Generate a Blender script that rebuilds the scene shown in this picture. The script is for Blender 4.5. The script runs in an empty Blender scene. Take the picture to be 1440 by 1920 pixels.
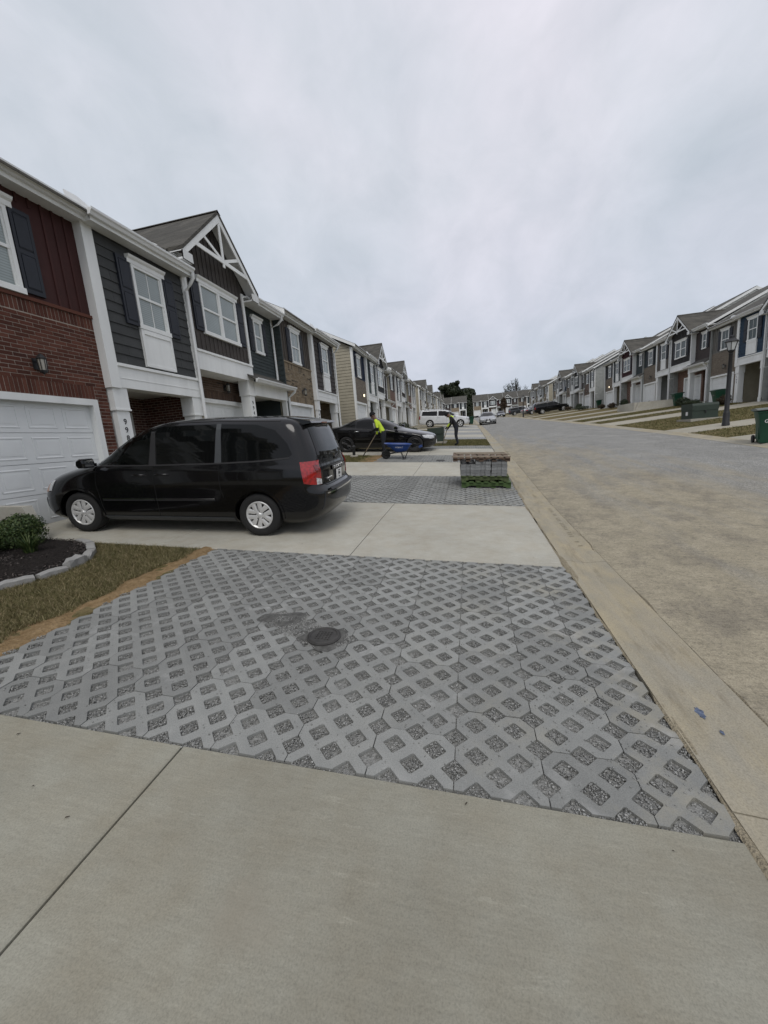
import bpy, bmesh, math, random
import numpy as np
from mathutils import Vector, Matrix, Euler

random.seed(4); RNG = np.random.default_rng(7)
SC = bpy.context.scene
COL = SC.collection
PI = math.pi

# ------------------------------------------------------------------ camera
cd = bpy.data.cameras.new('camera'); cam = bpy.data.objects.new('camera', cd); COL.objects.link(cam)
cd.sensor_fit = 'VERTICAL'; cd.sensor_height = 36.0; cd.sensor_width = 27.0
cd.lens = 735.0 / 1920.0 * 36.0
cd.clip_start = 0.05; cd.clip_end = 3000
CM = [[ 0.974894, 0.039263, 0.219182],[ 0.207839, 0.192784,-0.958977],[-0.079907, 0.980455, 0.179784]]
cam.matrix_world = Matrix(((CM[0][0], CM[0][1], CM[0][2], 0), (CM[1][0], CM[1][1], CM[1][2], 0),
                           (CM[2][0], CM[2][1], CM[2][2], 1.5815), (0, 0, 0, 1)))
SC.camera = cam

# ------------------------------------------------------------------ sky, sun, exposure
SUN_EL, SUN_AZ = math.radians(52), math.radians(168)
w = bpy.data.worlds.new('World'); SC.world = w; w.use_nodes = True
nt = w.node_tree; nt.nodes.clear()
def wn(t, **k):
    n = nt.nodes.new(t)
    for a, b in k.items(): setattr(n, a, b)
    return n
out = wn('ShaderNodeOutputWorld'); sky = wn('ShaderNodeTexSky', sky_type='NISHITA')
sky.sun_disc = False; sky.sun_elevation = SUN_EL; sky.sun_rotation = SUN_AZ; sky.dust_density = 2.0
bg1 = wn('ShaderNodeBackground'); bg1.inputs['Strength'].default_value = 0.10
bg2 = wn('ShaderNodeBackground'); bg2.inputs['Strength'].default_value = 1.24
mx = wn('ShaderNodeMixShader')
tc = wn('ShaderNodeTexCoord'); sep = wn('ShaderNodeSeparateXYZ')
nt.links.new(tc.outputs['Generated'], sep.inputs[0])
def wmath(op, a, b):
    n = wn('ShaderNodeMath', operation=op)
    for i, v in enumerate((a, b)):
        if isinstance(v, (int, float)): n.inputs[i].default_value = v
        else: nt.links.new(v, n.inputs[i])
    return n.outputs[0]
zz = wmath('ADD', wmath('MAXIMUM', sep.outputs[2], 0.0), 0.62)
comb = wn('ShaderNodeCombineXYZ')
nt.links.new(wmath('DIVIDE', sep.outputs[0], zz), comb.inputs[0]); nt.links.new(wmath('DIVIDE', sep.outputs[1], zz), comb.inputs[1])
def wnoise(scale, detail, dist, rough=.5, off=0):
    mp = wn('ShaderNodeMapping'); mp.inputs['Location'].default_value = (off, off * .7, 0); mp.inputs['Scale'].default_value = (1.75, 1.5, 1)
    nt.links.new(comb.outputs[0], mp.inputs[0])
    n = wn('ShaderNodeTexNoise'); n.inputs['Scale'].default_value = scale; n.inputs['Detail'].default_value = detail
    n.inputs['Distortion'].default_value = dist; n.inputs['Roughness'].default_value = rough
    nt.links.new(mp.outputs[0], n.inputs['Vector']); return n.outputs['Fac']
def wramp(src, stops):
    r = wn('ShaderNodeValToRGB'); e = r.color_ramp.elements
    while len(e) < len(stops): e.new(.5)
    for el, (p, c) in zip(e, stops): el.position = p; el.color = (*c, 1)
    nt.links.new(src, r.inputs[0]); return r.outputs[0]
c1 = wramp(wnoise(3.0, 7, .5, .55), [(.28, (.550, .566, .615)), (.5, (.616, .622, .670)), (.72, (.675, .672, .722))])
c2 = wramp(wnoise(1.1, 3, .2, .5, 3.1), [(.34, (.86, .91, .92)), (.62, (1.06, 1.04, 1.05))])
mul = wn('ShaderNodeMix', data_type='RGBA', blend_type='MULTIPLY'); mul.inputs[0].default_value = 1
c3 = wramp(wnoise(8.5, 6, .8, .6, 7.7), [(.30, (.965, .97, .975)), (.70, (1.025, 1.02, 1.028))])
mul0 = wn('ShaderNodeMix', data_type='RGBA', blend_type='MULTIPLY'); mul0.inputs[0].default_value = 1
nt.links.new(c1, mul0.inputs[6]); nt.links.new(c3, mul0.inputs[7])
nt.links.new(mul0.outputs[2], mul.inputs[6]); nt.links.new(c2, mul.inputs[7])
# thicker, bluer cloud towards the horizon
hz = wramp(sep.outputs[2], [(0.0, (.70, .775, .83)), (.14, (.79, .84, .875)), (.5, (1.0, 1.0, 1.0))])
mul2 = wn('ShaderNodeMix', data_type='RGBA', blend_type='MULTIPLY'); mul2.inputs[0].default_value = 1
nt.links.new(mul.outputs[2], mul2.inputs[6]); nt.links.new(hz, mul2.inputs[7])
nt.links.new(sky.outputs[0], bg1.inputs[0]); nt.links.new(mul2.outputs[2], bg2.inputs[0])
mx.inputs[0].default_value = 0.93
nt.links.new(bg1.outputs[0], mx.inputs[1]); nt.links.new(bg2.outputs[0], mx.inputs[2]); nt.links.new(mx.outputs[0], out.inputs[0])

sd = bpy.data.lights.new('sun', 'SUN'); sun = bpy.data.objects.new('sun', sd); COL.objects.link(sun)
sd.energy = 1.25; sd.angle = math.radians(30); sd.color = (1.0, .97, .92)
sun.rotation_euler = (PI / 2 - SUN_EL, 0, PI - SUN_AZ)
sun.location = (0, 0, 60)
vs = SC.view_settings; vs.view_transform = 'Standard'; vs.look = 'None'; vs.exposure = 0.0; vs.gamma = 1.0; vs.use_curve_mapping = False
SC.render.engine = 'CYCLES'; SC.cycles.use_denoising = True; SC.cycles.max_bounces = 8
SC.cycles.transparent_max_bounces = 12

# ------------------------------------------------------------------ helpers
class MB:
    def __init__(s): s.v = []; s.f = []
    def add(s, vs, fs):
        n = len(s.v); s.v += [tuple(map(float, p)) for p in vs]; s.f += [tuple(i + n for i in f) for f in fs]; return s
    def box(s, x0, x1, y0, y1, z0, z1):
        return s.add([(x0, y0, z0), (x1, y0, z0), (x1, y1, z0), (x0, y1, z0), (x0, y0, z1), (x1, y0, z1), (x1, y1, z1), (x0, y1, z1)],
                     [(0, 3, 2, 1), (4, 5, 6, 7), (0, 1, 5, 4), (1, 2, 6, 5), (2, 3, 7, 6), (3, 0, 4, 7)])
    def prism(s, pts, axis, a, b):
        """extrude a 2-D polygon along axis 0/1/2 from a to b"""
        n = len(pts)
        def mk(p, c):
            q = list(p); q.insert(axis, c); return q
        flip = axis == 1
        v = [mk(p, a) for p in pts] + [mk(p, b) for p in pts]
        f = [tuple(range(n))[::-1], tuple(range(n, 2 * n))] + [(i, (i + 1) % n, n + (i + 1) % n, n + i) for i in range(n)]
        if flip: f = [t[::-1] for t in f]
        return s.add(v, f)
    def quad(s, a, b, c, d): return s.add([a, b, c, d], [(0, 1, 2, 3)])
    def tube(s, pts, r, n=8, cap=True):
        P = [Vector(p) for p in pts]; R = r if isinstance(r, (list, tuple)) else [r] * len(P)
        rings = []; up = Vector((0.13, 0.31, 0.94))
        for i, p in enumerate(P):
            d = (P[min(i + 1, len(P) - 1)] - P[max(i - 1, 0)]).normalized()
            a = d.cross(up)
            if a.length < .15: a = d.cross(Vector((1, .1, 0)))
            a.normalize(); b = d.cross(a)
            rings.append([p + (a * math.cos(t) + b * math.sin(t)) * R[i] for t in [2 * PI * k / n for k in range(n)]])
        v = [q for r_ in rings for q in r_]; f = []
        for i in range(len(P) - 1):
            for k in range(n):
                f.append((i * n + k, i * n + (k + 1) % n, (i + 1) * n + (k + 1) % n, (i + 1) * n + k))
        if cap: f += [tuple(range(n))[::-1], tuple((len(P) - 1) * n + k for k in range(n))]
        return s.add(v, f)
    def lathe(s, prof, n=24, axis=2, c=(0, 0, 0), cap=True):
        v = []; f = []
        for (r, h) in prof:
            for k in range(n):
                t = 2 * PI * k / n; a, b = r * math.cos(t), r * math.sin(t)
                q = [a, b]; q.insert(axis, h); v.append([q[i] + c[i] for i in range(3)])
        for i in range(len(prof) - 1):
            for k in range(n): f.append((i * n + k, i * n + (k + 1) % n, (i + 1) * n + (k + 1) % n, (i + 1) * n + k))
        if cap and prof[0][0] > 1e-5: f.append(tuple(range(n))[::-1])
        if cap and prof[-1][0] > 1e-5: f.append(tuple((len(prof) - 1) * n + k for k in range(n)))
        return s.add(v, f)
    def mesh(s, name, smooth=None):
        m = bpy.data.meshes.new(name); m.from_pydata(s.v, [], s.f); m.update()
        return finish(m, smooth)
def finish(m, smooth=None):
    bm = bmesh.new(); bm.from_mesh(m); bmesh.ops.recalc_face_normals(bm, faces=bm.faces[:]) if smooth is not False else None
    bm.to_mesh(m); bm.free()
    if smooth:
        m.shade_smooth(); m.set_sharp_from_angle(angle=math.radians(smooth))
    return m
CACHE = {}
def part(name, mb, mat, parent=None, key=None, smooth=None, loc=None, rot=None, mw=None, kind=None, label=None):
    """link ONE mesh object; mb is an MB / mesh / function giving one of them (cached by key)"""
    m = CACHE.get(key) if key else None
    if m is None:
        x = mb() if callable(mb) else mb
        m = x.mesh(name, smooth) if isinstance(x, MB) else x
        if not m.materials: m.materials.append(None)
        if key: CACHE[key] = m
    o = bpy.data.objects.new(name, m); COL.objects.link(o)
    if mat is not None:
        o.material_slots[0].link = 'OBJECT'; o.material_slots[0].material = mat
    if parent: o.parent = parent
    if loc is not None: o.location = loc
    if rot is not None: o.rotation_euler = rot
    if mw is not None: o.matrix_local = mw
    if kind: o['kind'] = kind
    if label: o['label'] = label
    return o
def tag(o, label, cat, group=None):
    o['label'] = label; o['category'] = cat
    if group: o['group'] = group
    return o
def thing(name, label, cat, loc=(0, 0, 0), rot=(0, 0, 0), group=None):
    o = bpy.data.objects.new(name, None); COL.objects.link(o); o.empty_display_size = .2
    o.location = loc; o.rotation_euler = rot; return tag(o, label, cat, group)
def structure(name, mb=None, mat=None, smooth=None):
    if mb is None:
        o = bpy.data.objects.new(name, None); COL.objects.link(o); o['kind'] = 'structure'; return o
    return part(name, mb, mat, kind='structure', smooth=smooth)
def copy_tree(o, parent=None):
    c = o.copy(); COL.objects.link(c); c.parent = parent
    for ch in [x for x in KIDS.get(o, []) or o.children]: copy_tree(ch, c)
    return c
KIDS = {}
def np_mesh(name, V, F, mat, smooth=False):
    """V (n,3) and F (m,k) arrays to a mesh fast"""
    m = bpy.data.meshes.new(name); k = F.shape[1]
    m.vertices.add(len(V)); m.vertices.foreach_set('co', V.astype(np.float32).ravel())
    m.loops.add(F.size); m.loops.foreach_set('vertex_index', F.astype(np.int32).ravel())
    m.polygons.add(len(F)); m.polygons.foreach_set('loop_start', np.arange(0, F.size, k, dtype=np.int32))
    m.update(calc_edges=True); m.validate()
    return m
def text_mesh(body, size, depth=.004):
    cu = bpy.data.curves.new('lettering', 'FONT'); cu.body = body; cu.size = size; cu.extrude = depth; cu.align_x = 'CENTER'; cu.align_y = 'CENTER'
    cu.resolution_u = 3
    o = bpy.data.objects.new('lettering', cu); COL.objects.link(o)
    dg = bpy.context.evaluated_depsgraph_get(); m = bpy.data.meshes.new_from_object(o.evaluated_get(dg))
    bpy.data.objects.remove(o); m.materials.clear(); return m

# ------------------------------------------------------------------ materials
MATS = {}
class Nodes:
    def __init__(s, name):
        s.m = bpy.data.materials.new(name); s.m.use_nodes = True; s.t = s.m.node_tree; s.t.nodes.clear()
        s.out = s.n('ShaderNodeOutputMaterial'); s.p = s.n('ShaderNodeBsdfPrincipled'); s.l(s.p.outputs[0], s.out.inputs[0])
        tcn = s.n('ShaderNodeTexCoord'); s.obj = tcn.outputs['Object']
    def n(s, t, **k):
        x = s.t.nodes.new(t)
        for a, b in k.items(): setattr(x, a, b)
        return x
    def l(s, a, b): s.t.links.new(a, b)
    def set(s, **k):
        for a, b in k.items(): s.inp(s.p.inputs[a.replace('_', ' ')], b)
    def inp(s, sock, v):
        if hasattr(v, 'is_output') or isinstance(v, bpy.types.NodeSocket): s.l(v, sock)
        elif isinstance(v, (tuple, list)) and len(v) == 3 and sock.type == 'RGBA': sock.default_value = (*v, 1)
        else: sock.default_value = v
    def map(s, scale=(1, 1, 1), loc=(0, 0, 0), rot=(0, 0, 0), src=None):
        x = s.n('ShaderNodeMapping'); x.inputs['Scale'].default_value = scale; x.inputs['Location'].default_value = loc; x.inputs['Rotation'].default_value = rot
        s.l(src or s.obj, x.inputs[0]); return x.outputs[0]
    def noise(s, scale, detail=4, rough=.55, vec=None, dist=0):
        x = s.n('ShaderNodeTexNoise'); x.inputs['Scale'].default_value = scale; x.inputs['Detail'].default_value = detail
        x.inputs['Roughness'].default_value = rough; x.inputs['Distortion'].default_value = dist
        s.l(vec or s.obj, x.inputs['Vector']); return x.outputs['Fac']
    def voro(s, scale, vec=None, out='Distance', feature='F1'):
        x = s.n('ShaderNodeTexVoronoi', feature=feature); x.inputs['Scale'].default_value = scale
        s.l(vec or s.obj, x.inputs['Vector']); return x.outputs[out]
    def ramp(s, src, stops):
        r = s.n('ShaderNodeValToRGB'); e = r.color_ramp.elements
        while len(e) < len(stops): e.new(.5)
        for el, (p, c) in zip(e, stops):
            el.position = p; el.color = (c, c, c, 1) if isinstance(c, (int, float)) else (*c, 1)
        s.l(src, r.inputs[0]); return r.outputs[0]
    def mix(s, f, a, b, bt='MIX'):
        x = s.n('ShaderNodeMix', data_type='RGBA', blend_type=bt); s.inp(x.inputs[0], f)
        for i, v in ((6, a), (7, b)):
            if isinstance(v, (int, float)): v = (v, v, v)
            s.inp(x.inputs[i], v)
        return x.outputs[2]
    def math(s, op, a, b=0.0, c=None, clamp=False):
        x = s.n('ShaderNodeMath', operation=op, use_clamp=clamp)
        s.inp(x.inputs[0], a); s.inp(x.inputs[1], b)
        if c is not None: s.inp(x.inputs[2], c)
        return x.outputs[0]
    def xyz(s, src=None):
        x = s.n('ShaderNodeSeparateXYZ'); s.l(src or s.obj, x.inputs[0]); return x.outputs
    def rand(s): return s.n('ShaderNodeObjectInfo').outputs['Random']
    def bump(s, h, strength=.3, dist=.01):
        b = s.n('ShaderNodeBump'); b.inputs['Strength'].default_value = strength; b.inputs['Distance'].default_value = dist
        s.l(h, b.inputs['Height']); s.l(b.outputs[0], s.p.inputs['Normal'])
def sc(c, k): return tuple(min(1, x * k) for x in c)
def paint(name, col, rough=.5, var=.12, scale=6.0, bump=.0, bscale=60, rnd=.0, metal=0, spec=.5, streak=False):
    """plain painted or solid surface: colour with faint mottling and grain"""
    if name in MATS: return MATS[name]
    N = Nodes(name)
    vec = N.map((1, 1, .18)) if streak else None
    n1 = N.noise(scale, 5, .6, vec)
    c = N.mix(N.ramp(n1, [(.3, 0.0), (.7, 1.0)]), sc(col, 1 - var), sc(col, 1 + var))
    if rnd: c = N.mix(1.0, c, N.ramp(N.rand(), [(0, 1 - rnd), (1, 1 + rnd)]), 'MULTIPLY')
    N.set(Base_Color=c, Roughness=rough, Metallic=metal); N.p.inputs['Specular IOR Level'].default_value = spec
    if bump: N.bump(N.noise(bscale, 3), bump, .004)
    MATS[name] = N.m; return N.m
def srgb(r, g, b):
    f = lambda c: ((c / 255 + .055) / 1.055) ** 2.4 if c > 10 else c / 255 / 12.92
    return (f(r), f(g), f(b))

# ================================================================== SETTING
ZY = [-40, -20, 0, 4.5, 7.6, 10, 12.5, 15, 18, 21, 26, 31, 37, 50, 60, 75, 107, 150, 200, 600]
ZZ = [-1.2, -.634, -.069, .058, .17, .32, .5, .66, .85, 1.0, 1.27, 1.55, 1.85, 2.45, 2.95, 3.7, 5.0, 6.9, 8.2, 9]
def zc(y): return np.interp(y, ZY, ZZ)
def G(x, y):
    x = np.asarray(x, float); y = np.asarray(y, float)
    return zc(y) + .0686 * np.clip(1 - x, 0, 10) + .07 * np.clip(x - 8.6, 0, 10.5)
def g(x, y): return float(G(x, y))
def gn(x, y, e=.3):
    return Vector((-(g(x + e, y) - g(x - e, y)) / (2 * e), -(g(x, y + e) - g(x, y - e)) / (2 * e), 1)).normalized()
def place(x, y, heading, dz=0.0):
    """matrix standing on the ground at x, y; local +x turned to heading (radians), tilted with the ground"""
    n = gn(x, y); f = Vector((math.cos(heading), math.sin(heading), 0)); s = n.cross(f).normalized(); f = s.cross(n)
    return Matrix(((f.x, s.x, n.x, x), (f.y, s.y, n.y, y), (f.z, s.z, n.z, g(x, y) + dz), (0, 0, 0, 1)))
def sheet(xs, ys, off=0.0, fn=None):
    X, Y = np.meshgrid(np.asarray(xs, float), np.asarray(ys, float)); Z = G(X, Y) + off
    if fn: Z = Z + fn(X, Y)
    V = np.stack([X.ravel(), Y.ravel(), Z.ravel()], 1); nx, ny = len(xs), len(ys)
    i = (np.arange(ny - 1)[:, None] * nx + np.arange(nx - 1)[None, :]).ravel()
    F = np.stack([i, i + 1, i + nx + 1, i + nx], 1)
    m = np_mesh('sheet', V, F, None); return m
def lin(a, b, step): return np.linspace(a, b, max(2, int(round((b - a) / step)) + 1))

# --- materials of the ground
def m_concrete(name, col, dirt=.0, rough=.9):
    N = Nodes(name)
    big = N.noise(.55, 4, .6); mid = N.noise(3.5, 6, .65); fine = N.noise(160, 3, .7); brush = N.noise(30, 4, .6, N.map((.25, 2.2, 1)))
    c = N.mix(N.ramp(big, [(.33, 0.0), (.68, 1.0)]), sc(col, .86), sc(col, 1.10))
    c = N.mix(N.ramp(mid, [(.35, .0), (.7, .9)]), c, N.mix(1.0, c, (.86, .82, .77), 'MULTIPLY'))
    scuff = N.noise(1.0, 5, .8, N.map((3.2, 14, 1), (2, 2, 0), (0, 0, .5))); c = N.mix(N.ramp(scuff, [(.60, 0.0), (.72, .55)]), c, sc(col, 1.28))
    c = N.mix(1.0, c, N.ramp(fine, [(.3, .80), (.5, 1.0), (.72, 1.14)]), 'MULTIPLY')
    c = N.mix(1.0, c, N.ramp(brush, [(.3, .93), (.7, 1.05)]), 'MULTIPLY')
    spots = N.ramp(N.noise(1.9, 2, .5, N.map(loc=(7, 3, 1))), [(.60, .0), (.70, 1.0)])
    c = N.mix(N.math('MULTIPLY', spots, .35), c, sc((.42, .38, .30), col[0] / .45))
    if dirt:
        d = N.ramp(N.noise(1.3, 6, .7, N.map((1, .45, 1))), [(.42, .0), (.62, 1.0)])
        c = N.mix(N.math('MULTIPLY', d, dirt), c, (.33, .27, .175))
    N.set(Base_Color=c, Roughness=rough); N.p.inputs['Specular IOR Level'].default_value = .3
    N.bump(N.math('ADD', N.math('MULTIPLY', fine, .5), brush), .25, .003)
    return N.m
M_SLAB1 = m_concrete('driveway_concrete_dark', (.292, .283, .232))  # darker base colour for the nearest driveway
M_SLAB = m_concrete('driveway_concrete', (.43, .418, .362))
def m_gutter():
    N = Nodes('gutter_concrete_muddy'); fine = N.noise(120, 3, .7); st = N.noise(1.0, 6, .72, N.map((7, .55, 1))); bl = N.noise(2.6, 6, .7, N.map((1.6, .8, 1), (3, 0, 0)))
    dk = N.noise(1.7, 6, .75, N.map((3, .5, 1), (9, 2, 0)))
    c = N.mix(N.ramp(bl, [(.36, 0.0), (.64, 1.0)]), (.29, .265, .205), (.38, .328, .225))
    c = N.mix(N.ramp(st, [(.45, 0.0), (.65, .75)]), c, (.335, .305, .24))
    c = N.mix(N.ramp(dk, [(.53, 0.0), (.66, .7)]), c, (.20, .17, .118))
    c = N.mix(N.ramp(N.noise(.7, 5, .6, N.map((1, .6, 1), (1, 5, 0))), [(.50, 0.0), (.62, .5)]), c, (.30, .295, .265))
    c = N.mix(1.0, c, N.ramp(fine, [(.3, .78), (.5, 1.0), (.72, 1.18)]), 'MULTIPLY')
    N.set(Base_Color=c, Roughness=.95); N.p.inputs['Specular IOR Level'].default_value = .2; N.bump(N.math('ADD', fine, N.math('MULTIPLY', dk, 2.0)), .45, .006); return N.m
M_GUTTER = m_gutter()
M_SLABR = m_concrete('driveway_concrete_toned_down', (.36, .34, .28))  # darker copy: whitening at grazing angles on the right is countered in the colour
def m_paver():
    N = Nodes('paver_concrete'); fine = N.noise(170, 3, .7); mid = N.noise(7, 5, .6); world = N.n('ShaderNodeNewGeometry').outputs['Position']
    c = N.mix(N.ramp(mid, [(.3, .0), (.7, 1.0)]), (.225, .229, .219), (.272, .275, .260))
    c = N.mix(1.0, c, N.ramp(N.rand(), [(0, .84), (1, 1.12)]), 'MULTIPLY')
    c = N.mix(1.0, c, N.ramp(fine, [(.3, .74), (.5, 1.0), (.7, 1.15)]), 'MULTIPLY')
    dust = N.ramp(N.noise(1.5, 6, .72, world), [(.50, .0), (.64, .55)])
    px = N.xyz(world)[0]; near = N.math('MULTIPLY_ADD', px, .5, .45, clamp=True)
    c = N.mix(N.math('MULTIPLY', N.math('MULTIPLY', dust, near), .8), c, (.38, .345, .255))
    pale = N.ramp(N.noise(2.4, 6, .7, N.map((1, 1, 1), (4, 9, 0), src=world)), [(.57, .0), (.70, .5)])
    c = N.mix(pale, c, (.40, .40, .385))
    N.set(Base_Color=c, Roughness=.93); N.p.inputs['Specular IOR Level'].default_value = .25
    N.bump(fine, .35, .003); return N.m
M_PAVER = m_paver()
def m_gravel():
    N = Nodes('gravel_grey'); v = N.voro(95, out='Color'); s = N.xyz(v)[0]
    c = N.mix(N.ramp(s, [(0, 0.0), (1, 1.0)]), (.19, .19, .18), (.30, .30, .285))
    N.set(Base_Color=c, Roughness=1.0); N.p.inputs['Specular IOR Level'].default_value = .1; N.bump(N.voro(95), .8, .008); return N.m
M_GRAVEL = m_gravel()
def m_stone():
    N = Nodes('crushed_stone'); s = N.n('ShaderNodeNewGeometry').outputs['Random Per Island']
    c = N.ramp(s, [(0, (.16, .16, .15)), (.5, (.25, .25, .238)), (.9, (.32, .32, .305)), (1, (.42, .42, .40))])
    N.set(Base_Color=c, Roughness=1.0); N.p.inputs['Specular IOR Level'].default_value = .1; return N.m
M_STONE = m_stone()
def m_road():
    N = Nodes('asphalt_dusty'); X, Y, Z = N.xyz()
    fine = N.noise(120, 3, .75); ag = N.voro(75, out='Color'); mid = N.noise(1.2, 5, .6); streak = N.noise(1.0, 6, .7, N.map((1.6, .32, 1)))
    c = N.mix(N.ramp(mid, [(.3, 0.0), (.7, 1.0)]), (.205, .203, .190), (.285, .281, .262))
    c = N.mix(1.0, c, N.ramp(N.xyz(ag)[0], [(0, .62), (.6, 1.0), (1, 1.45)]), 'MULTIPLY')
    c = N.mix(1.0, c, N.ramp(fine, [(.3, .8), (.7, 1.2)]), 'MULTIPLY')
    # tan soil washed and tracked from the gutter: thick beside it and near the diggings, thinning over the lanes and up the street
    side = N.math('MULTIPLY_ADD', X, -.30, 1.35)                      # 1.45 -> .61, 4 -> -.26
    along = N.math('MULTIPLY_ADD', Y, -.066, .98)
    k = N.math('ADD', side, along); k = N.math('ADD', k, N.math('MULTIPLY_ADD', streak, 2.6, -1.3))
    lane = N.ramp(N.noise(.9, 4, .6, N.map((2.2, .10, 1), (3, 1, 0))), [(.4, 0.0), (.62, .5)])
    k = N.math('ADD', k, lane)
    gut = N.ramp(X, [(0.0, 0.0), (1.0, 1.0)])
    edge = N.math('MULTIPLY', N.ramp(N.math('MULTIPLY_ADD', X, -1.1, 2.75), [(0, 0.0), (1, 1.0)]), N.ramp(N.math('MULTIPLY_ADD', Y, -.03, 1.1), [(0, 0.0), (1, 1.0)]))
    k = N.math('ADD', k, N.math('MULTIPLY', edge, .45))
    k = N.ramp(N.math('MULTIPLY', k, .62), [(.08, 0.0), (.85, .92)])
    tan = N.mix(N.ramp(N.noise(5, 5, .7), [(.3, 0.0), (.7, 1.0)]), (.285, .252, .18), (.39, .343, .25))
    tan = N.mix(N.ramp(N.noise(2.1, 6, .75, N.map((1, .6, 1), (6, 1, 0))), [(.48, 0.0), (.62, .8)]), tan, (.215, .19, .145))
    tan = N.mix(1.0, tan, N.ramp(fine, [(.3, .70), (.7, 1.25)]), 'MULTIPLY')
    grit = N.noise(34, 5, .8); tan = N.mix(1.0, tan, N.ramp(grit, [(.34, .62), (.48, 1.0), (.70, 1.18)]), 'MULTIPLY')
    scr = N.noise(1.0, 5, .8, N.map((4.5, 26, 1), (1, 4, 0), (0, 0, .25))); tan = N.mix(1.0, tan, N.ramp(scr, [(.32, .78), (.5, 1.0)]), 'MULTIPLY')
    c = N.mix(1.0, c, N.ramp(N.noise(30, 5, .8), [(.32, .70), (.5, 1.0), (.7, 1.22)]), 'MULTIPLY')
    c = N.mix(k, c, tan)
    pale = N.ramp(N.noise(.55, 6, .75, N.map((1.0, 2.4, 1), (2, 6, 0))), [(.60, .0), (.68, .7)])
    c = N.mix(N.math('MULTIPLY', pale, .6), c, (.40, .37, .29))
    N.set(Base_Color=c, Roughness=.95); N.p.inputs['Specular IOR Level'].default_value = .25
    N.bump(N.math('ADD', N.xyz(ag)[0], fine), .5, .006); return N.m
M_ROAD = m_road()
def m_lawn():
    N = Nodes('dormant_lawn'); a = N.noise(2.2, 6, .65); b = N.noise(45, 4, .75)
    c = N.ramp(a, [(.30, (.085, .080, .032)), (.48, (.135, .112, .052)), (.62, (.19, .15, .08)), (.75, (.11, .10, .042))])
    c = N.mix(1.0, c, N.ramp(b, [(.3, .55), (.7, 1.4)]), 'MULTIPLY')
    N.set(Base_Color=c, Roughness=1.0); N.p.inputs['Specular IOR Level'].default_value = .1; N.bump(b, .8, .02); return N.m
M_LAWN = m_lawn()
def m_blade(name, a, b, d):
    N = Nodes(name); s = N.n('ShaderNodeNewGeometry').outputs['Random Per Island']; p = N.noise(1.6, 4, .6)
    c = N.mix(N.ramp(p, [(.35, 0.0), (.65, 1.0)]), N.ramp(s, [(0, a), (.55, b), (1, d)]), N.ramp(s, [(0, b), (.5, a), (1, d)]))
    N.set(Base_Color=c, Roughness=.8); N.p.inputs['Specular IOR Level'].default_value = .2; return N.m
M_BLADE = m_blade('grass_blades', (.080, .084, .030), (.160, .136, .064), (.33, .27, .16))
M_BLADE2 = m_blade('grass_blades_green', (.070, .080, .026), (.125, .115, .046), (.24, .20, .10))
M_SOIL = None
def m_soil(name, c1, c2, s=14):
    N = Nodes(name); a = N.noise(s, 6, .7); b = N.voro(s * 4)
    N.set(Base_Color=N.mix(N.ramp(a, [(.3, 0.0), (.7, 1.0)]), c1, c2), Roughness=1.0); N.p.inputs['Specular IOR Level'].default_value = .1
    N.bump(N.math('ADD', a, N.math('MULTIPLY', b, .5)), .9, .03); return N.m
M_SOIL = m_soil('orange_soil', (.185, .122, .06), (.335, .24, .135))
M_MULCH = m_soil('dark_mulch', (.016, .014, .013), (.05, .043, .04), 30)

# --- the ground itself
gx = np.unique(np.concatenate([np.linspace(-400, -40, 10), lin(-40, 60, 2.0), np.linspace(60, 400, 10), [1.0, 8.6]]))
gy = np.unique(np.concatenate([np.linspace(-60, -4, 8), lin(-4, 60, 1.0), lin(60, 220, 5), np.linspace(220, 700, 14), ZY[1:-1]]))
structure('ground', sheet(gx, gy, -.13), M_LAWN)
ry = np.unique(np.concatenate([lin(-25, 60, .75), lin(60, 158, 3)]))
structure('road', sheet(lin(1.44, 8.02, .5), ry, 0.0, lambda X, Y: .045 * (1 - ((X - 4.7) / 3.3) ** 2) - .012), M_ROAD)
structure('road', sheet(lin(-60, 80, 4), lin(158.002, 166, 2), .01), M_ROAD)
for nm, x0, x1, s in (('gutter', .985, 1.434, 1), ('gutter', 8.026, 8.56, -1)):
    mb = MB(); ys = np.arange(-25.68, 156, 3.03)
    for a in ys:
        yy = np.array([a, a + 1, a + 2, a + 3.022]); xx = [x0, x0 + (x1 - x0) * .55, x1]
        dz = [0.012, -.022, -.008] if s > 0 else [-.008, -.022, .03]
        v = [(x, y, g(min(max(x, 1), 8.6), y) + d) for y in yy for x, d in zip(xx, dz)]; n0 = len(v)
        v += [(x, y, z - .1) for (x, y, z) in v]
        f = []
        for j in range(3):
            for i in range(2): f.append((j * 3 + i, j * 3 + i + 1, j * 3 + i + 4, j * 3 + i + 3))
        per = [0, 1, 2, 5, 8, 11, 10, 9, 6, 3]
        f += [(per[i], per[(i + 1) % 10], per[(i + 1) % 10] + n0, per[i] + n0) for i in range(10)]
        mb.add(v, f)
    structure(nm, mb, M_GUTTER)

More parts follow.
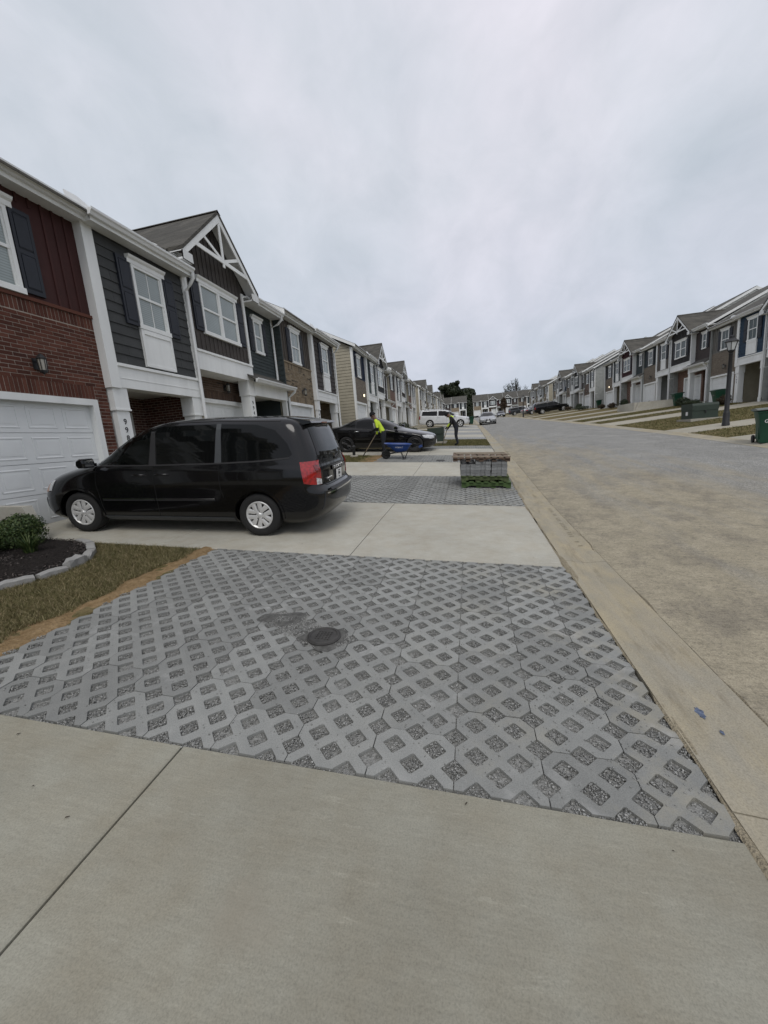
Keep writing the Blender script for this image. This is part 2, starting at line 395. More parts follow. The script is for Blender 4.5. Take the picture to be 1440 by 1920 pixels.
# --- driveways, in panels with open joints
def panel_mb(x0, x1, y0, y1, th=.10, top=0.0):
    xs = lin(x0, x1, .8); ys = lin(y0, y1, .8); mb = MB(); nx, ny = len(xs), len(ys); b = .006
    v = []
    for j, y in enumerate(ys):
        for i, x in enumerate(xs):
            v.append((x, y, g(x, y) + top))
    n0 = len(v); f = [(j * nx + i, j * nx + i + 1, (j + 1) * nx + i + 1, (j + 1) * nx + i) for j in range(ny - 1) for i in range(nx - 1)]
    per = [i for i in range(nx)] + [j * nx + nx - 1 for j in range(1, ny)] + [(ny - 1) * nx + i for i in range(nx - 2, -1, -1)] + [j * nx for j in range(ny - 2, 0, -1)]
    k = len(per)
    cx, cy = (x0 + x1) / 2, (y0 + y1) / 2
    v2 = [(v[p][0] + (b if v[p][0] > cx else -b), v[p][1] + (b if v[p][1] > cy else -b), v[p][2] - b) for p in per]
    v3 = [(q[0], q[1], q[2] - th) for q in v2]
    v += v2 + v3
    for i in range(k):
        a, c = per[i], per[(i + 1) % k]
        f.append((a, n0 + i, n0 + (i + 1) % k, c)); f.append((n0 + i, n0 + k + i, n0 + k + (i + 1) % k, n0 + (i + 1) % k))
    mb.add(v, f); return mb
def driveway(y0, y1, xs, mat):
    d = structure('driveway')
    for a, b in zip(xs[:-1], xs[1:]):
        part('concrete_panel', panel_mb(a + .011, b - .011, y0, y1), mat, d)
    return d
LX = [-7.1, -5.7, -4.2, -2.85, -1.495, .975]
driveway(-1.7, 1.464, [-7.1, -4.2, -1.48, .975], M_SLAB1)
driveway(4.43, 7.52, [-7.1, -5.7, -4.21, -1.49, .975], M_SLAB)
driveway(10.78, 13.42, [-7.3, -4.3, -1.56, .975], M_SLAB)
driveway(15.5, 17.9, [-7.1, -4.3, -1.6, .975], M_SLAB)
LDRIVE = [(26.0, 28.6), (31.6, 34.2), (37.9, 40.6), (43.3, 46.0), (49.5, 52.1), (55, 57.5), (61.5, 64), (67, 69.6), (73, 75.6), (79, 81.6), (85, 87.6), (98, 100.6), (104, 106.6), (110, 112.6), (116, 118.6), (122, 124.6)]
for a, b in LDRIVE: driveway(a, b, [-7.1, -1.6, .975], M_SLAB)
RDRIVE = [(11.2, 13.6), (14.4, 15.9), (18.5, 20.5), (26.9, 29.5), (32.0, 34.0), (37.5, 40.2), (45, 47.5), (54.6, 57.2), (63, 65.6), (70.5, 73.1), (80.0, 82.6), (90, 92.6), (99, 101.6), (105, 107.6), (111, 113.6), (117, 119.6)]
for a, b in RDRIVE: driveway(a, b, [8.58, 13.0, 17.35], M_SLABR)

# --- lawns (thin turf on the ground) and grass
def lawn(x0, x1, y0, y1, off=-.012):
    return structure('lawn', sheet(lin(x0, x1, .4 if y1 < 30 else 1.5), lin(y0, y1, .3 if y1 < 30 else 1.5), off,
                     lambda X, Y: .006 * RNG.normal(size=X.shape)), M_LAWN)
def blades(name, poly_fn, box, n, h, wd, mat, label):
    x = RNG.uniform(box[0], box[1], n); y = RNG.uniform(box[2], box[3], n); ok = poly_fn(x, y); x, y = x[ok], y[ok]; n = len(x)
    z = G(x, y) - .012; hh = h * RNG.uniform(.4, 1.2, n); ang = RNG.uniform(0, 2 * PI, n); ln = RNG.normal(0, .75, (n, 2)) * hh[:, None]
    dx, dy = np.cos(ang) * wd, np.sin(ang) * wd
    A = np.stack([x - dx, y - dy, z], 1); B = np.stack([x + dx, y + dy, z], 1); T = np.stack([x + ln[:, 0], y + ln[:, 1], z + hh], 1)
    V = np.stack([A, B, T], 1).reshape(-1, 3); F = np.arange(3 * n).reshape(-1, 3)
    o = part(name, np_mesh(name, V, F, mat), mat); o['kind'] = 'stuff'; tag(o, label, 'grass'); return o
YES = lambda x, y: np.ones(len(x), bool)
lawn(-7.0, -3.30, 1.52, 4.41); lawn(-7.0, -4.3, 7.54, 10.76); lawn(-7.1, -3.3, 13.44, 15.48); lawn(-7.0, -2.2, 17.92, 19.6)
lawn(-9.0, .97, 19.55, 23.95); lawn(-7, -4.5, 23.97, 25.98)
edge_x = lambda y: -3.52 + .05 * np.sin(y * 5) + .04 * np.sin(y * 13)
PLANT = [(-7.1, 2.2), (-5.4, 2.5), (-4.72, 2.86), (-4.58, 3.2), (-4.56, 3.55), (-4.72, 3.85), (-5.05, 4.18), (-5.4, 4.36), (-7.1, 4.38)]
def in_poly(x, y, P):
    r = np.zeros(len(x), bool); n = len(P)
    for i in range(n):
        x1, y1 = P[i]; x2, y2 = P[(i + 1) % n]
        c = ((y1 > y) != (y2 > y)) & (x < (x2 - x1) * (y - y1) / (y2 - y1 + 1e-12) + x1); r ^= c
    return r
blades('grass', lambda x, y: (x < edge_x(y) - .02) & ~in_poly(x, y, PLANT), (-6.2, -3.4, 1.53, 4.40), 80000, .042, .0032, M_BLADE, 'short half dormant lawn grass between the planting bed and the grid pavers')
blades('grass', lambda x, y: x < -3.9 + .35 * np.sin(y * 4.7) * 0 + .4 * (RNG.random(len(x)) < .12), (-6.5, -3.3, 13.45, 15.47), 16000, .05, .006, M_BLADE2, 'green grass strip where the worker with the spade stands')
blades('grass', YES, (-6.0, .96, 19.6, 23.9), 36000, .06, .008, M_BLADE2, 'green lawn strip around the second worker beyond the black sedan')
# right lawns
prev = None
RL = [(-6, 11.18)] + [(RDRIVE[i][1] + .02, RDRIVE[i + 1][0] - .02) for i in range(len(RDRIVE) - 1)] + [(119.7, 150)]
for a, b in RL: lawn(8.58, 17.4, a, b)
for a, b in zip([-6, 28.62, 34.22, 40.62, 46.02, 52.12, 57.52, 64.02, 69.62, 75.62, 81.62, 87.62, 100.62, 106.62, 112.62, 118.62, 124.62],
                [-1.72, 31.58, 37.88, 43.28, 49.48, 54.98, 61.48, 66.98, 72.98, 78.98, 84.98, 97.98, 103.98, 109.98, 115.98, 121.98, 150]):
    lawn(-7.0, .97 if a > 52 or a < 0 else -3.0, a, b)
blades('grass', lambda x, y: ~np.any([(y > a - .05) & (y < b + .05) for a, b in RDRIVE], axis=0), (8.65, 17.2, 13, 40), 60000, .06, .012, M_BLADE2, 'sloping lawns in front of the right hand row between the driveways')

# --- soil edge beside the grid pavers
def soil_strip(x0, x1, y0, y1, name='soil'):
    ys = lin(y0, y1, .05); mb = MB(); nx = 9; v = []
    for y in ys:
        a = (edge_x(y) if x0 is None else x0 + .06 * math.sin(y * 6)) - .10; b = x1
        for i in range(nx):
            t = i / (nx - 1); x = a + (b - a) * t
            v.append((x, y, g(x, y) - .018 + .028 * math.sin(PI * t) * (.7 + .5 * math.sin(y * 9) * math.sin(y * 4.1 + t * 6)) + .006 * random.uniform(-1, 1)))
    f = [(j * nx + i, j * nx + i + 1, (j + 1) * nx + i + 1, (j + 1) * nx + i) for j in range(len(ys) - 1) for i in range(nx - 1)]
    return part(name, mb.add(v, f), M_SOIL, kind='structure', smooth=60)
soil_strip(None, -3.30, 1.5, 4.44)
soil_strip(-3.75, -3.1, 13.43, 15.47)

# --- grid pavers
CELL_R = .0615
U0, V0 = -.2276, 1.4790                        # lattice origin in the world
def paver_mesh():
    r = CELL_R; k = .005
    def diamond(cx, cy, r, c=k):                 # rounded diamond, counter-clockwise
        return [(cx + r - c, cy - c), (cx + r - c, cy + c), (cx + c, cy + r - c), (cx - c, cy + r - c), (cx - r + c, cy + c), (cx - r + c, cy - c), (cx - c, cy - r + c), (cx + c, cy - r + c)]
    o = []
    W_, H_ = .4, .6; e = .0022; m = .016
    def notch(cx, cy, ax):                       # half cell on an edge, travelling counter-clockwise
        if ax == 'b': return [(cx - r, cy), (cx - k, cy + r - k), (cx + k, cy + r - k), (cx + r, cy)]
        if ax == 'r': return [(cx, cy - r), (cx - r + k, cy - k), (cx - r + k, cy + k), (cx, cy + r)]
        if ax == 't': return [(cx + r, cy), (cx + k, cy - r + k), (cx - k, cy - r + k), (cx - r, cy)]
        return [(cx, cy + r), (cx + r - k, cy + k), (cx + r - k, cy - k), (cx, cy - r)]
    o += [(r + .004, e)] + [(x, y + e) for x, y in notch(.2, 0, 'b')] + [(.4 - r - .004, e)]
    o += [(.4 - e, r + .004)] + [(x - e, y) for c in (.2, .4) for x, y in notch(.4, c, 'r')] + [(.4 - e, .6 - r - .004)]
    o += [(.4 - r - .004, .6 - e)] + [(x, y - e) for x, y in notch(.2, .6, 't')] + [(r + .004, .6 - e)]
    o += [(e, .6 - r - .004)] + [(x + e, y) for c in (.4, .2) for x, y in notch(0, c, 'l')] + [(e, r + .004)]
    holes = [diamond(cx, cy, r) for cx, cy in ((.1, .1), (.3, .1), (.1, .3), (.3, .3), (.1, .5), (.3, .5), (.2, .2), (.2, .4))]
    bm = bmesh.new(); edges = []; loops = []
    for ring, ins in [(o, 1)] + [(h, 0) for h in holes]:
        vs_ = [bm.verts.new((x - .2, y - .3, 0)) for x, y in ring]; loops.append((vs_, ring, ins))
        edges += [bm.edges.new((vs_[i], vs_[(i + 1) % len(vs_)])) for i in range(len(vs_))]
    bmesh.ops.triangle_fill(bm, use_beauty=True, use_dissolve=False, edges=edges, normal=(0, 0, 1))
    for vs_, ring, ins in loops:
        cx = sum(p[0] for p in ring) / len(ring); cy = sum(p[1] for p in ring) / len(ring); q = []
        for (x, y) in ring:
            s = .998 if ins else .975
            q.append(bm.verts.new((cx + (x - cx) * s - .2, cy + (y - cy) * s - .3, -.055)))
        n = len(ring)
        for i in range(n): bm.faces.new((vs_[i], vs_[(i + 1) % n], q[(i + 1) % n], q[i]))
    bmesh.ops.recalc_face_normals(bm, faces=bm.faces[:])
    m = bpy.data.meshes.new('paver'); bm.to_mesh(m); bm.free()
    # top must look up
    up = [p for p in m.polygons if abs(p.normal.z) > .9]
    if up and up[0].normal.z < 0: m.flip_normals()
    return m
PAVER = paver_mesh(); PAVER.materials.append(M_PAVER)
def paver_patch(x0, x1, y0, y1, kmin, name='pavement', jitter=.0022):
    """pavers of the running lattice inside the rectangle; columns kmin.. ; cut at x1, y0 and y1"""
    d = structure(name); u1 = x1 - U0; v0, v1 = y0 - V0, y1 - V0; k = kmin; cells = 0
    while .1 + .4 * k < u1 - .03:
        ua = .1 + .4 * k; first = (.5 if k % 2 == 0 else .3); va = first + .6 * math.floor((v0 - first) / .6)
        while va < v1 - .02:
            cx, cy = ua + .2 + U0, va + .3 + V0
            cut = [(Vector((x1 - cx, 0, 0)), Vector((1, 0, 0))), (Vector((0, y1 - cy, 0)), Vector((0, 1, 0))), (Vector((0, y0 - cy, 0)), Vector((0, -1, 0)))]
            need = [c for c, h in zip(cut, (.2, .3, .3)) if c[0].dot(c[1]) < h - .004]
            m = PAVER
            if need:
                bm = bmesh.new(); bm.from_mesh(PAVER)
                for co, no in need:
                    bmesh.ops.bisect_plane(bm, geom=bm.verts[:] + bm.edges[:] + bm.faces[:], plane_co=co, plane_no=no, clear_outer=True)
                if len(bm.faces) < 3: bm.free(); va += .6; continue
                bd = [e for e in bm.edges if e.is_boundary and all(any(abs((v.co - co).dot(no)) < 1e-5 for co, no in need) for v in e.verts)]
                for e in bd:                       # close the cut side downwards
                    a, b = e.verts
                m = bpy.data.meshes.new('paver'); ex = bmesh.ops.extrude_edge_only(bm, edges=[e for e in bd if max(v.co.z for v in e.verts) > -.001 and min(v.co.z for v in e.verts) > -.001])
                for v in ex['geom']:
                    if isinstance(v, bmesh.types.BMVert): v.co.z -= .055
                bm.to_mesh(m); bm.free()
            n = gn(cx, cy); rx = -n.y * 1.0; ryy = n.x
            rot = (n.to_track_quat('Z', 'Y').to_matrix() @ Matrix.Rotation(0, 3, 'Z'))
            f = Vector((1, 0, (g(cx + .2, cy) - g(cx - .2, cy)) / .4)).normalized(); s = n.cross(f)
            R_ = Matrix(((f.x, s.x, n.x), (f.y, s.y, n.y), (f.z, s.z, n.z))) @ Euler((random.uniform(-1, 1) * .004, random.uniform(-1, 1) * .004, random.uniform(-1, 1) * .003)).to_matrix()
            M_ = R_.to_4x4(); M_.translation = (cx, cy, g(cx, cy) + random.uniform(-1, 1) * jitter + .002)
            o = part('paver', m, M_PAVER, d, mw=M_)
            va += .6
        k += 1
    return d
def in_cell(x, y):
    u, v = x - U0, y - V0
    def near(u, v, o):
        a = np.abs((u - o + .1) % .2 - .1) + np.abs((v - o + .1) % .2 - .1); return a
    return np.minimum(near(u, v, 0.0), near(u, v, .1))
def stones(pts, size, zoff=0.0, squash=.75):
    """irregular crushed stones at (x, y, z)"""
    n = len(pts); base = np.array([(1, 0, 0), (-1, 0, 0), (0, 1, 0), (0, -1, 0), (0, 0, 1), (0, 0, -1)], float)
    V = base[None] * RNG.uniform(.6, 1.25, (n, 6, 1)) + RNG.normal(0, .18, (n, 6, 3))
    a = RNG.uniform(0, 2 * PI, n); b = RNG.uniform(-1, 1, n); ca, sa, cb, sb = np.cos(a), np.sin(a), np.cos(b), np.sin(b)
    x, y, z = V[..., 0], V[..., 1], V[..., 2]
    x, z = x * cb[:, None] + z * sb[:, None], -x * sb[:, None] + z * cb[:, None]
    x, y = x * ca[:, None] - y * sa[:, None], x * sa[:, None] + y * ca[:, None]
    s = (size * RNG.uniform(.55, 1.3, n))[:, None]
    V = np.stack([x * s, y * s, z * s * squash], 2) + pts[:, None, :]
    t = np.array([(0, 2, 4), (2, 1, 4), (1, 3, 4), (3, 0, 4), (2, 0, 5), (1, 2, 5), (3, 1, 5), (0, 3, 5)])
    F = (t[None] + (np.arange(n) * 6)[:, None, None]).reshape(-1, 3)
    return np_mesh('stones', V.reshape(-1, 3), F, M_STONE)
def fill(parent, x0, x1, y0, y1, n, size, name='gravel'):
    part('gravel_bed', sheet(lin(x0, x1, .5), lin(y0, y1, .25), -.016), M_GRAVEL, parent)
    x = RNG.uniform(x0 + .05, x1, n); y = RNG.uniform(y0, y1, n); c = in_cell(x, y)
    gap = ((y < y0 + .016) | (y > y1 - .012)) & (RNG.random(n) < .75)
    ok = (c < CELL_R - .004) | gap; x, y = x[ok], y[ok]
    P = np.stack([x, y, G(x, y) - .010 + RNG.uniform(-.004, .005, len(x)) + .008 * np.sin(x * 9) * np.sin(y * 7)], 1)
    part(name, stones(P, size), M_STONE, parent, kind='stuff')
P1 = paver_patch(-3.4, .972, 1.479, 4.415, -8)
fill(P1, -3.42, .972, 1.462, 4.425, 150000, .0060)
P2 = paver_patch(-4.3, .985, 7.56, 10.74, -10)
fill(P2, -4.1, .985, 7.54, 10.77, 40000, .011)
P3 = paver_patch(-3.2, .99, 13.46, 15.46, -8, jitter=.001)
fill(P3, -3.2, .99, 13.43, 15.48, 9000, .014)
P4 = paver_patch(-2.1, 1.0, 17.94, 19.45, -5, jitter=.001)
fill(P4, -2.1, 1.0, 17.92, 19.48, 5000, .016)
# spilled grit on the near pavers, thicker in drifts and around the cleanout
n = 3600; cx = RNG.choice([-2.2, -.9, .1, .6, -.3], n); cy = RNG.choice([1.75, 2.2, 2.0, 3.2, 2.7], n)
x = cx + RNG.normal(0, .55, n); y = cy + RNG.normal(0, .40, n); x[:1500] = RNG.uniform(-3.2, .95, 1500); y[:1500] = RNG.uniform(1.55, 4.4, 1500)
ok = (x > -3.2) & (x < .95) & (y > 1.50) & (y < 4.4); x, y = x[ok], y[ok]
o = part('loose_grit', stones(np.stack([x, y, G(x, y) + .004], 1), .0042), M_STONE, kind='stuff'); tag(o, 'loose grey grit scattered over the near grid pavers', 'grit')
mb = MB()
def mound(cx, cy, rx, ry, h):
    v = [(cx, cy, g(cx, cy) + h)]; n = 26; f = []
    for ri, rr in enumerate((.5, .85, 1.12)):
        for k in range(n):
            t = 2 * PI * k / n; q = rr * (1 + .16 * math.sin(3 * t + cx) + .10 * math.sin(5 * t + 2) + (.05 * random.uniform(-1, 1) if ri == 2 else 0))
            x, y = cx + rx * q * math.cos(t), cy + ry * q * math.sin(t); v.append((x, y, g(x, y) + (h * (.9, .55, -.15)[ri] + .002)))
    for k in range(n): f.append((0, 1 + k, 1 + (k + 1) % n))
    for r_ in range(2):
        for k in range(n): f.append((1 + r_ * n + k, 1 + (r_ + 1) * n + k, 1 + (r_ + 1) * n + (k + 1) % n, 1 + r_ * n + (k + 1) % n))
    mb.add(v, f)
mound(-1.56, 2.78, .19, .115, .010); mound(-1.13, 2.555, .185, .125, .010)
M_GRAVEL2 = paint('damp_gravel', (.085, .084, .078), .95, .4, 25, .8, 90)
o = part('gravel_mound', mb, M_GRAVEL2, smooth=60); o['kind'] = 'stuff'; tag(o, 'patch of fine grey gravel packed around the iron cleanout cover', 'gravel')
n = 4200; c = RNG.integers(0, 3, n); mcx = np.array([-1.56, -1.13, -1.36])[c]; mcy = np.array([2.78, 2.555, 2.66])[c]
t = RNG.uniform(0, 2 * PI, n); r = np.sqrt(RNG.random(n)); x = mcx + .21 * r * np.cos(t); y = mcy + .135 * r * np.sin(t)
o = part('gravel_mound', stones(np.stack([x, y, G(x, y) + .012 * (1 - r)], 1), .0055), M_STONE); o['kind'] = 'stuff'; tag(o, 'crushed stone chips heaped round the iron cleanout cover', 'gravel')
# far grid paving, too far to tell the pavers apart
def m_farpave():
    N = Nodes('grid_paving_far'); X, Y, Z = N.xyz()
    a = N.math('PINGPONG', N.math('ADD', X, Y), .1); b = N.math('PINGPONG', N.math('SUBTRACT', X, Y), .1)
    k = N.math('MULTIPLY', N.math('GREATER_THAN', a, .055), N.math('GREATER_THAN', b, .055))
    N.set(Base_Color=N.mix(k, (.28, .285, .28), (.13, .13, .125)), Roughness=.95); return N.m
M_FARPAVE = m_farpave()
for a, b in ((23.97, 25.98), (28.62, 31.58), (34.22, 37.88), (40.62, 43.28), (46.02, 49.48)):
    structure('pavement', sheet(lin(-2.98, .975, 1), lin(a, b, .5), -.004), M_FARPAVE)

# sand washed against the paver edge and dirt lying in the gutter lip
M_SAND = m_soil('washed_sand', (.27, .235, .165), (.385, .335, .245), 22); M_DIRT = m_soil('gutter_dirt', (.20, .172, .122), (.30, .262, .19), 26)
def drift(xc, wfn, hfn, y0, y1, mat, name, seed, base):
    ys = lin(y0, y1, .04); mb = MB(); v = []; nx = 7; rs = random.Random(seed)
    for y in ys:
        wd, h = wfn(y), hfn(y); c = xc + .012 * math.sin(y * 3.1 + seed) + .006 * math.sin(y * 11)
        for i in range(nx):
            t = i / (nx - 1) * 2 - 1; x = c + wd * t * (1 + .12 * rs.uniform(-1, 1)); v.append((x, y, base(x, y) - .004 + h * (1 - t * t) + .0012 * rs.uniform(-1, 1)))
    f = [(j * nx + i, j * nx + i + 1, (j + 1) * nx + i + 1, (j + 1) * nx + i) for j in range(len(ys) - 1) for i in range(nx - 1)]
    return part(name, mb.add(v, f), mat, kind='structure', smooth=60)
wob = lambda y, a: abs(math.sin(y * 1.7 + a) * math.sin(y * .83 + 2 * a) + .35 * math.sin(y * 5.3 + a))
drift(.985, lambda y: .006 + .030 * wob(y, .4), lambda y: .004 + .008 * wob(y, .4), 1.3, 12.5, M_SAND, 'sand', 1, lambda x, y: g(1, y) + .006)
def lipz(x, y): return g(4, y) - .010
drift(1.44, lambda y: .005 + .014 * wob(y, 1.9), lambda y: .003 + .003 * wob(y, 1.9), .8, 22, M_DIRT, 'dirt', 2, lipz)
# tyre tread printed in the drying mud
mb = MB()
for i in range(26):
    y = 5.2 + i * .085; x = 1.335 + .012 * math.sin(y * 2); z = g(4, y) - .0095 + .002
    if random.Random(i).random() < .25: continue
    mb.add([(x - .035, y - .010, z), (x + .02, y - .016, z), (x + .024, y - .004, z), (x - .03, y + .004, z)], [(0, 1, 2, 3)])
o = part('tyre_print', mb, M_DIRT); o['kind'] = 'stuff'; tag(o, 'row of dark tyre tread prints in the dried mud of the gutter', 'tyre print')

# ================================================================== HOUSES
M_WHITE = paint('white_trim', (.78, .79, .77), .55, .09, 2.2, .06, 40, streak=True)
M_GUT = paint('gutter_white', (.74, .75, .74), .4, .05, 3, streak=True)
M_SOFFIT = paint('soffit_vinyl', (.70, .71, .70), .7, .05, 5)
M_DOORW = paint('garage_door_white', (.74, .755, .745), .5, .05, 2, .05, 60)
M_NAVY = paint('navy_shutters', (.008, .011, .019), .6, .15, 8, .1)
M_DARKDOOR = paint('front_door_dark', (.02, .02, .022), .4, .1)
M_BLACKM = paint('black_metal', (.012, .012, .013), .45, .15)
def m_window(name, c, blinds, spec=.6):
    N = Nodes(name); z = N.xyz()[2]
    s = N.ramp(N.math('PINGPONG', z, .022), [(.0, .70), (.012, 1.0)]) if blinds else 1.0
    col = N.mix(1.0, N.mix(N.ramp(N.noise(1.2, 3), [(.35, 0.0), (.65, 1.0)]), sc(c, .82), c), s, 'MULTIPLY')
    N.set(Base_Color=col, Roughness=.06); N.p.inputs['Specular IOR Level'].default_value = spec
    return N.m
M_PANE = m_window('window_pane_sky_and_blinds', (.30, .345, .34), True)  # pale base colour holds the sky's reflection as well as the blinds
M_PANE2 = m_window('window_pane_dark', (.045, .062, .060), False, .32)
M_LAMPGLASS = paint('lantern_glass', (.35, .33, .28), .15, .1)
def m_lit():
    N = Nodes('lit_lantern'); N.set(Base_Color=(.9, .8, .6), Roughness=.4); N.p.inputs['Emission Color'].default_value = (1, .85, .6, 1); N.p.inputs['Emission Strength'].default_value = 2.2; return N.m
M_LIT = m_lit()
def m_siding(name, col, rnd=.10):
    N = Nodes('siding_' + name); n = N.noise(3, 5, .6); grain = N.noise(22, 4, .6, N.map((6, .7, 9))); f = N.noise(90, 2)
    c = N.mix(N.ramp(n, [(.3, 0.0), (.7, 1.0)]), sc(col, .88), sc(col, 1.12))
    c = N.mix(1.0, c, N.ramp(grain, [(.3, .90), (.7, 1.08)]), 'MULTIPLY'); c = N.mix(1.0, c, N.ramp(N.rand(), [(0, 1 - rnd), (1, 1 + rnd)]), 'MULTIPLY')
    N.set(Base_Color=c, Roughness=.75); N.p.inputs['Specular IOR Level'].default_value = .3; N.bump(grain, .25, .003); return N.m
SIDM = {}
def S(name, col=None):
    if name not in SIDM: SIDM[name] = m_siding(name, col)
    return SIDM[name]
for n_, c_ in dict(charcoal=(.052, .054, .054), red=(.052, .018, .016), taupe=(.062, .054, .049), greenslate=(.038, .048, .048), brownbb=(.078, .066, .056),
                   darkbrown=(.050, .043, .040), navy=(.020, .032, .062), sage=(.062, .082, .076), graphite=(.045, .047, .050), umber=(.058, .046, .043),
                   blue=(.022, .046, .078), grey=(.14, .135, .122), blackish=(.036, .034, .034), taupeshake=(.085, .075, .066), slate=(.034, .044, .046),
                   maroon=(.048, .016, .018), beige=(.36, .33, .255), greyvinyl=(.30, .31, .295), tan=(.20, .18, .14)).items(): S(n_, c_)
def m_brick(name, cols, mortar):
    N = Nodes('brick_' + name); r = N.rand(); f = N.noise(60, 4, .65); i = N.n('ShaderNodeNewGeometry').outputs['Random Per Island']
    k = N.math('FRACT', N.math('ADD', r, i))
    c = N.ramp(k, [(0, cols[0]), (.35, cols[1]), (.7, cols[2]), (1, cols[3])])
    c = N.mix(1.0, c, N.ramp(f, [(.3, .75), (.7, 1.2)]), 'MULTIPLY')
    N.set(Base_Color=c, Roughness=.9); N.p.inputs['Specular IOR Level'].default_value = .2; N.bump(f, .5, .006)
    W = Nodes('brickwork_' + name); y = W.xyz(); cb = W.n('ShaderNodeCombineXYZ'); W.l(W.math('ADD', y[1], y[0]), cb.inputs[0]); W.l(y[2], cb.inputs[1])
    b = W.n('ShaderNodeTexBrick'); b.inputs['Scale'].default_value = 1.0; b.inputs['Brick Width'].default_value = .213; b.inputs['Row Height'].default_value = .0675
    b.inputs['Mortar Size'].default_value = .006; b.inputs['Mortar Smooth'].default_value = .1; b.offset = .5
    W.l(cb.outputs[0], b.inputs['Vector']); W.inp(b.inputs['Color1'], cols[0]); W.inp(b.inputs['Color2'], cols[2]); W.inp(b.inputs['Mortar'], mortar)
    W.set(Base_Color=W.mix(1.0, b.outputs['Color'], W.ramp(W.noise(9, 4, .6), [(.3, .8), (.7, 1.2)]), 'MULTIPLY'), Roughness=.9)
    bp = W.n('ShaderNodeBump'); bp.invert = True; bp.inputs['Distance'].default_value = .008; bp.inputs['Strength'].default_value = .6; W.l(b.outputs['Fac'], bp.inputs['Height']); W.l(bp.outputs[0], W.p.inputs['Normal'])
    return N.m, W.m, paint('mortar_' + name, mortar, .95, .1, 30, .3, 120)
BR = {'red': m_brick('red', [(.076, .030, .021), (.104, .040, .028), (.135, .056, .039), (.060, .025, .019)], (.40, .355, .30)),
      'brown': m_brick('brown', [(.075, .05, .038), (.105, .068, .05), (.135, .092, .07), (.05, .036, .03)], (.19, .165, .135)),
      'tan': m_brick('tan', [(.19, .145, .095), (.235, .185, .125), (.27, .22, .155), (.06, .05, .04)], (.25, .21, .155)),
      'greybrown': m_brick('greybrown', [(.12, .095, .072), (.15, .12, .09), (.18, .15, .115), (.09, .07, .055)], (.2, .175, .14)),
      'redbrown': m_brick('redbrown', [(.11, .052, .038), (.14, .066, .046), (.16, .085, .06), (.08, .042, .034)], (.2, .165, .13))}
def m_roof():
    N = Nodes('roof_shingles'); X = N.xyz(); n = N.noise(2.0, 6, .7, N.map((.5, .5, .5))); g_ = N.noise(80, 3, .7)
    cb = N.n('ShaderNodeCombineXYZ'); N.l(X[1], cb.inputs[0]); N.l(N.math('ADD', X[2], N.math('MULTIPLY', X[0], -.35)), cb.inputs[1])
    b = N.n('ShaderNodeTexBrick'); b.inputs['Scale'].default_value = 1; b.inputs['Brick Width'].default_value = .3; b.inputs['Row Height'].default_value = .11; b.inputs['Mortar Size'].default_value = .006; b.inputs['Bias'].default_value = 0
    N.l(cb.outputs[0], b.inputs['Vector']); N.inp(b.inputs['Color1'], (.060, .057, .049)); N.inp(b.inputs['Color2'], (.098, .092, .078)); N.inp(b.inputs['Mortar'], (.035, .034, .03))
    c = N.mix(1.0, b.outputs['Color'], N.ramp(n, [(.3, .72), (.7, 1.25)]), 'MULTIPLY'); c = N.mix(1.0, c, N.ramp(g_, [(.3, .75), (.7, 1.25)]), 'MULTIPLY')
    N.set(Base_Color=c, Roughness=.95); N.bump(g_, .4, .01); return N.m
M_ROOF = m_roof()

HE = 5.45                                          # wall top
def brick_rects(t0, t1, z0, z1, holes=(), soldiers=()):
    """running bond rectangles (t0,t1,z0,z1), and soldier courses"""
    out = []; H, L, J = .0575, .203, .010
    def free(a, b, c, d): return not any(a < h[1] - .02 and b > h[0] + .02 and c < h[3] - .01 and d > h[2] + .01 for h in list(holes) + list(soldiers))
    z = z1 - int((z1 - z0) / (H + J)) * (H + J) + J * .4; r = 0
    while z + H <= z1 + .001:
        t = t0 - (.1065 if r % 2 else 0)
        while t < t1:
            a, b = max(t, t0), min(t + L, t1)
            for h in list(holes) + list(soldiers):   # trim beside openings
                if z < h[3] - .01 and z + H > h[2] + .01:
                    if a < h[0] < b: b = h[0] - .004
                    if a < h[1] < b: a = h[1] + .004
            if b - a > .035 and free(a, b, z, z + H): out.append((a, b, z, z + H))
            t += L + J
        z += H + J; r += 1
    for s in soldiers:
        t = s[0]
        while t + .05 < s[1]: out.append((t, t + .0575, s[2] + .004, s[3] - .004)); t += .0675
    return out
def brick_mb(rects, x0=-.05, x1=.0):
    mb = MB()
    for (a, b, c, d) in rects:
        e = random.uniform(-.002, .002); mb.box(x0, x1 + e, a, b, c, d)
    return mb
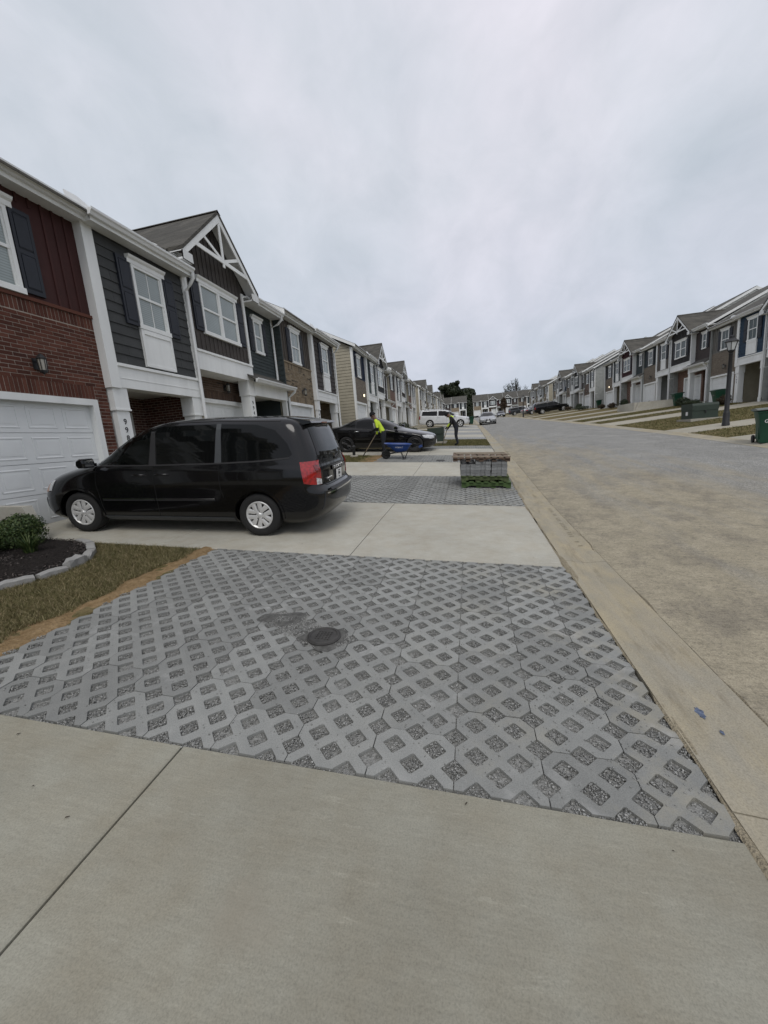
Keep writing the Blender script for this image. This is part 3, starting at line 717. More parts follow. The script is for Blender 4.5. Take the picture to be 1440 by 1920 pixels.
def window(parent, t0, t1, z0, z1, x, pane, double=False, crown=True, mull=True):
    """double-hung window(s): frame > panes; head board over it"""
    key = ('win', round(t1 - t0, 2), round(z1 - z0, 2), double, mull); W_, H_ = t1 - t0, z1 - z0
    def fr():
        mb = MB(); f = .065
        mb.box(-.04, .035, 0, f, 0, H_); mb.box(-.04, .035, W_ - f, W_, 0, H_); mb.box(-.04, .035, f, W_ - f, H_ - f, H_); mb.box(-.04, .05, -.03, W_ + .03, -.05, .045)
        bays = [(f, W_ - f)] if not double else [(f, W_ / 2 - .05), (W_ / 2 + .05, W_ - f)]
        if double: mb.box(-.04, .034, W_ / 2 - .05, W_ / 2 + .05, .045, H_ - f)
        for a, b in bays:
            m = H_ * .5
            mb.box(-.04, .02, a, b, m - .025, m + .025)
            for c, d in ((.045, m - .025), (m + .025, H_ - f)):
                mb.box(-.04, .012, a, a + .03, c, d); mb.box(-.04, .012, b - .03, b, c, d)
                if mull: mb.box(-.035, .003, (a + b) / 2 - .008, (a + b) / 2 + .008, c, d)
        return mb
    o = part('window', fr, M_WHITE, parent, key, loc=(x, t0, z0))
    bays = [(.065, W_ - .065)] if not double else [(.065, W_ / 2 - .05), (W_ / 2 + .05, W_ - .065)]
    for a, b in bays:
        for c, d, dx in ((.045, H_ / 2 - .025, -.009), (H_ / 2 + .025, H_ - .065, -.004)):
            part('pane', lambda: MB().box(-.006, 0, 0, b - a, 0, d - c), pane, o, ('pane', round(b - a, 3), round(d - c, 3)), loc=(dx, a, c))
    if crown:
        def cr():
            mb = MB(); mb.prism([(-.02, 0), (.045, 0), (.05, .08), (.09, .11), (.11, .15), (-.02, .16)], 1, -.09, W_ + .09); return mb
        part('window_head', cr, M_WHITE, parent, ('whead', round(W_, 2)), loc=(x, t0, z1 - .01))
    return o
def shutter(parent, t0, z0, z1, x, mat, wd=.33):
    def f():
        mb = MB(); H_ = z1 - z0; mb.box(-.02, .02, 0, wd, 0, H_)
        for a, b in ((.07, H_ * .5 - .04), (H_ * .5 + .04, H_ - .07)):
            mb.prism([(.02, a), (.034, a + .03), (.034, b - .03), (.02, b)], 1, .06, wd - .06)
        mb.box(.015, .028, 0, .05, 0, H_); mb.box(.015, .028, wd - .05, wd, 0, H_)
        for c in (0, H_ / 2 - .035, H_ - .06): mb.box(.015, .027, .05, wd - .05, c, c + .065)
        return mb
    return part('shutter', f, mat, parent, ('shut', round(z1 - z0, 2), wd), loc=(x, t0, z0))
def garage_door(parent, t0, t1, z1, x, near):
    W_ = t1 - t0; rows = 4; h = z1 / rows
    def sec():
        mb = MB(); mb.box(-.04, 0, 0, W_, .004, h - .004); n = 4; w_ = W_ / n
        for i in range(n):
            a, b = i * w_ + .07, (i + 1) * w_ - .07; c, d = .085, h - .085
            # recess frame + raised field
            mb.prism([(0, c - .012), (.006, c), (.006, c + .012), (0, c + .024)], 1, a, b); mb.prism([(0, d - .024), (.006, d - .012), (.006, d), (0, d + .012)], 1, a, b)
            mb.box(-.001, .005, a, a + .02, c, d); mb.box(-.001, .005, b - .02, b, c, d); mb.box(-.001, .004, a + .06, b - .06, c + .06, d - .06)
        return mb
    if near:
        o = part('garage_door', MB().box(-.10, -.045, 0, W_, 0, z1), M_DOORW, parent, loc=(x, t0, 0))
        for r in range(rows): part('door_panel', sec, M_DOORW, o, ('gsec', round(W_, 2), round(h, 3)), loc=(0, 0, r * h))
    else:
        def all_():
            mb = MB(); q = sec()
            for r in range(rows): mb.add([(a, b, c + r * h) for a, b, c in q.v], q.f)
            return mb
        o = part('garage_door', all_, M_DOORW, parent, ('gdoor', round(W_, 2), round(z1, 2)), loc=(x, t0, 0))
    def tr():
        mb = MB(); w_ = .11; mb.box(-.14, .03, -w_, .006, -.3, z1 + w_); mb.box(-.14, .03, W_ - .006, W_ + w_, -.3, z1 + w_); mb.box(-.14, .03, .006, W_ - .006, z1 - .006, z1 + w_)
        return mb
    part('door_frame', tr, M_WHITE, parent, ('gtrim', round(W_, 2), round(z1, 2)), loc=(x + .1, t0, 0))
    return o
def lantern(parent, t, z, x, lit=False):
    def f():
        mb = MB(); mb.box(-.0, .02, -.05, .05, -.09, .09); mb.tube([(.02, 0, .03), (.10, 0, .08), (.14, 0, .10)], .012, 6)
        mb.lathe([(.0, .16), (.03, .14), (.055, .11), (.075, .075), (.07, .06)], 8, 2, (.14, 0, 0)); mb.lathe([(.06, -.12), (.055, -.15), (.02, -.17), (0, -.19)], 8, 2, (.14, 0, 0))
        for k in range(6):
            t_ = PI / 3 * k; c_, s_ = math.cos(t_), math.sin(t_); mb.tube([(.14 + .066 * c_, .066 * s_, .07), (.14 + .056 * c_, .056 * s_, -.13)], .007, 4)
        return mb
    o = part('wall_lantern', f, M_BLACKM, parent, 'lantern', loc=(x, t, z))
    part('lantern_glass', lambda: MB().lathe([(.046, -.12), (.058, .06)], 8, 2, (.14, 0, 0)), M_LIT if lit else M_LAMPGLASS, o, 'lanternglass')
def gutter(parent, t0, t1, x, z):
    L_ = round(t1 - t0, 2)
    return part('gutter', lambda: MB().prism([(0, 0), (.06, .0), (.085, .05), (.115, .075), (.12, .115), (.105, .115), (.10, .10), (0, .10)], 1, 0, L_), M_GUT, parent, ('gut', L_), loc=(x, t0, z))
def downspout(parent, pts, r=.042): return part('downspout', lambda: MB().tube(pts, r, 8), M_GUT, parent, ('ds', str(pts)), smooth=50)
def lap(mb, t0, t1, z0, z1, step, x, proud=.016, holes=()):
    z = z0
    while z < z1 - .01:
        b = min(z + step, z1); segs = [(t0, t1)]
        for h in holes:
            if z < h[3] and b > h[2]:
                ns = []
                for a, c in segs:
                    if h[0] > a: ns.append((a, min(c, h[0])))
                    if h[1] < c: ns.append((max(a, h[1]), c))
                segs = [q for q in ns if q[1] - q[0] > .01]
        for a, c in segs: mb.prism([(x - .02, z), (x + proud, z), (x + .002, b), (x - .02, b)], 1, a, c)
        z += step
    return mb
RS = .5                                            # roof slope
def roof(parent, wd, x_eave, end_lo, end_hi, depth=12.0, zbase=HE, wall=None, rakes=True, cut=0.0):
    xr = -depth / 2; ze = zbase + .12; zr = ze + (x_eave - xr) * RS; xb = -depth - .4
    def slab():
        mb = MB(); a0, a1 = (-.28 if end_lo else 0), wd + (.28 if end_hi else 0); th = .10
        if cut:                                     # behind a gabled bay the slope starts inside the wall
            xc = -.5; zc_ = ze + (x_eave - xc) * RS
            mb.prism([(xc, zc_), (xr, zr), (xr, zr - th * 1.1), (xc, zc_ - th)], 1, a0, cut); mb.prism([(xr, zr), (xb, ze), (xb, ze - th), (xr, zr - th * 1.1)], 1, a0, cut); a0 = cut
        mb.prism([(x_eave, ze), (xr, zr), (xb, ze), (xb, ze - th), (xr, zr - th * 1.1), (x_eave, ze - th * .4)], 1, a0, a1)
        mb.prism([(xr - .14, zr - .055), (xr, zr + .02), (xr + .14, zr - .055)], 1, a0, a1); return mb
    r = part('roof', slab, M_ROOF, parent, ('roof', round(wd, 2), round(x_eave, 2), end_lo, end_hi, round(zbase, 2), round(cut, 2)))
    def gab(side):
        mb = MB(); x = x_eave - (.30 if x_eave > .2 else .45); pts = [(x, -1.2), (x, zbase), (xr, zr - .17), (-depth, zbase), (-depth, -1.2)]
        mb.prism([(0 + p[0], p[1]) for p in pts], 1, 0, .06)
        # lapped vinyl courses
        z = -1.2; st = .19
        sgn = -1 if side == 'lo' else 1; y0 = 0 if side == 'lo' else .06
        while z < zr - .4:
            b = z + st; xa = lambda q: x if q <= zbase else x - (q - zbase) / RS * 1.0
            x1, x2 = min(xa(z), x), min(xa(b), x); xl1, xl2 = -depth - (x1 - x), -depth - (x2 - x)
            if x2 <= xr: break
            pr = .022
            mb.add([(x1, y0 + sgn * pr, z), (xl1, y0 + sgn * pr, z), (xl2, y0 + sgn * .002, b), (x2, y0 + sgn * .002, b), (x1, y0, z), (xl1, y0, z)], [(0, 1, 2, 3), (0, 4, 5, 1)])
            z = b
        return mb
    for side, y in (('lo', 0.0), ('hi', wd - .06)):
        o = part('gable_wall', lambda: gab(side), wall, parent, ('gw', side, round(x_eave, 2), round(zbase, 2)), loc=(0, y + (.003 if side == 'lo' else -.003), 0))
    def rk():
        mb = MB()
        for a, b in (((x_eave, ze - .02), (xr, zr - .02)), ((xb, ze - .02), (xr, zr - .02))):
            mb.prism([a, b, (b[0], b[1] - .22), (a[0], a[1] - .17)], 1, 0, .03)
        return mb
    if rakes:
        part('rake_board', rk, M_WHITE, parent, ('rk', round(x_eave, 2), round(zbase, 2)), loc=(0, -.285 if end_lo else -.033, 0))
        part('rake_board', rk, M_WHITE, parent, ('rk', round(x_eave, 2), round(zbase, 2)), loc=(0, wd + (.255 if end_hi else .003), 0))
        if end_lo or end_hi:
            def corner():
                mb = MB(); x = x_eave - (.30 if x_eave > .2 else .45)
                mb.box(x - .02, x + .03, -.03, .10, -1.0, zbase); mb.box(x - .12, x + .03, -.035, -.005, -1.0, zbase); return mb
            if end_lo: part('corner_board', corner, M_WHITE, parent, ('cb', round(x_eave, 2), round(zbase, 2)), loc=(0, -.02, 0))
def column(parent, t0, wd, z1, x1=.0, number=None):
    def f():
        mb = MB(); w2 = wd * .88; d = (wd - w2) / 2
        mb.box(-w2, 0, d, d + w2, -.8, z1 - .44); mb.box(-wd + d, d, 0, wd, z1 - .44, z1); mb.box(-wd + d, d + .015, -.015, wd + .015, z1 - .47, z1 - .435); mb.box(-w2 - .02, .02, d - .02, d + w2 + .02, -.8, .28)
        return mb
    o = part('column', f, M_WHITE, parent, ('col', round(wd, 2), round(z1, 2)), loc=(x1 - .03, t0, 0))
    if number:
        for i, c in enumerate(number):
            m = CACHE.get(('num', c))
            if m is None:
                m = text_mesh(c, .165, .004); CACHE[('num', c)] = m; m.materials.append(None)
            part('house_number', m, M_BLACKM, o, mw=Matrix.Translation((.006, wd / 2, z1 - .70 - .17 * i)) @ Matrix(((0, 0, 1, 0), (1, 0, 0, 0), (0, 1, 0, 0), (0, 0, 0, 1))))
    return o
def opening(mb, x0, x1, t0, t1, z0, z1, h):
    """a wall box with one opening h=(a,b,top) reaching its foot"""
    a, b, c = h; mb.box(x0, x1, t0, a, z0, z1); mb.box(x0, x1, b, t1, z0, z1); mb.box(x0, x1, a, b, c, z1)
def shakes(parent, mat, t0, t1, z0, z1, holes, near, x=0.0, step=.205):
    """overlapping shake courses; single boards near, one joined part farther off"""
    k = 0; z = z0; allm = MB()
    while z < z1 - .02:
        b = min(z + step, z1); t = t0; rnd = random.Random(k * 7 + 1)
        while t < t1 - .01:
            wd = rnd.uniform(.25, .95) if near else rnd.uniform(.5, 1.1); e = min(t + wd, t1)
            segs = [(t, e)]
            for h in holes:
                if z + .03 < h[3] and b - .03 > h[2]:
                    ns = []
                    for p, q in segs:
                        if h[0] > p: ns.append((p, min(q, h[0])))
                        if h[1] < q: ns.append((max(p, h[1]), q))
                    segs = [s for s in ns if s[1] - s[0] > .03]
            for p, q in segs:
                dz = rnd.uniform(-.006, .006); mb = MB(); mb.prism([(x - .03, z + dz), (x + .022, z + dz), (x + .001, b + .01), (x - .03, b + .01)], 1, p + .002, q - .002)
                if near: part('shake', mb, mat, parent)
                else: allm.add(mb.v, mb.f)
            t = e
        z = b; k += 1
    if not near: part('shakes', allm, mat, parent, ('shakes', round(t0, 2), round(t1, 2), str(holes)), kind='stuff')
def battens(parent, mat, t0, t1, ztop, z0, x, step, holes, near):
    allm = MB(); t = t0 + step * .5
    while t < t1 - .02:
        top = ztop(t); segs = [(z0, top)]
        for h in holes:
            if h[0] - .02 < t < h[1] + .02:
                ns = []
                for p, q in segs:
                    if h[2] > p: ns.append((p, min(q, h[2])))
                    if h[3] < q: ns.append((max(p, h[3]), q))
                segs = [s for s in ns if s[1] - s[0] > .04]
        for p, q in segs:
            mb = MB().box(x - .01, x + .02, t - .019, t + .019, p, q)
            if near: part('batten', mb, mat, parent)
            else: allm.add(mb.v, mb.f)
        t += step
    if not near: part('battens', allm, mat, parent, ('batt', round(t0, 2), round(t1, 2), round(z0, 2), round(x, 2), str(holes)), kind='stuff')
def fit(wd): return round(wd, 2)

def house_eb(label, group, loc, rz, w1, w2, bb, brick, shake, near=0, number=None, end_lo=False, end_hi=False, pane=M_PANE, vinyl='beige', porch='brick', lit=False, sh=None, cat='townhouse', ds=True):
    """garage bay (brick below, boards above) and shake bay over a porch"""
    H = thing('townhouse', label, cat, loc, (0, 0, rz), group); wd = w1 + w2; xe = -.13; sh = sh or M_NAVY
    ga, gb, gt = w1 - 2.86, w1 - .38, 2.08
    # --- garage bay
    def low():
        mb = MB(); opening(mb, -.32, xe - .005, 0, w1, -1.2, 3.74, (ga, gb, gt)); return mb
    holes = [(ga - .11, gb + .11, -1.3, gt + .11)]; sold = [(ga - .11, gb + .11, gt + .115, 3.526 - .0675 * int((3.526 - gt - .315) / .0675)), (0.0, w1, 3.53, 3.74)]
    if near:
        part('wall', low, BR[brick][2], H)
        rects = brick_rects(0, w1, -.35, 3.52, holes, sold)
        if near == 2:                              # the wall one can count bricks on
            nearr = [r for r in rects if r[0] > w1 - 1.35]; nearr.sort(key=lambda r: -r[0]); single = nearr[:300]; rest = [r for r in rects if r not in set(single)]
            for (a, b, c, d) in single:
                L_, h_ = round(b - a, 3), round(d - c, 3)
                part('brick', lambda: MB().box(-.05, 0, 0, L_, 0, h_), BR[brick][0], H, ('brick', L_, h_), loc=(xe + random.uniform(-.002, .002), a, c))
            part('bricks', brick_mb(rest, xe - .05, xe), BR[brick][0], H, kind='stuff')
        else: part('bricks', brick_mb(rects, xe - .05, xe), BR[brick][0], H, kind='stuff')
        part('ledge', MB().box(xe - .05, xe + .03, 0, w1, 3.742, 3.80), BR[brick][0], H)
    else:
        def low2():
            mb = MB(); opening(mb, -.32, xe, 0, w1, -1.2, 3.74, (ga, gb, gt)); return mb
        part('wall', low2, BR[brick][1], H, ('eblow', fit(w1)))
    part('upper_wall', lambda: MB().box(-.32, xe - .012, 0, w1, 3.74, HE), S(bb), H, ('ebup', fit(w1)))
    c = w1 / 2; wz0, wz1 = 3.86, 5.14; a, b = c - .43, c + .43
    battens(H, S(bb), 0, w1, lambda t: HE, 3.80, xe - .012, .20, [(a - .42, b + .42, 3.7, 5.3)], near == 2)
    window(H, a, b, wz0, wz1, xe + .005, pane); shutter(H, a - .36, wz0, wz1 + .02, xe + .005, sh); shutter(H, b + .03, wz0, wz1 + .02, xe + .005, sh)
    garage_door(H, ga, gb, gt, xe - .10, near); lantern(H, (ga + gb) / 2 + .34, 2.70, xe, lit)
    # --- shake bay
    part('upper_wall', lambda: MB().box(-.32, -.02, w1, wd, 2.9, HE), S(shake), H, ('shup', fit(w1), fit(w2)))
    c = w1 + w2 * .5 + .10; a, b = c - .44, c + .44; z0, z1 = 3.86, 5.14
    shakes(H, S(shake), w1 + .22, wd - .09, 2.96, HE, [(a - .05, b + .05, 3.0, 5.2)], near == 2, -.015)
    window(H, a, b, z0, z1, .01, pane); shutter(H, a - .37, z0 - .02, z1 + .05, .015, sh, .34); shutter(H, b + .03, z0 - .02, z1 + .05, .015, sh, .34)
    def pan():
        mb = MB(); mb.box(-.03, .02, -.02, .90, 0, .80); mb.box(.015, .032, -.02, .05, 0, .80); mb.box(.015, .032, .83, .90, 0, .80); mb.box(.015, .031, .05, .83, 0, .06); mb.box(.015, .04, .05, .83, .70, .80); return mb
    part('window_panel', pan, M_WHITE, H, 'wpanel', loc=(.012, a, z0 - .855))
    part('corner_board', lambda: MB().box(-.16, .04, 0, .235, 2.45, HE), M_WHITE, H, 'bcb', loc=(0, w1 - .01, 0))
    part('corner_board', lambda: MB().box(-.16, .03, 0, .09, 2.9, HE), M_WHITE, H, 'bcb2', loc=(0, wd - .092, 0))
    def beam():
        mb = MB(); mb.box(-.30, .012, w1 + .226, wd, 2.47, 2.90); mb.box(-.30, .05, w1 + .226, wd, 2.90, 2.96); mb.box(-.3, .02, w1 + .226, wd, 2.66, 2.672); return mb
    part('beam', beam, M_WHITE, H, ('beam', fit(w1), fit(w2)))
    column(H, w1 + .03, .36, 2.47, 0, number); column(H, wd - .37, .36, 2.47)
    # porch recess
    wallm = BR[brick][1] if porch == 'brick' else S(porch)
    part('porch_wall', lambda: MB().box(-1.9, -1.8, w1, wd, -1, 2.6).box(-1.8, -.33, w1 + .004, w1 + .07, -1, 2.6).box(-1.8, -.33, wd - .07, wd - .004, -1, 2.6), wallm, H, ('pw', fit(w1), fit(w2)))
    part('porch_ceiling', lambda: MB().box(-1.8, -.31, w1, wd, 2.601, 2.66), M_SOFFIT, H, ('pc', fit(w1), fit(w2)))
    part('porch_floor', lambda: MB().box(-1.8, .0, w1 + .004, wd - .004, -1, .04), M_SLAB, H, ('pf', fit(w1), fit(w2)))
    d0 = w1 + w2 * .42; o = part('front_door', lambda: MB().box(-.02, .02, 0, .92, 0, 2.05), M_DARKDOOR, H, 'fdoor', loc=(-1.77, d0, .05))
    part('door_frame', lambda: MB().box(-.01, .05, -.1, 0, 0, 2.15).box(-.01, .05, .92, 1.02, 0, 2.15).box(-.01, .05, 0, .92, 2.05, 2.15), M_WHITE, H, 'fdtrim', loc=(-1.77, d0, .05))
    # eaves
    part('soffit', lambda: MB().box(-.3, .14, 0, w1, HE, HE + .05).box(-.3, .27, w1, wd, HE + .003, HE + .053), M_SOFFIT, H, ('soff', fit(w1), fit(w2)))
    part('fascia', lambda: MB().box(.12, .145, 0, w1 - .002, HE - .02, HE + .16).box(.25, .275, w1, wd, HE - .02, HE + .16).box(.145, .25, w1 - .001, w1 + .02, HE - .02, HE + .16), M_WHITE, H, ('fasc', fit(w1), fit(w2)))
    gutter(H, 0 - (.25 if end_lo else 0), w1 + .02, .146, HE + .05); gutter(H, w1 - .05, wd + (.25 if end_hi else 0), .277, HE + .05)
    part('drip_diverter', lambda: MB().prism([(-.25, 0), (.25, 0), (.25, .06), (.0, .14), (-.25, .12)], 0, 0, .02), M_GUT, H, 'divert', loc=(.24, w1 - .15, HE + .165), rot=(0, -.25, 0))
    if ds: downspout(H, [(.33, wd - .03, HE + .06), (.32, wd - .03, HE - .06), (.21, wd - .04, HE - .20), (.075, wd - .05, HE - .34), (.075, wd - .05, 2.2), (.075, wd - .05, -.3)])
    roof(H, wd, .29, end_lo, end_hi, wall=S(vinyl))
    part('rear_wall', lambda: MB().box(-12.0, -11.9, 0.06, wd - .06, -1.2, HE), S(vinyl), H, ('rear', fit(wd)))
    return H
def house_cd(label, group, loc, rz, w1, w2, bb, brick, lapc, near=0, number=None, end_lo=False, end_hi=False, pane=M_PANE, vinyl='beige', lit=False, sh=None, cat='townhouse'):
    """gabled bay over the garage and an entrance bay under a lean-to roof"""
    H = thing('townhouse', label, cat, loc, (0, 0, rz), group); wd = w1 + w2; sh = sh or M_NAVY; xl = -.62; xd = -.30
    ga, gb, gt = w1 - 2.08, w1 + .30, 2.10; t2 = w1 + .62
    holes = [(ga - .11, gb + .11, -1.3, gt + .11)]; sold = [(ga - .11, gb + .11, gt + .115, 2.846 - .0675 * int((2.846 - gt - .315) / .0675))]
    if near:
        def low():
            mb = MB(); opening(mb, xl - .3, xl - .005, 0, t2, -1.2, 2.86, (ga, gb, gt)); return mb
        part('wall', low, BR[brick][2], H); rects = brick_rects(0, t2, -.3, 2.84, holes, sold)
        vis = [r for r in rects if r[2] > 1.5]; vis.sort(key=lambda r: -r[3]); single = vis[:290]; rest = [r for r in rects if r not in set(single)]
        for (a, b, c, d) in single:
            L_, h_ = round(b - a, 3), round(d - c, 3)
            part('brick', lambda: MB().box(-.05, 0, 0, L_, 0, h_), BR[brick][0], H, ('brick', L_, h_), loc=(xl + random.uniform(-.002, .002), a, c))
        part('bricks', brick_mb(rest, xl - .05, xl), BR[brick][0], H, kind='stuff')
    else:
        def low2():
            mb = MB(); opening(mb, xl - .3, xl, 0, t2, -1.2, 2.86, (ga, gb, gt)); return mb
        part('wall', low2, BR[brick][1], H, ('cdlow', fit(w1)))
    garage_door(H, ga, gb, gt, xl - .10, near); lantern(H, (ga + gb) / 2 + .1, 2.62, xl, lit)
    # gabled upper bay
    za, ze = 7.22, 5.62; hw = w1 / 2; sl = (za - ze) / (hw + .36)
    wall_top = lambda t: za - .16 - abs(t - hw) * sl
    part('upper_wall', lambda: MB().prism([(0, 2.9), (w1, 2.9), (w1, wall_top(w1)), (hw, wall_top(hw)), (0, wall_top(0))], 0, -.9, -.012), S(bb), H, ('cup', fit(w1)))
    a, b = hw - .86, hw + .86; z0, z1 = 3.88, 5.16
    battens(H, S(bb), .1, w1 - .1, lambda t: wall_top(t) - .02, 3.36, -.012, .19 if near else .25, [(a - .05, b + .05, 3.8, 5.34), (a - .4, b + .4, 3.8, 5.2)], near)
    window(H, a, b, z0, z1, .01, pane, True, True, False)
    shutter(H, a - .35, z0, z1 + .02, .005, sh); shutter(H, b + .03, z0, z1 + .02, .005, sh)
    def band():
        mb = MB(); mb.box(-.9, .02, -.01, w1 + .01, 2.84, 3.30); mb.box(-.3, .055, -.01, w1 + .01, 3.302, 3.36); return mb
    part('beam', band, M_WHITE, H, ('cband', fit(w1)))
    part('corner_board', lambda: MB().box(-.3, .03, 0, .10, 3.36, 5.55), M_WHITE, H, 'ccb', loc=(0, -.005, 0)); part('corner_board', lambda: MB().box(-.3, .03, 0, .10, 3.36, 5.55), M_WHITE, H, 'ccb', loc=(0, w1 - .095, 0))
    # gable roof with its truss of white boards
    xo = .34; lo, hi = -.36, w1 + .36
    def groof():
        mb = MB(); th = .09; xk = .45 - (za - HE - .12) / RS - .3
        for s in (0, 1):
            e = lo if s == 0 else hi
            pts = [(xo + .05, e, ze), (xo + .05, hw, za), (xk, hw, za), (-.1, e, ze)]
            q = [(p[0], p[1], p[2] - th) for p in pts]; mb.add(pts + q, [(0, 1, 2, 3), (7, 6, 5, 4), (0, 4, 5, 1), (0, 3, 7, 4), (2, 6, 7, 3)])
        mb.prism([(hw - .13, za - .07), (hw, za + .025), (hw + .13, za - .07)], 0, xk, xo + .05)
        return mb
    part('gable_roof', groof, M_ROOF, H, ('groof', fit(w1)))
    def truss():
        mb = MB(); d0, d1 = xo, xo + .035; s_ = sl
        for sgn in (-1, 1):
            e = lo if sgn < 0 else hi
            mb.prism([(e, ze - .095), (hw, za - .095), (hw, za - .30), (e, ze - .26)], 0, d0, d1)
            t_ = .46; q = hw + sgn * (hw + .36) * t_; mb_z = ze + (za - ze) * (1 - t_) - .22
            dx, dz = q - hw, mb_z - (ze + .30); L = math.hypot(dx, dz); nx, nz = -dz / L * .04, dx / L * .04
            mb.prism([(hw + nx, ze + .30 + nz), (q + nx, mb_z + nz), (q - nx, mb_z - nz), (hw - nx, ze + .30 - nz)], 0, d0 + .004, d1 - .008)
        zt = ze + .24; half = (za - .30 - zt) / sl + .10
        mb.prism([(hw - half, zt), (hw + half, zt), (hw + half - .12, zt + .105), (hw - half + .12, zt + .105)], 0, d0 + .002, d1 - .004)
        mb.box(d0 + .003, d1 - .006, hw - .045, hw + .045, zt - .10, za - .25); return mb
    part('truss_trim', truss, M_WHITE, H, ('truss', fit(w1)))
    def gsof():
        mb = MB()
        for sgn in (-1, 1):
            e = lo if sgn < 0 else hi
            mb.add([(0, e, ze - .12), (xo + .03, e, ze - .12), (xo + .03, hw, za - .12), (0, hw, za - .12), (0, e, ze - .10), (xo + .03, e, ze - .10), (xo + .03, hw, za - .10), (0, hw, za - .10)], [(0, 1, 2, 3), (4, 7, 6, 5), (0, 4, 5, 1)])
            s0, s1 = (e, 0) if sgn < 0 else (w1, e)
            mb.box(-.8, xo + .03, min(s0, s1), max(s0, s1), ze - .30, ze - .26); mb.box(xo + .0, xo + .036, min(s0, s1), max(s0, s1), ze - .30, ze - .09)
        return mb
    part('soffit', gsof, M_SOFFIT, H, ('gsof', fit(w1)))
    for t in (lo, w1 - .02): gutter(H, t, t + .38, xo - .5, ze - .14)
    # --- entrance bay
    part('upper_wall', lambda: MB().box(xd - .3, xd - .012, w1, wd, 2.5, HE), S(lapc), H, ('dup', fit(w1), fit(w2)))
    c = w1 + w2 * .50; a, b = c - .28, c + .28; z0, z1 = 4.02, 5.10
    part('siding', lambda: lap(MB(), w1 + .004, wd, 2.9, HE, .115, xd - .012, .016, [(a - .02, b + .02, z0 - .03, z1 + .05)]), S(lapc), H, ('dlap', fit(w1), fit(w2)), kind='stuff')
    window(H, a, b, z0, z1, xd + .01, pane, False, True, False); shutter(H, a - .31, z0, z1 + .02, xd + .008, sh, .27); shutter(H, b + .04, z0, z1 + .02, xd + .008, sh, .27)
    part('corner_board', lambda: MB().box(-.1, .02, 0, .12, 2.9, HE), M_WHITE, H, 'dcb', loc=(xd, wd - .122, 0))
    def prf():
        mb = MB(); a0, a1 = w1 - .38, wd + .12
        mb.prism([(xd - .02, 3.26), (.30, 2.86), (.30, 2.80), (xd - .02, 3.18)], 1, a0, a1); return mb
    part('porch_roof', prf, M_ROOF, H, ('prf', fit(w1), fit(w2)))
    def pbm():
        mb = MB(); mb.box(-.30, .0, w1 + .012, wd, 2.40, 2.80); mb.box(-.3, .26, w1 + .012, wd + .1, 2.801, 2.84); mb.prism([(xd, 2.85), (.28, 2.84), (xd, 3.2)], 1, wd + .08, wd + .10); mb.box(.262, .285, w1 + .02, wd + .11, 2.78, 2.86)
        return mb
    part('beam', pbm, M_WHITE, H, ('pbm', fit(w1), fit(w2)))
    gutter(H, w1 - .38, wd + .12, .287, 2.77)
    column(H, w1 - .36, .36, 2.84, 0, number)
    part('post', lambda: MB().box(-.2, -.02, 0, .14, -.8, 2.4), M_WHITE, H, 'dpost', loc=(0, wd - .16, 0))
    downspout(H, [(.33, wd + .06, 2.80), (.31, wd + .06, 2.72), (.16, wd + .04, 2.62), (.06, wd + .0, 2.52), (.06, wd, -.3)])
    downspout(H, [(.20, wd - .14, HE + .06), (.18, wd - .14, HE - .08), (.02, wd - .15, HE - .22), (xd + .06, wd - .18, HE - .32), (xd + .06, wd - .18, 3.2)])
    part('porch_wall', lambda: lap(MB().box(-2.0, -1.9, t2 - .02, wd, -1, 2.5).box(-1.9, xl - .02, t2 - .08, t2 - .004, -1, 2.5), t2, wd, -.2, 2.5, .15, -1.9).box(-1.9, xd - .02, wd - .09, wd - .01, -1, 2.5), S(lapc if vinyl == 'beige' and near else ('beige' if vinyl != 'greyvinyl' else 'greyvinyl')), H, ('dpw', fit(w1), fit(w2)))
    part('porch_ceiling', lambda: MB().box(-1.9, -.31, t2, wd, 2.501, 2.55), M_SOFFIT, H, ('dpc', fit(w1), fit(w2)))
    part('porch_floor', lambda: MB().box(-1.9, .0, t2, wd - .004, -1, .04), M_SLAB, H, ('dpf', fit(w1), fit(w2)))
    part('front_door', lambda: MB().box(-.02, .02, 0, .92, 0, 2.05), M_DARKDOOR, H, 'fdoor', loc=(-1.87, t2 + .35, .05))
    part('soffit', lambda: MB().box(-.4, .16, w1, wd, HE, HE + .05), M_SOFFIT, H, ('dsoff', fit(w1), fit(w2)))
    part('fascia', lambda: MB().box(.14, .165, w1 + .37, wd, HE - .02, HE + .16), M_WHITE, H, ('dfasc', fit(w1), fit(w2)))
    gutter(H, w1 + .37, wd + (.25 if end_hi else 0), .166, HE + .05)
    roof(H, wd, .18, end_lo, end_hi, wall=S(vinyl), cut=w1 + .3)
    part('rear_wall', lambda: MB().box(-12.0, -11.9, 0.06, wd - .06, -1.2, HE), S(vinyl), H, ('rear', fit(wd)))
    return H

LX0, RX0 = -7.0, 17.5
GL, GR = 'townhouses along the left side of the street', 'townhouses along the right side of the street'
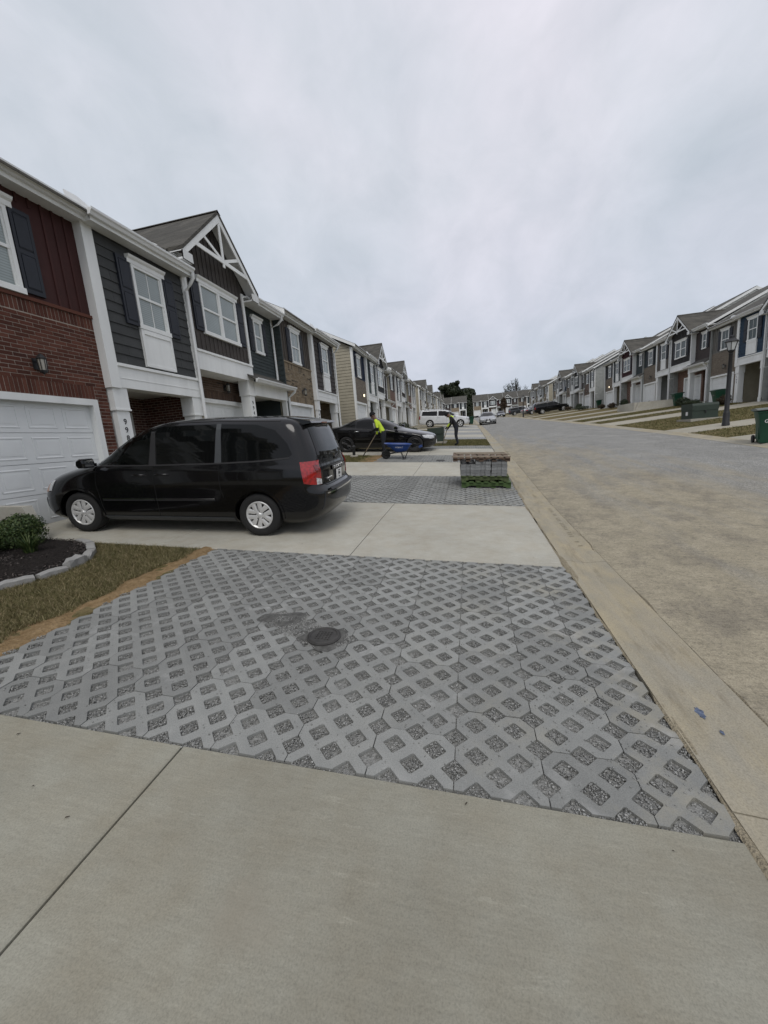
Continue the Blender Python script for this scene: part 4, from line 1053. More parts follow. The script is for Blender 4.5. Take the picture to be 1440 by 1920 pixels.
# left, first building, with the two houses before it that stand beside the camera
house_eb('sage shaken townhouse two doors before house 998, outside the picture', GL, (LX0, -8.1, .1), 0, 3.3, 2.9, 'graphite', 'tan', 'sage', 0, None, True, False)
house_cd('umber gabled townhouse next door before house 998, outside the picture', GL, (LX0, -1.86, .35), 0, 3.0, 2.46, 'umber', 'brown', 'slate', 0)
house_eb('townhouse 998 with red brick garage bay and charcoal shake bay, closest to the black minivan', GL, (LX0, 3.62, .62), 0, 3.30, 2.80, 'red', 'red', 'charcoal', 2, '998', sh=M_NAVY)
house_cd('dark taupe gabled townhouse with brown brick garage and white truss, directly right of house 998', GL, (LX0, 9.73, 1.02), 0, 2.86, 2.50, 'taupe', 'brown', 'greenslate', 2, '994')
house_eb('tan brick townhouse with brown boards and shakes, ending the first left hand building', GL, (LX0, 15.10, 1.26), 0, 3.15, 3.15, 'brownbb', 'tan', 'darkbrown', 1, '990', end_hi=True, vinyl='greenslate')
NICE = {'brownbb': 'brown', 'greybrown': 'grey brown', 'redbrown': 'reddish brown', 'taupeshake': 'taupe'}
def nice(s): return NICE.get(s, s)
ORD = ['first', 'second', 'third', 'fourth', 'fifth', 'sixth']
def row_left(y, zs, specs, bname, vinyl='beige', lit=()):
    n = len(specs)
    for i, (sp, z) in enumerate(zip(specs, zs)):
        lo, hi = i == 0, i == n - 1
        if sp[0] == 'E':
            house_eb('%s townhouse, %s boards, %s brick, %s shakes, in the %s' % (ORD[i], nice(sp[1]), nice(sp[2]), nice(sp[3]), bname), GL, (LX0, y, z), 0, 3.35, 2.95, sp[1], sp[2], sp[3], 0, None, lo, hi, vinyl=vinyl, porch=sp[4] if len(sp) > 4 else 'greyvinyl', lit=i in lit); y += 6.3
        else:
            house_cd('%s townhouse, %s gable, %s brick, %s siding, in the %s' % (ORD[i], nice(sp[1]), nice(sp[2]), nice(sp[3]), bname), GL, (LX0, y, z), 0, 3.10, 2.45, sp[1], sp[2], sp[3], 0, None, lo, hi, vinyl=vinyl); y += 5.55
    return y
row_left(25.3, [2.05, 2.1, 2.45, 2.75, 3.0], [('E', 'navy', 'greybrown', 'sage', 'greyvinyl'), ('C', 'graphite', 'brown', 'umber'), ('E', 'umber', 'redbrown', 'blackish', 'tan'), ('C', 'taupe', 'brown', 'slate'), ('E', 'brownbb', 'redbrown', 'darkbrown', 'tan')], 'second left hand building', lit=(0,))
row_left(60.5, [3.45, 3.7, 3.9, 4.2, 4.4], [('E', 'slate', 'tan', 'charcoal', 'greyvinyl'), ('C', 'umber', 'redbrown', 'graphite'), ('E', 'brownbb', 'brown', 'sage', 'greyvinyl'), ('C', 'taupe', 'brown', 'slate'), ('E', 'navy', 'tan', 'darkbrown', 'tan')], 'third left hand building')
row_left(96.5, [4.9, 5.2, 5.4, 5.7], [('E', 'graphite', 'brown', 'taupeshake', 'tan'), ('C', 'maroon', 'red', 'slate'), ('E', 'brownbb', 'greybrown', 'charcoal', 'greyvinyl'), ('C', 'graphite', 'brown', 'umber')], 'fourth left hand building')
# right: the same plan turned round, so each house is set from its far end
def right_eb(y1, z, label, bb, brick, shake, lo=False, hi=False, number=None, **k):
    return house_eb(label, GR, (RX0, y1, z), PI, 3.05, 2.75, bb, brick, shake, 0, number, lo, hi, pane=M_PANE2, **k)
def right_cd(y1, z, label, bb, brick, lapc, lo=False, hi=False, **k):
    return house_cd(label, GR, (RX0, y1, z), PI, 3.30, 2.40, bb, brick, lapc, 0, None, lo, hi, pane=M_PANE2, **k)
right_cd(28.95, 1.75, 'townhouse half out of the picture at the right edge beside the navy blue shake bay', 'taupe', 'redbrown', 'umber', vinyl='greyvinyl')
right_eb(34.9, 2.05, 'townhouse with navy blue shakes and grey boards over tan brick, behind the lamp post', 'grey', 'greybrown', 'blue', number='102', porch='beige', vinyl='greyvinyl')
right_cd(40.75, 2.5, 'blackish gabled townhouse with reddish brown brick and white truss, nearest gable on the right', 'blackish', 'redbrown', 'umber', vinyl='greyvinyl')
right_eb(46.6, 2.85, 'townhouse with taupe shakes and slate boards, between the blackish and the maroon gable', 'slate', 'greybrown', 'taupeshake', porch='greyvinyl', vinyl='greyvinyl')
right_cd(52.35, 3.05, 'maroon gabled townhouse with red brick garage and white truss on the right', 'maroon', 'red', 'slate', vinyl='greyvinyl')
right_eb(58.2, 3.2, 'townhouse with slate shakes and brown brick ending the near right hand building', 'graphite', 'greybrown', 'slate', lo=True, porch='beige', vinyl='greyvinyl', lit=True)
def row_right(y, zs, specs, bname, vinyl):
    n = len(specs)
    for i, (sp, z) in enumerate(zip(specs, zs)):
        lo, hi = i == n - 1, i == 0                   # turned round: near end is t = wd
        if sp[0] == 'E': y += 5.8; right_eb(y, z, '%s townhouse, %s boards, %s brick, %s shakes, in the %s' % (ORD[i], nice(sp[1]), nice(sp[2]), nice(sp[3]), bname), sp[1], sp[2], sp[3], lo, hi, vinyl=vinyl, porch='tan')
        else: y += 5.7; right_cd(y, z, '%s townhouse, %s gable, %s brick, %s siding, in the %s' % (ORD[i], nice(sp[1]), nice(sp[2]), nice(sp[3]), bname), sp[1], sp[2], sp[3], lo, hi, vinyl=vinyl)
row_right(62.2, [3.6, 3.95, 4.3, 4.65, 4.9], [('E', 'grey', 'brown', 'graphite'), ('C', 'graphite', 'brown', 'umber'), ('E', 'blackish', 'greybrown', 'taupeshake'), ('C', 'taupe', 'greybrown', 'navy'), ('E', 'slate', 'tan', 'umber')], 'second right hand building', 'greyvinyl')
row_right(95.5, [5.3, 5.5, 5.8, 6.1, 6.3], [('E', 'brownbb', 'tan', 'charcoal'), ('C', 'blackish', 'greybrown', 'slate'), ('E', 'grey', 'greybrown', 'navy'), ('C', 'umber', 'brown', 'graphite'), ('E', 'taupe', 'tan', 'slate')], 'third right hand building', 'beige')
# rows closing the street: they face the camera (turned a quarter)
GF = 'townhouses closing the far end of the street'
FY = 168.0
def far(kind, x, z, label, *mats, lo=False, hi=False):
    q = -PI / 2
    if kind == 'E': return house_eb(label, GF, (x, FY, z), q, 3.1, 2.9, *mats, 0, None, lo, hi, pane=M_PANE, porch='tan')
    return house_cd(label, GF, (x, FY, z), q, 3.1, 2.5, *mats, 0, None, lo, hi)
far('E', 2.2, 8.2, 'grey boarded, tan brick townhouse at the left end of the far cross row', 'grey', 'tan', 'graphite', lo=True)
far('C', 8.25, 8.2, 'blackish gabled townhouse, left one of the two gables in the far row', 'blackish', 'brown', 'maroon')
far('C', 13.9, 8.25, 'graphite gabled townhouse, right one of the two gables in the far row', 'graphite', 'greybrown', 'umber')
far('E', 19.55, 8.3, 'brown boarded townhouse at the right end of the far row behind the lamp post', 'brownbb', 'greybrown', 'slate', hi=True)
far('E', -6.6, 8.4, 'townhouse with slate shakes beyond the left hand houses, in front of the dark trees', 'graphite', 'tan', 'slate', hi=True)
far('C', -12.3, 8.4, 'gabled townhouse of the far row mostly hidden behind the left hand houses', 'blackish', 'brown', 'umber', lo=True)

# ================================================================== VEHICLES
def m_carpaint(name, col, rough=.18, metal=0.0, coat=.5):
    N = Nodes('car_paint_' + name); n = N.noise(1.4, 4, .6)
    N.set(Base_Color=N.mix(N.ramp(n, [(.3, 0.0), (.7, 1.0)]), sc(col, .9), sc(col, 1.08)), Metallic=metal)
    N.set(Roughness=N.ramp(N.noise(4, 5, .65), [(.3, rough), (.75, rough + .10)])); N.p.inputs['Coat Weight'].default_value = coat; N.p.inputs['Coat Roughness'].default_value = .04
    N.p.inputs['Specular IOR Level'].default_value = .25; return N.m
P_BLACK = m_carpaint('black', (.004, .004, .0045), .12)
P_WHITE = m_carpaint('white', (.62, .63, .64), .25)
P_SILVER = m_carpaint('silver', (.33, .34, .35), .3, .5)
P_GREY = m_carpaint('grey', (.045, .05, .056), .25, .4)
M_TYRE = paint('tyre_rubber', (.012, .012, .012), .85, .2, 12, .3, 90)
M_ARCH = paint('wheel_well', (.004, .004, .004), .95)
M_PLAST = paint('black_plastic', (.014, .014, .015), .6, .1, 8, .1, 90)
M_PLASTG = paint('grey_plastic', (.045, .05, .055), .55, .1, 8, .1, 90)
M_ALU = paint('wheel_silver', (.62, .62, .61), .35, .08, 8, metal=.35)
M_CHROME = paint('chrome', (.75, .76, .77), .12, .03, 8, metal=1.0)
M_RIMB = paint('wheel_black', (.010, .010, .011), .3, .1)
def m_glass(name, tint, mixv):
    N = Nodes(name); t = N.n('ShaderNodeBsdfTransparent'); t.inputs[0].default_value = (*tint, 1); m = N.n('ShaderNodeMixShader')
    N.set(Base_Color=(.004, .005, .005), Roughness=.03); N.p.inputs['Specular IOR Level'].default_value = .55; m.inputs[0].default_value = mixv
    N.l(t.outputs[0], m.inputs[1]); N.l(N.p.outputs[0], m.inputs[2]); N.l(m.outputs[0], N.out.inputs[0]); return N.m
M_TINT = paint('privacy_glass', (.004, .0045, .0045), .035, .1, 2, spec=.28)
M_CLEAR = m_glass('car_glass', (.62, .68, .65), .50)
def m_light(name, col, rough=.12, em=0):
    N = Nodes(name); v = N.noise(30, 2); N.set(Base_Color=N.mix(N.ramp(v, [(.35, 0.0), (.65, 1.0)]), sc(col, .6), sc(col, 1.15)), Roughness=rough); N.p.inputs['Coat Weight'].default_value = 1.0
    return N.m
M_RED = m_light('red_lens', (.34, .006, .008)); M_RED2 = m_light('red_lens_deep', (.16, .003, .004)); M_LENS = m_light('clear_lens', (.55, .56, .57)); M_AMBER = m_light('amber_lens', (.42, .16, .05))
M_SEAT = paint('seat_fabric', (.03, .031, .033), .9, .1)

def pchip(xs, ys):
    xs = np.asarray(xs, float); ys = np.asarray(ys, float); h = np.diff(xs); d = np.diff(ys) / h; m = np.zeros(len(xs))
    for i in range(1, len(xs) - 1):
        if d[i - 1] * d[i] > 0:
            w1, w2 = 2 * h[i] + h[i - 1], h[i] + 2 * h[i - 1]; m[i] = (w1 + w2) / (w1 / d[i - 1] + w2 / d[i])
    m[0], m[-1] = d[0], d[-1]
    def f(x):
        x = np.clip(x, xs[0], xs[-1]); i = np.clip(np.searchsorted(xs, x) - 1, 0, len(xs) - 2); t = (x - xs[i]) / h[i]
        return (2 * t**3 - 3 * t**2 + 1) * ys[i] + (t**3 - 2 * t**2 + t) * h[i] * m[i] + (-2 * t**3 + 3 * t**2) * ys[i + 1] + (t**3 - t**2) * h[i] * m[i + 1]
    return f
class Shape:
    """car body as stacked plan outlines: front F(z), rear R(z), half width W(z), rounded ends"""
    def __init__(s, F, R, W, Lf, Lr, nf=2.4, nr=3.2, z0=.2, z1=1.7):
        s.F, s.R, s.W, s.Lf, s.Lr = [pchip(*zip(*q)) for q in (F, R, W, Lf, Lr)]; s.nf, s.nr, s.z0, s.z1 = nf, nr, z0, z1
    def lens(s, z):
        F, R = s.F(z), s.R(z); tot = F - R; return np.minimum(s.Lf(z), tot * .49), np.minimum(s.Lr(z), tot * .49)
    def y(s, x, z):
        F, R = s.F(z), s.R(z); lf, lr = s.lens(z); a = np.clip((F - x) / lf, 0, 1); b = np.clip((x - R) / lr, 0, 1)
        return s.W(z) * (1 - (1 - a) ** s.nf) ** (1 / s.nf) * (1 - (1 - b) ** s.nr) ** (1 / s.nr)
    def xr(s, y, z):
        lf, lr = s.lens(z); q = np.clip(np.abs(y) / s.W(z), 0, 1); return s.R(z) + lr * (1 - (1 - q ** s.nr) ** (1 / s.nr))
    def xf(s, y, z):
        lf, lr = s.lens(z); q = np.clip(np.abs(y) / s.W(z), 0, 1); return s.F(z) - lf * (1 - (1 - q ** s.nf) ** (1 / s.nf))
    def body(s, nz=46, K=9, Mm=14, extra=()):
        zs = np.unique(np.concatenate([np.linspace(s.z0, s.z1, nz), extra, s.z1 - (s.z1 - s.z0) * np.array([.004, .01, .02, .035])])); V = []
        for z in zs:
            lf, lr = s.lens(z); F, R, W_ = s.F(z), s.R(z), s.W(z); th = np.linspace(0, PI / 2, K)
            fx = F - lf * (1 - np.cos(th) ** (2 / s.nf)); fy = W_ * np.sin(th) ** (2 / s.nf)
            rx = R + lr * (1 - np.cos(th[::-1]) ** (2 / s.nr)); ry = W_ * np.sin(th[::-1]) ** (2 / s.nr)
            mx = np.linspace(fx[-1], rx[0], Mm)[1:-1]; hx = np.concatenate([fx, mx, rx]); hy = np.concatenate([fy, np.full(len(mx), W_), ry])
            X = np.concatenate([hx, hx[-2:0:-1]]); Y = np.concatenate([hy, -hy[-2:0:-1]]); V.append(np.stack([X, Y, np.full(len(X), z)], 1))
        n = len(V[0]); f = []
        for i in range(len(zs) - 1):
            for k in range(n): f.append((i * n + k, i * n + (k + 1) % n, (i + 1) * n + (k + 1) % n, (i + 1) * n + k))
        f += [tuple(range(n))[::-1], tuple((len(zs) - 1) * n + k for k in range(n))]
        return MB().add(np.concatenate(V), f)
def resample(P, n):
    P = np.asarray(P, float); d = np.concatenate([[0], np.cumsum(np.hypot(*np.diff(P, axis=0).T))]); t = np.linspace(0, d[-1], n)
    return np.stack([np.interp(t, d, P[:, 0]), np.interp(t, d, P[:, 1])], 1)
def patch(sh, lo, up, where, off=.004, N=14, M=8, smooth=True, th=.012):
    """skin piece on the body: lo/up polylines in (x,z) for sides 'l','r' or (y,z) for 'rear','front'"""
    A, B = resample(lo, N), resample(up, N); mb = MB(); v = []
    for layer in (0, 1):
        o = off if layer == 0 else off - th
        for j in range(M):
            t = j / (M - 1); Q = A * (1 - t) + B * t
            for a, z in Q:
                if where in 'lr': y = float(sh.y(a, z)) + o; v.append((a, y if where == 'l' else -y, z))
                elif where == 'rear': v.append((float(sh.xr(a, z)) - o, a, z))
                else: v.append((float(sh.xf(a, z)) + o, a, z))
    f = []; q = N * M
    for j in range(M - 1):
        for i in range(N - 1):
            a = (j * N + i, j * N + i + 1, (j + 1) * N + i + 1, (j + 1) * N + i); f.append(a); f.append(tuple(q + k for k in a[::-1]))
    per = list(range(N)) + [j * N + N - 1 for j in range(1, M)] + [(M - 1) * N + i for i in range(N - 2, -1, -1)] + [j * N for j in range(M - 2, 0, -1)]
    for i in range(len(per)): a, b = per[i], per[(i + 1) % len(per)]; f.append((a, q + a, q + b, b))
    return mb.add(v, f)
def ribbon(sh, pts, where, wd, off=.003, n=24):
    P = resample(pts, n); T = np.gradient(P, axis=0); T /= np.hypot(*T.T)[:, None] + 1e-9; Nn = np.stack([-T[:, 1], T[:, 0]], 1) * wd / 2
    return patch(sh, P - Nn, P + Nn, where, off, n, 2)
def boolean(mesh, cutters):
    a = bpy.data.objects.new('tmp', mesh); COL.objects.link(a); tmp = [a]
    for c in cutters:
        b = bpy.data.objects.new('tmp', c); COL.objects.link(b); tmp.append(b); m = a.modifiers.new('b', 'BOOLEAN'); m.operation = 'DIFFERENCE'; m.object = b; m.solver = 'EXACT'
    dg = bpy.context.evaluated_depsgraph_get(); r = bpy.data.meshes.new_from_object(a.evaluated_get(dg))
    for o in tmp: bpy.data.objects.remove(o)
    return r
def wheel_tyre(R, wd, rr):
    h = wd / 2
    return MB().lathe([(rr - .012, -h * .80), (rr + .012, -h), (rr + (R - rr) * .5, -h * 1.06), (R - .028, -h * .96), (R - .006, -h * .80), (R, -h * .45), (R, h * .45), (R - .006, h * .80), (R - .028, h * .96), (rr + (R - rr) * .5, h * 1.06), (rr + .012, h), (rr - .012, h * .80), (rr - .02, 0), (rr - .012, -h * .8)], 40, 1, cap=False)
def wheel_rim(rr, wd, spokes, style):
    """outer face towards +y"""
    mb = MB(); y0 = wd / 2 - .030
    mb.lathe([(rr + .004, y0 + .018), (rr - .012, y0 + .026), (rr - .030, y0 + .012), (rr - .032, y0 - .03), (rr + .004, y0 - .03)], 40, 1, cap=False)
    mb.lathe([(.0, y0 + .028), (.022, y0 + .028), (.030, y0 + .020), (.062, y0 + .004), (.066, y0 - .03), (0, y0 - .03)], 20, 1)
    for k in range(spokes):
        a = 2 * PI * k / spokes + .3
        pairs = [-1, 1] if style in ('double', 'cap') else [0]
        for s in pairs:
            off = s * (.030 if style == 'cap' else .022); spread = s * (.30 if style == 'cap' else .10)
            wi, wo = {'cap': (.024, .040), 'double': (.010, .013), 'single': (.036, .048)}[style]
            c, n_ = (math.cos(a), math.sin(a)), (-math.sin(a), math.cos(a)); r0, r1 = .035, rr - .02
            a2 = a + spread * .9; c2, n2 = (math.cos(a2), math.sin(a2)), (-math.sin(a2), math.cos(a2))
            p = []
            for (cc, nn, r, w_, yy, ofs) in ((c, n_, r0, wi, y0 + .012, off), (c2, n2, r1, wo, y0 + .012, 0)):
                for sg in (-1, 1): p.append((cc[0] * r + nn[0] * (ofs + sg * w_), yy, cc[1] * r + nn[1] * (ofs + sg * w_)))
            q = [(x, y - .022, z) for x, y, z in p]; m = [((x1 + x2) / 2, yy + .010, (z1 + z2) / 2) for (x1, yy, z1), (x2, _, z2) in ((p[0], p[1]), (p[2], p[3]))]
            mb.add(p + q + m, [(0, 8, 9, 2), (8, 1, 3, 9), (0, 2, 6, 4), (1, 5, 7, 3), (4, 6, 7, 5), (0, 1, 8), (2, 9, 3)])
    return mb
def add_wheels(T, xf, xr, track, R, wd, rr, spokes, style, rim_mat, near):
    for x in (xf, xr):
        for s in (1, -1):
            Wt = part('wheel', lambda: MB().lathe([(0, -wd * .4), (rr + .0, -wd * .4), (rr, wd * .18), (0, wd * .18)], 24, 1), M_ARCH, T, ('wh', rr, wd), loc=(x, s * track, R), rot=(0, random.uniform(0, 6), 0 if s > 0 else PI))
            part('tyre', lambda: wheel_tyre(R, wd, rr), M_TYRE, Wt, ('ty', R, wd, rr), smooth=40)
            part('rim', lambda: wheel_rim(rr, wd, spokes, style), rim_mat, Wt, ('rim', rr, wd, spokes, style), smooth=35)
            if near:
                def nuts():
                    mb = MB()
                    for k in range(5): a = 2 * PI * k / 5 + .6; mb.lathe([(.012, wd / 2 - .05), (.012, wd / 2 - .015), (0, wd / 2 - .013)], 8, 1, (.062 * math.cos(a), 0, .062 * math.sin(a)))
                    return mb
                part('wheel_nuts', nuts, M_PLAST, Wt, ('nuts', wd))
def cyl_mesh(x, r, y0, y1, z, n=40):
    return MB().lathe([(r, y0), (r, y1)], n, 1, (x, 0, z)).mesh('cutter')
def prism_mesh(P, y0, y1): return MB().prism([tuple(p) for p in P], 1, y0, y1).mesh('cutter')
def build_body(T, sh, paintm, xf, xr, Ra, Rz, Wmax, cuts=(), nz=46, extra=()):
    m = sh.body(nz, extra=extra).mesh('body')
    cut = [cyl_mesh(x, Ra, s * .52, s * 1.3, Rz) for x in (xf, xr) for s in (1, -1)] + [prism_mesh(*c) for c in cuts]
    m = boolean(m, cut); m.materials.clear(); m = finish(m, 32)
    part('body', m, paintm, T)
    return m
def mirror_part(T, x, y, z, paintm, glass=True):
    for s in (1, -1):
        def mk():
            mb = MB(); P = [(.06, -.02), (.085, .02), (.07, .10), (.02, .125), (-.05, .12), (-.07, .05), (-.06, -.02)]
            n = len(P); v = []
            for k, yy in enumerate((0, .03, .19, .225)):
                q = (.75, 1, 1, .7)[k]; v += [(a * q, s * yy, b * q + (1 - q) * .05) for a, b in P]
            f = [(k * n + i, k * n + (i + 1) % n, (k + 1) * n + (i + 1) % n, (k + 1) * n + i) for k in range(3) for i in range(n)] + [tuple(range(n))[::-1], tuple(3 * n + i for i in range(n))]
            return mb.add(v, f).box(-.03, .03, s * -.06, s * .02, -.01, .04)
        o = part('side_mirror', mk, paintm, T, loc=(x, s * y, z), smooth=45)
        if glass: part('mirror_glass', MB().box(-.070, -.066, s * .035 if s > 0 else -.19, .19 if s > 0 else -.035, .0, .10), M_CHROME, o)
def handle(T, sh, x, z, side, mat, L_=.2):
    y = float(sh.y(x, z)); s = 1 if side == 'l' else -1
    mb = MB().tube([(x - L_ / 2, s * (y - .005), z), (x - L_ / 2 + .025, s * (y + .03), z + .004), (x + L_ / 2 - .025, s * (y + .03), z + .004), (x + L_ / 2, s * (y - .005), z)], [.012, .015, .015, .012], 8)
    return part('door_handle', mb, mat, T, smooth=50)
def plate(T, sh, y, z, txt, where='rear', off=.02, mat=None):
    x = float(sh.xr(y, z)) - off if where == 'rear' else float(sh.xf(y, z)) + off
    s = -1 if where == 'rear' else 1
    o = part('number_plate', MB().box(-.004, .004, -.155, .155, -.078, .078), mat or PLATE, T, loc=(x, y, z))
    for i, (t, size, dz) in enumerate(txt):
        m = text_mesh(t, size, .001); m.materials.append(None)
        part('lettering', m, M_PLAST, o, mw=Matrix.Translation((s * .006, 0, dz)) @ Matrix(((0, 0, s, 0), (s, 0, 0, 0), (0, 1, 0, 0), (0, 0, 0, 1))))
    return o
PLATE = paint('plate_white', (.72, .72, .70), .4, .03)

# --- the black minivan
def minivan(mw):
    T = thing('minivan', 'black minivan parked nose to the garage door of house 998', 'minivan'); T.matrix_world = mw
    sh = Shape(F=[(.2, 2.36), (.3, 2.47), (.5, 2.51), (.64, 2.50), (.76, 2.44), (.86, 2.33), (.94, 2.17), (1.0, 1.98), (1.06, 1.74), (1.11, 1.52), (1.2, 1.34), (1.4, 1.00), (1.58, .66), (1.68, .40), (1.74, .16), (1.785, -.20), (1.81, -.65)],
               R=[(.2, -2.40), (.34, -2.58), (.5, -2.64), (.68, -2.63), (.74, -2.58), (.80, -2.55), (1.0, -2.54), (1.1, -2.51), (1.3, -2.45), (1.5, -2.37), (1.65, -2.30), (1.73, -2.22), (1.78, -2.10), (1.81, -1.85)],
               W=[(.2, .84), (.28, .93), (.45, .965), (.62, .975), (.85, .985), (1.0, .975), (1.1, .95), (1.3, .90), (1.5, .855), (1.64, .815), (1.72, .77), (1.775, .69), (1.81, .50)],
               Lf=[(.2, .55), (.6, .62), (.9, .75), (1.1, .85), (1.4, .6), (1.81, .4)], Lr=[(.2, .34), (.7, .30), (1.1, .30), (1.6, .30), (1.81, .25)], nf=2.5, nr=3.0, z0=.2, z1=1.81)
    XF, XR, R, track, wd = 1.54, -1.54, .335, .845, .215
    # window outlines (x, z)
    flo, fup = [(1.20, 1.11), (.75, 1.10), (.22, 1.115)], [(1.16, 1.155), (.84, 1.43), (.62, 1.57), (.18, 1.665)]
    slo, sup = [(.06, 1.12), (-.40, 1.13), (-.88, 1.145)], [(.08, 1.67), (-.40, 1.695), (-.90, 1.70)]
    qlo, qup = [(-1.02, 1.15), (-1.55, 1.175), (-2.06, 1.215), (-2.12, 1.25)], [(-1.00, 1.70), (-1.55, 1.685), (-1.86, 1.60), (-2.03, 1.43), (-2.12, 1.25)]
    cuts = [(list(flo) + list(reversed(fup)), -1.3, 1.3)]
    build_body(T, sh, P_BLACK, XF, XR, .385, R, .985, cuts, 52, extra=np.linspace(.9, 1.14, 14))
    for sd in 'lr':
        part('side_window', patch(sh, flo, fup, sd, .002, 18, 8, th=.006), M_CLEAR, T)
        part('side_window', patch(sh, slo, sup, sd, .004, 18, 8), M_TINT, T); part('side_window', patch(sh, qlo, qup, sd, .004, 22, 10), M_TINT, T)
        part('door_pillar', patch(sh, [(.20, 1.10), (.08, 1.10)], [(.16, 1.675), (.10, 1.68)], sd, .004, 4, 8), M_PLAST, T); part('door_pillar', patch(sh, [(-.90, 1.12), (-1.01, 1.12)], [(-.92, 1.71), (-.99, 1.71)], sd, .005, 4, 8), M_PLASTG, T)
        part('belt_trim', ribbon(sh, [(1.10, 1.100), (.2, 1.102), (-.9, 1.125), (-1.6, 1.155), (-2.08, 1.20)], sd, .022, .006), M_PLAST, T)
        part('side_molding', ribbon(sh, [(1.08, .560), (.16, .565)], sd, .030, .014, 10), M_PLAST, T); part('side_molding', ribbon(sh, [(.14, .565), (-.86, .575)], sd, .030, .014, 10), M_PLAST, T)
        part('chrome_strip', ribbon(sh, [(1.08, .578), (.16, .583)], sd, .010, .019, 10), M_CHROME, T); part('chrome_strip', ribbon(sh, [(.14, .583), (-.86, .593)], sd, .010, .019, 10), M_CHROME, T)
        for P in ([(1.13, 1.09), (1.16, .8), (1.12, .45), (1.10, .26)], [(.13, 1.10), (.13, .26)], [(-.96, 1.12), (-.97, .75), (-1.0, .62)]): part('door_seam', ribbon(sh, P, sd, .008, .0022), M_ARCH, T)
        part('roof_rail', ribbon(sh, [(.10, 1.735), (-.9, 1.755), (-1.92, 1.735)], sd, .02, .006), M_PLAST, T)
        handle(T, sh, .38, .955, sd, P_BLACK, .22); handle(T, sh, -.02, .965, sd, P_BLACK, .24)
        s = 1 if sd == 'l' else -1
        for x in (XF, XR):                          # flared arch lips
            arc = [(x + .398 * math.cos(a), R + .398 * math.sin(a)) for a in np.linspace(-.12, PI + .12, 26)]
            part('wheel_arch', ribbon(sh, arc, sd, .035, .010, 30), P_BLACK, T, smooth=60)
        part('sill', patch(sh, [(1.12, .215), (-1.13, .215)], [(1.12, .29), (-1.13, .29)], sd, .012, 12, 3), M_PLASTG, T)
        part('taillight', patch(sh, [(-2.30, .83), (-2.50, .79)], [(-2.24, 1.14), (-2.45, 1.15)], sd, .010, 10, 10), M_RED, T)
        part('headlight', patch(sh, [(2.02, .70), (2.30, .66), (2.44, .66)], [(1.95, .86), (2.15, .86), (2.28, .80)], sd, .008, 12, 6), M_LENS, T)
        part('side_marker', patch(sh, [(2.10, .68), (2.2, .67)], [(2.10, .80), (2.2, .80)], sd, .012, 4, 4), M_AMBER, T)
    part('fuel_door', ribbon(sh, [(-1.36 + .1 * math.cos(a), .93 + .1 * math.sin(a)) for a in np.linspace(0, 2 * PI, 24)], 'l', .006, .003, 30), M_ARCH, T)
    for s in (1, -1):                               # lamp parts on the tailgate face
        ys = sorted([s * .76, s * .90]); part('taillight', patch(sh, [(ys[0], .80), (ys[1], .80)], [(ys[0], 1.14), (ys[1], 1.14)], 'rear', .010, 8, 10), M_RED, T)
        part('brake_lens', patch(sh, [(s * .78, .98), (s * .87, .98)], [(s * .78, 1.09), (s * .87, 1.09)], 'rear', .016, 6, 5), M_RED2, T)
        part('reverse_light', patch(sh, [(s * .765, .80), (s * .87, .80)], [(s * .765, .87), (s * .87, .90)], 'rear', .016, 6, 4), M_LENS, T)
    part('rear_window', patch(sh, [(-.70, 1.17), (0, 1.13), (.70, 1.17)], [(-.60, 1.63), (0, 1.655), (.60, 1.63)], 'rear', .006, 20, 10), M_TINT, T)
    part('windscreen', patch(sh, [(-.82, 1.14), (0, 1.115), (.82, 1.14)], [(-.66, 1.67), (0, 1.70), (.66, 1.67)], 'front', .006, 20, 10), M_TINT, T)
    part('spoiler', MB().prism([(-1.98, 1.785), (-2.34, 1.725), (-2.36, 1.695), (-2.22, 1.67), (-2.02, 1.71)], 1, -.66, .66), P_BLACK, T, smooth=40)
    part('brake_light', MB().box(-2.366, -2.357, -.13, .13, 1.690, 1.710), M_RED2, T)
    o = part('rear_wiper', MB().tube([(-2.51, .02, 1.125), (-2.505, -.10, 1.15), (-2.47, -.42, 1.19)], [.02, .012, .008], 8), M_PLAST, T)
    part('tailgate_trim', patch(sh, [(-.33, .955), (.33, .955)], [(-.33, 1.03), (.33, 1.03)], 'rear', .020, 10, 4), P_BLACK, T)
    part('tailgate_seam', ribbon(sh, [(-.69, 1.15), (-.67, .76), (.67, .76), (.69, 1.15)], 'rear', .008, .002, 40), M_ARCH, T)
    part('plate_recess', patch(sh, [(-.22, .775), (.22, .775)], [(-.25, .945), (.25, .945)], 'rear', .003, 8, 4), M_PLAST, T)
    plate(T, sh, 0, .862, [('SOUTH', .03, .05), ('7094', .07, .0), ('TEMP', .03, -.052)], off=.022)
    Rm = Matrix(((0, 0, -1, 0), (-1, 0, 0, 0), (0, 1, 0, 0), (0, 0, 0, 1)))
    for i, c in enumerate('DODGE'):
        m = text_mesh(c, .072, .004); m.materials.append(None); y = .24 - i * .12; part('badge', m, M_CHROME, T, mw=Matrix.Translation((float(sh.xr(y, 1.0)) - .026, y, .992)) @ Rm)
    for t, z, y in (('GRAND CARAVAN', .855, .47), ('SXT', .81, .47)):
        m = text_mesh(t, .036, .002); m.materials.append(None); part('badge', m, M_CHROME, T, mw=Matrix.Translation((float(sh.xr(y, z)) - .008, y, z)) @ Rm)
    part('bumper', patch(sh, [(-.86, .42), (0, .40), (.86, .42)], [(-.80, .69), (0, .69), (.80, .69)], 'rear', .010, 22, 6), P_BLACK, T, smooth=60)
    part('bumper_strip', ribbon(sh, [(-.76, .655), (0, .655), (.76, .655)], 'rear', .018, .016, 24), M_CHROME, T)
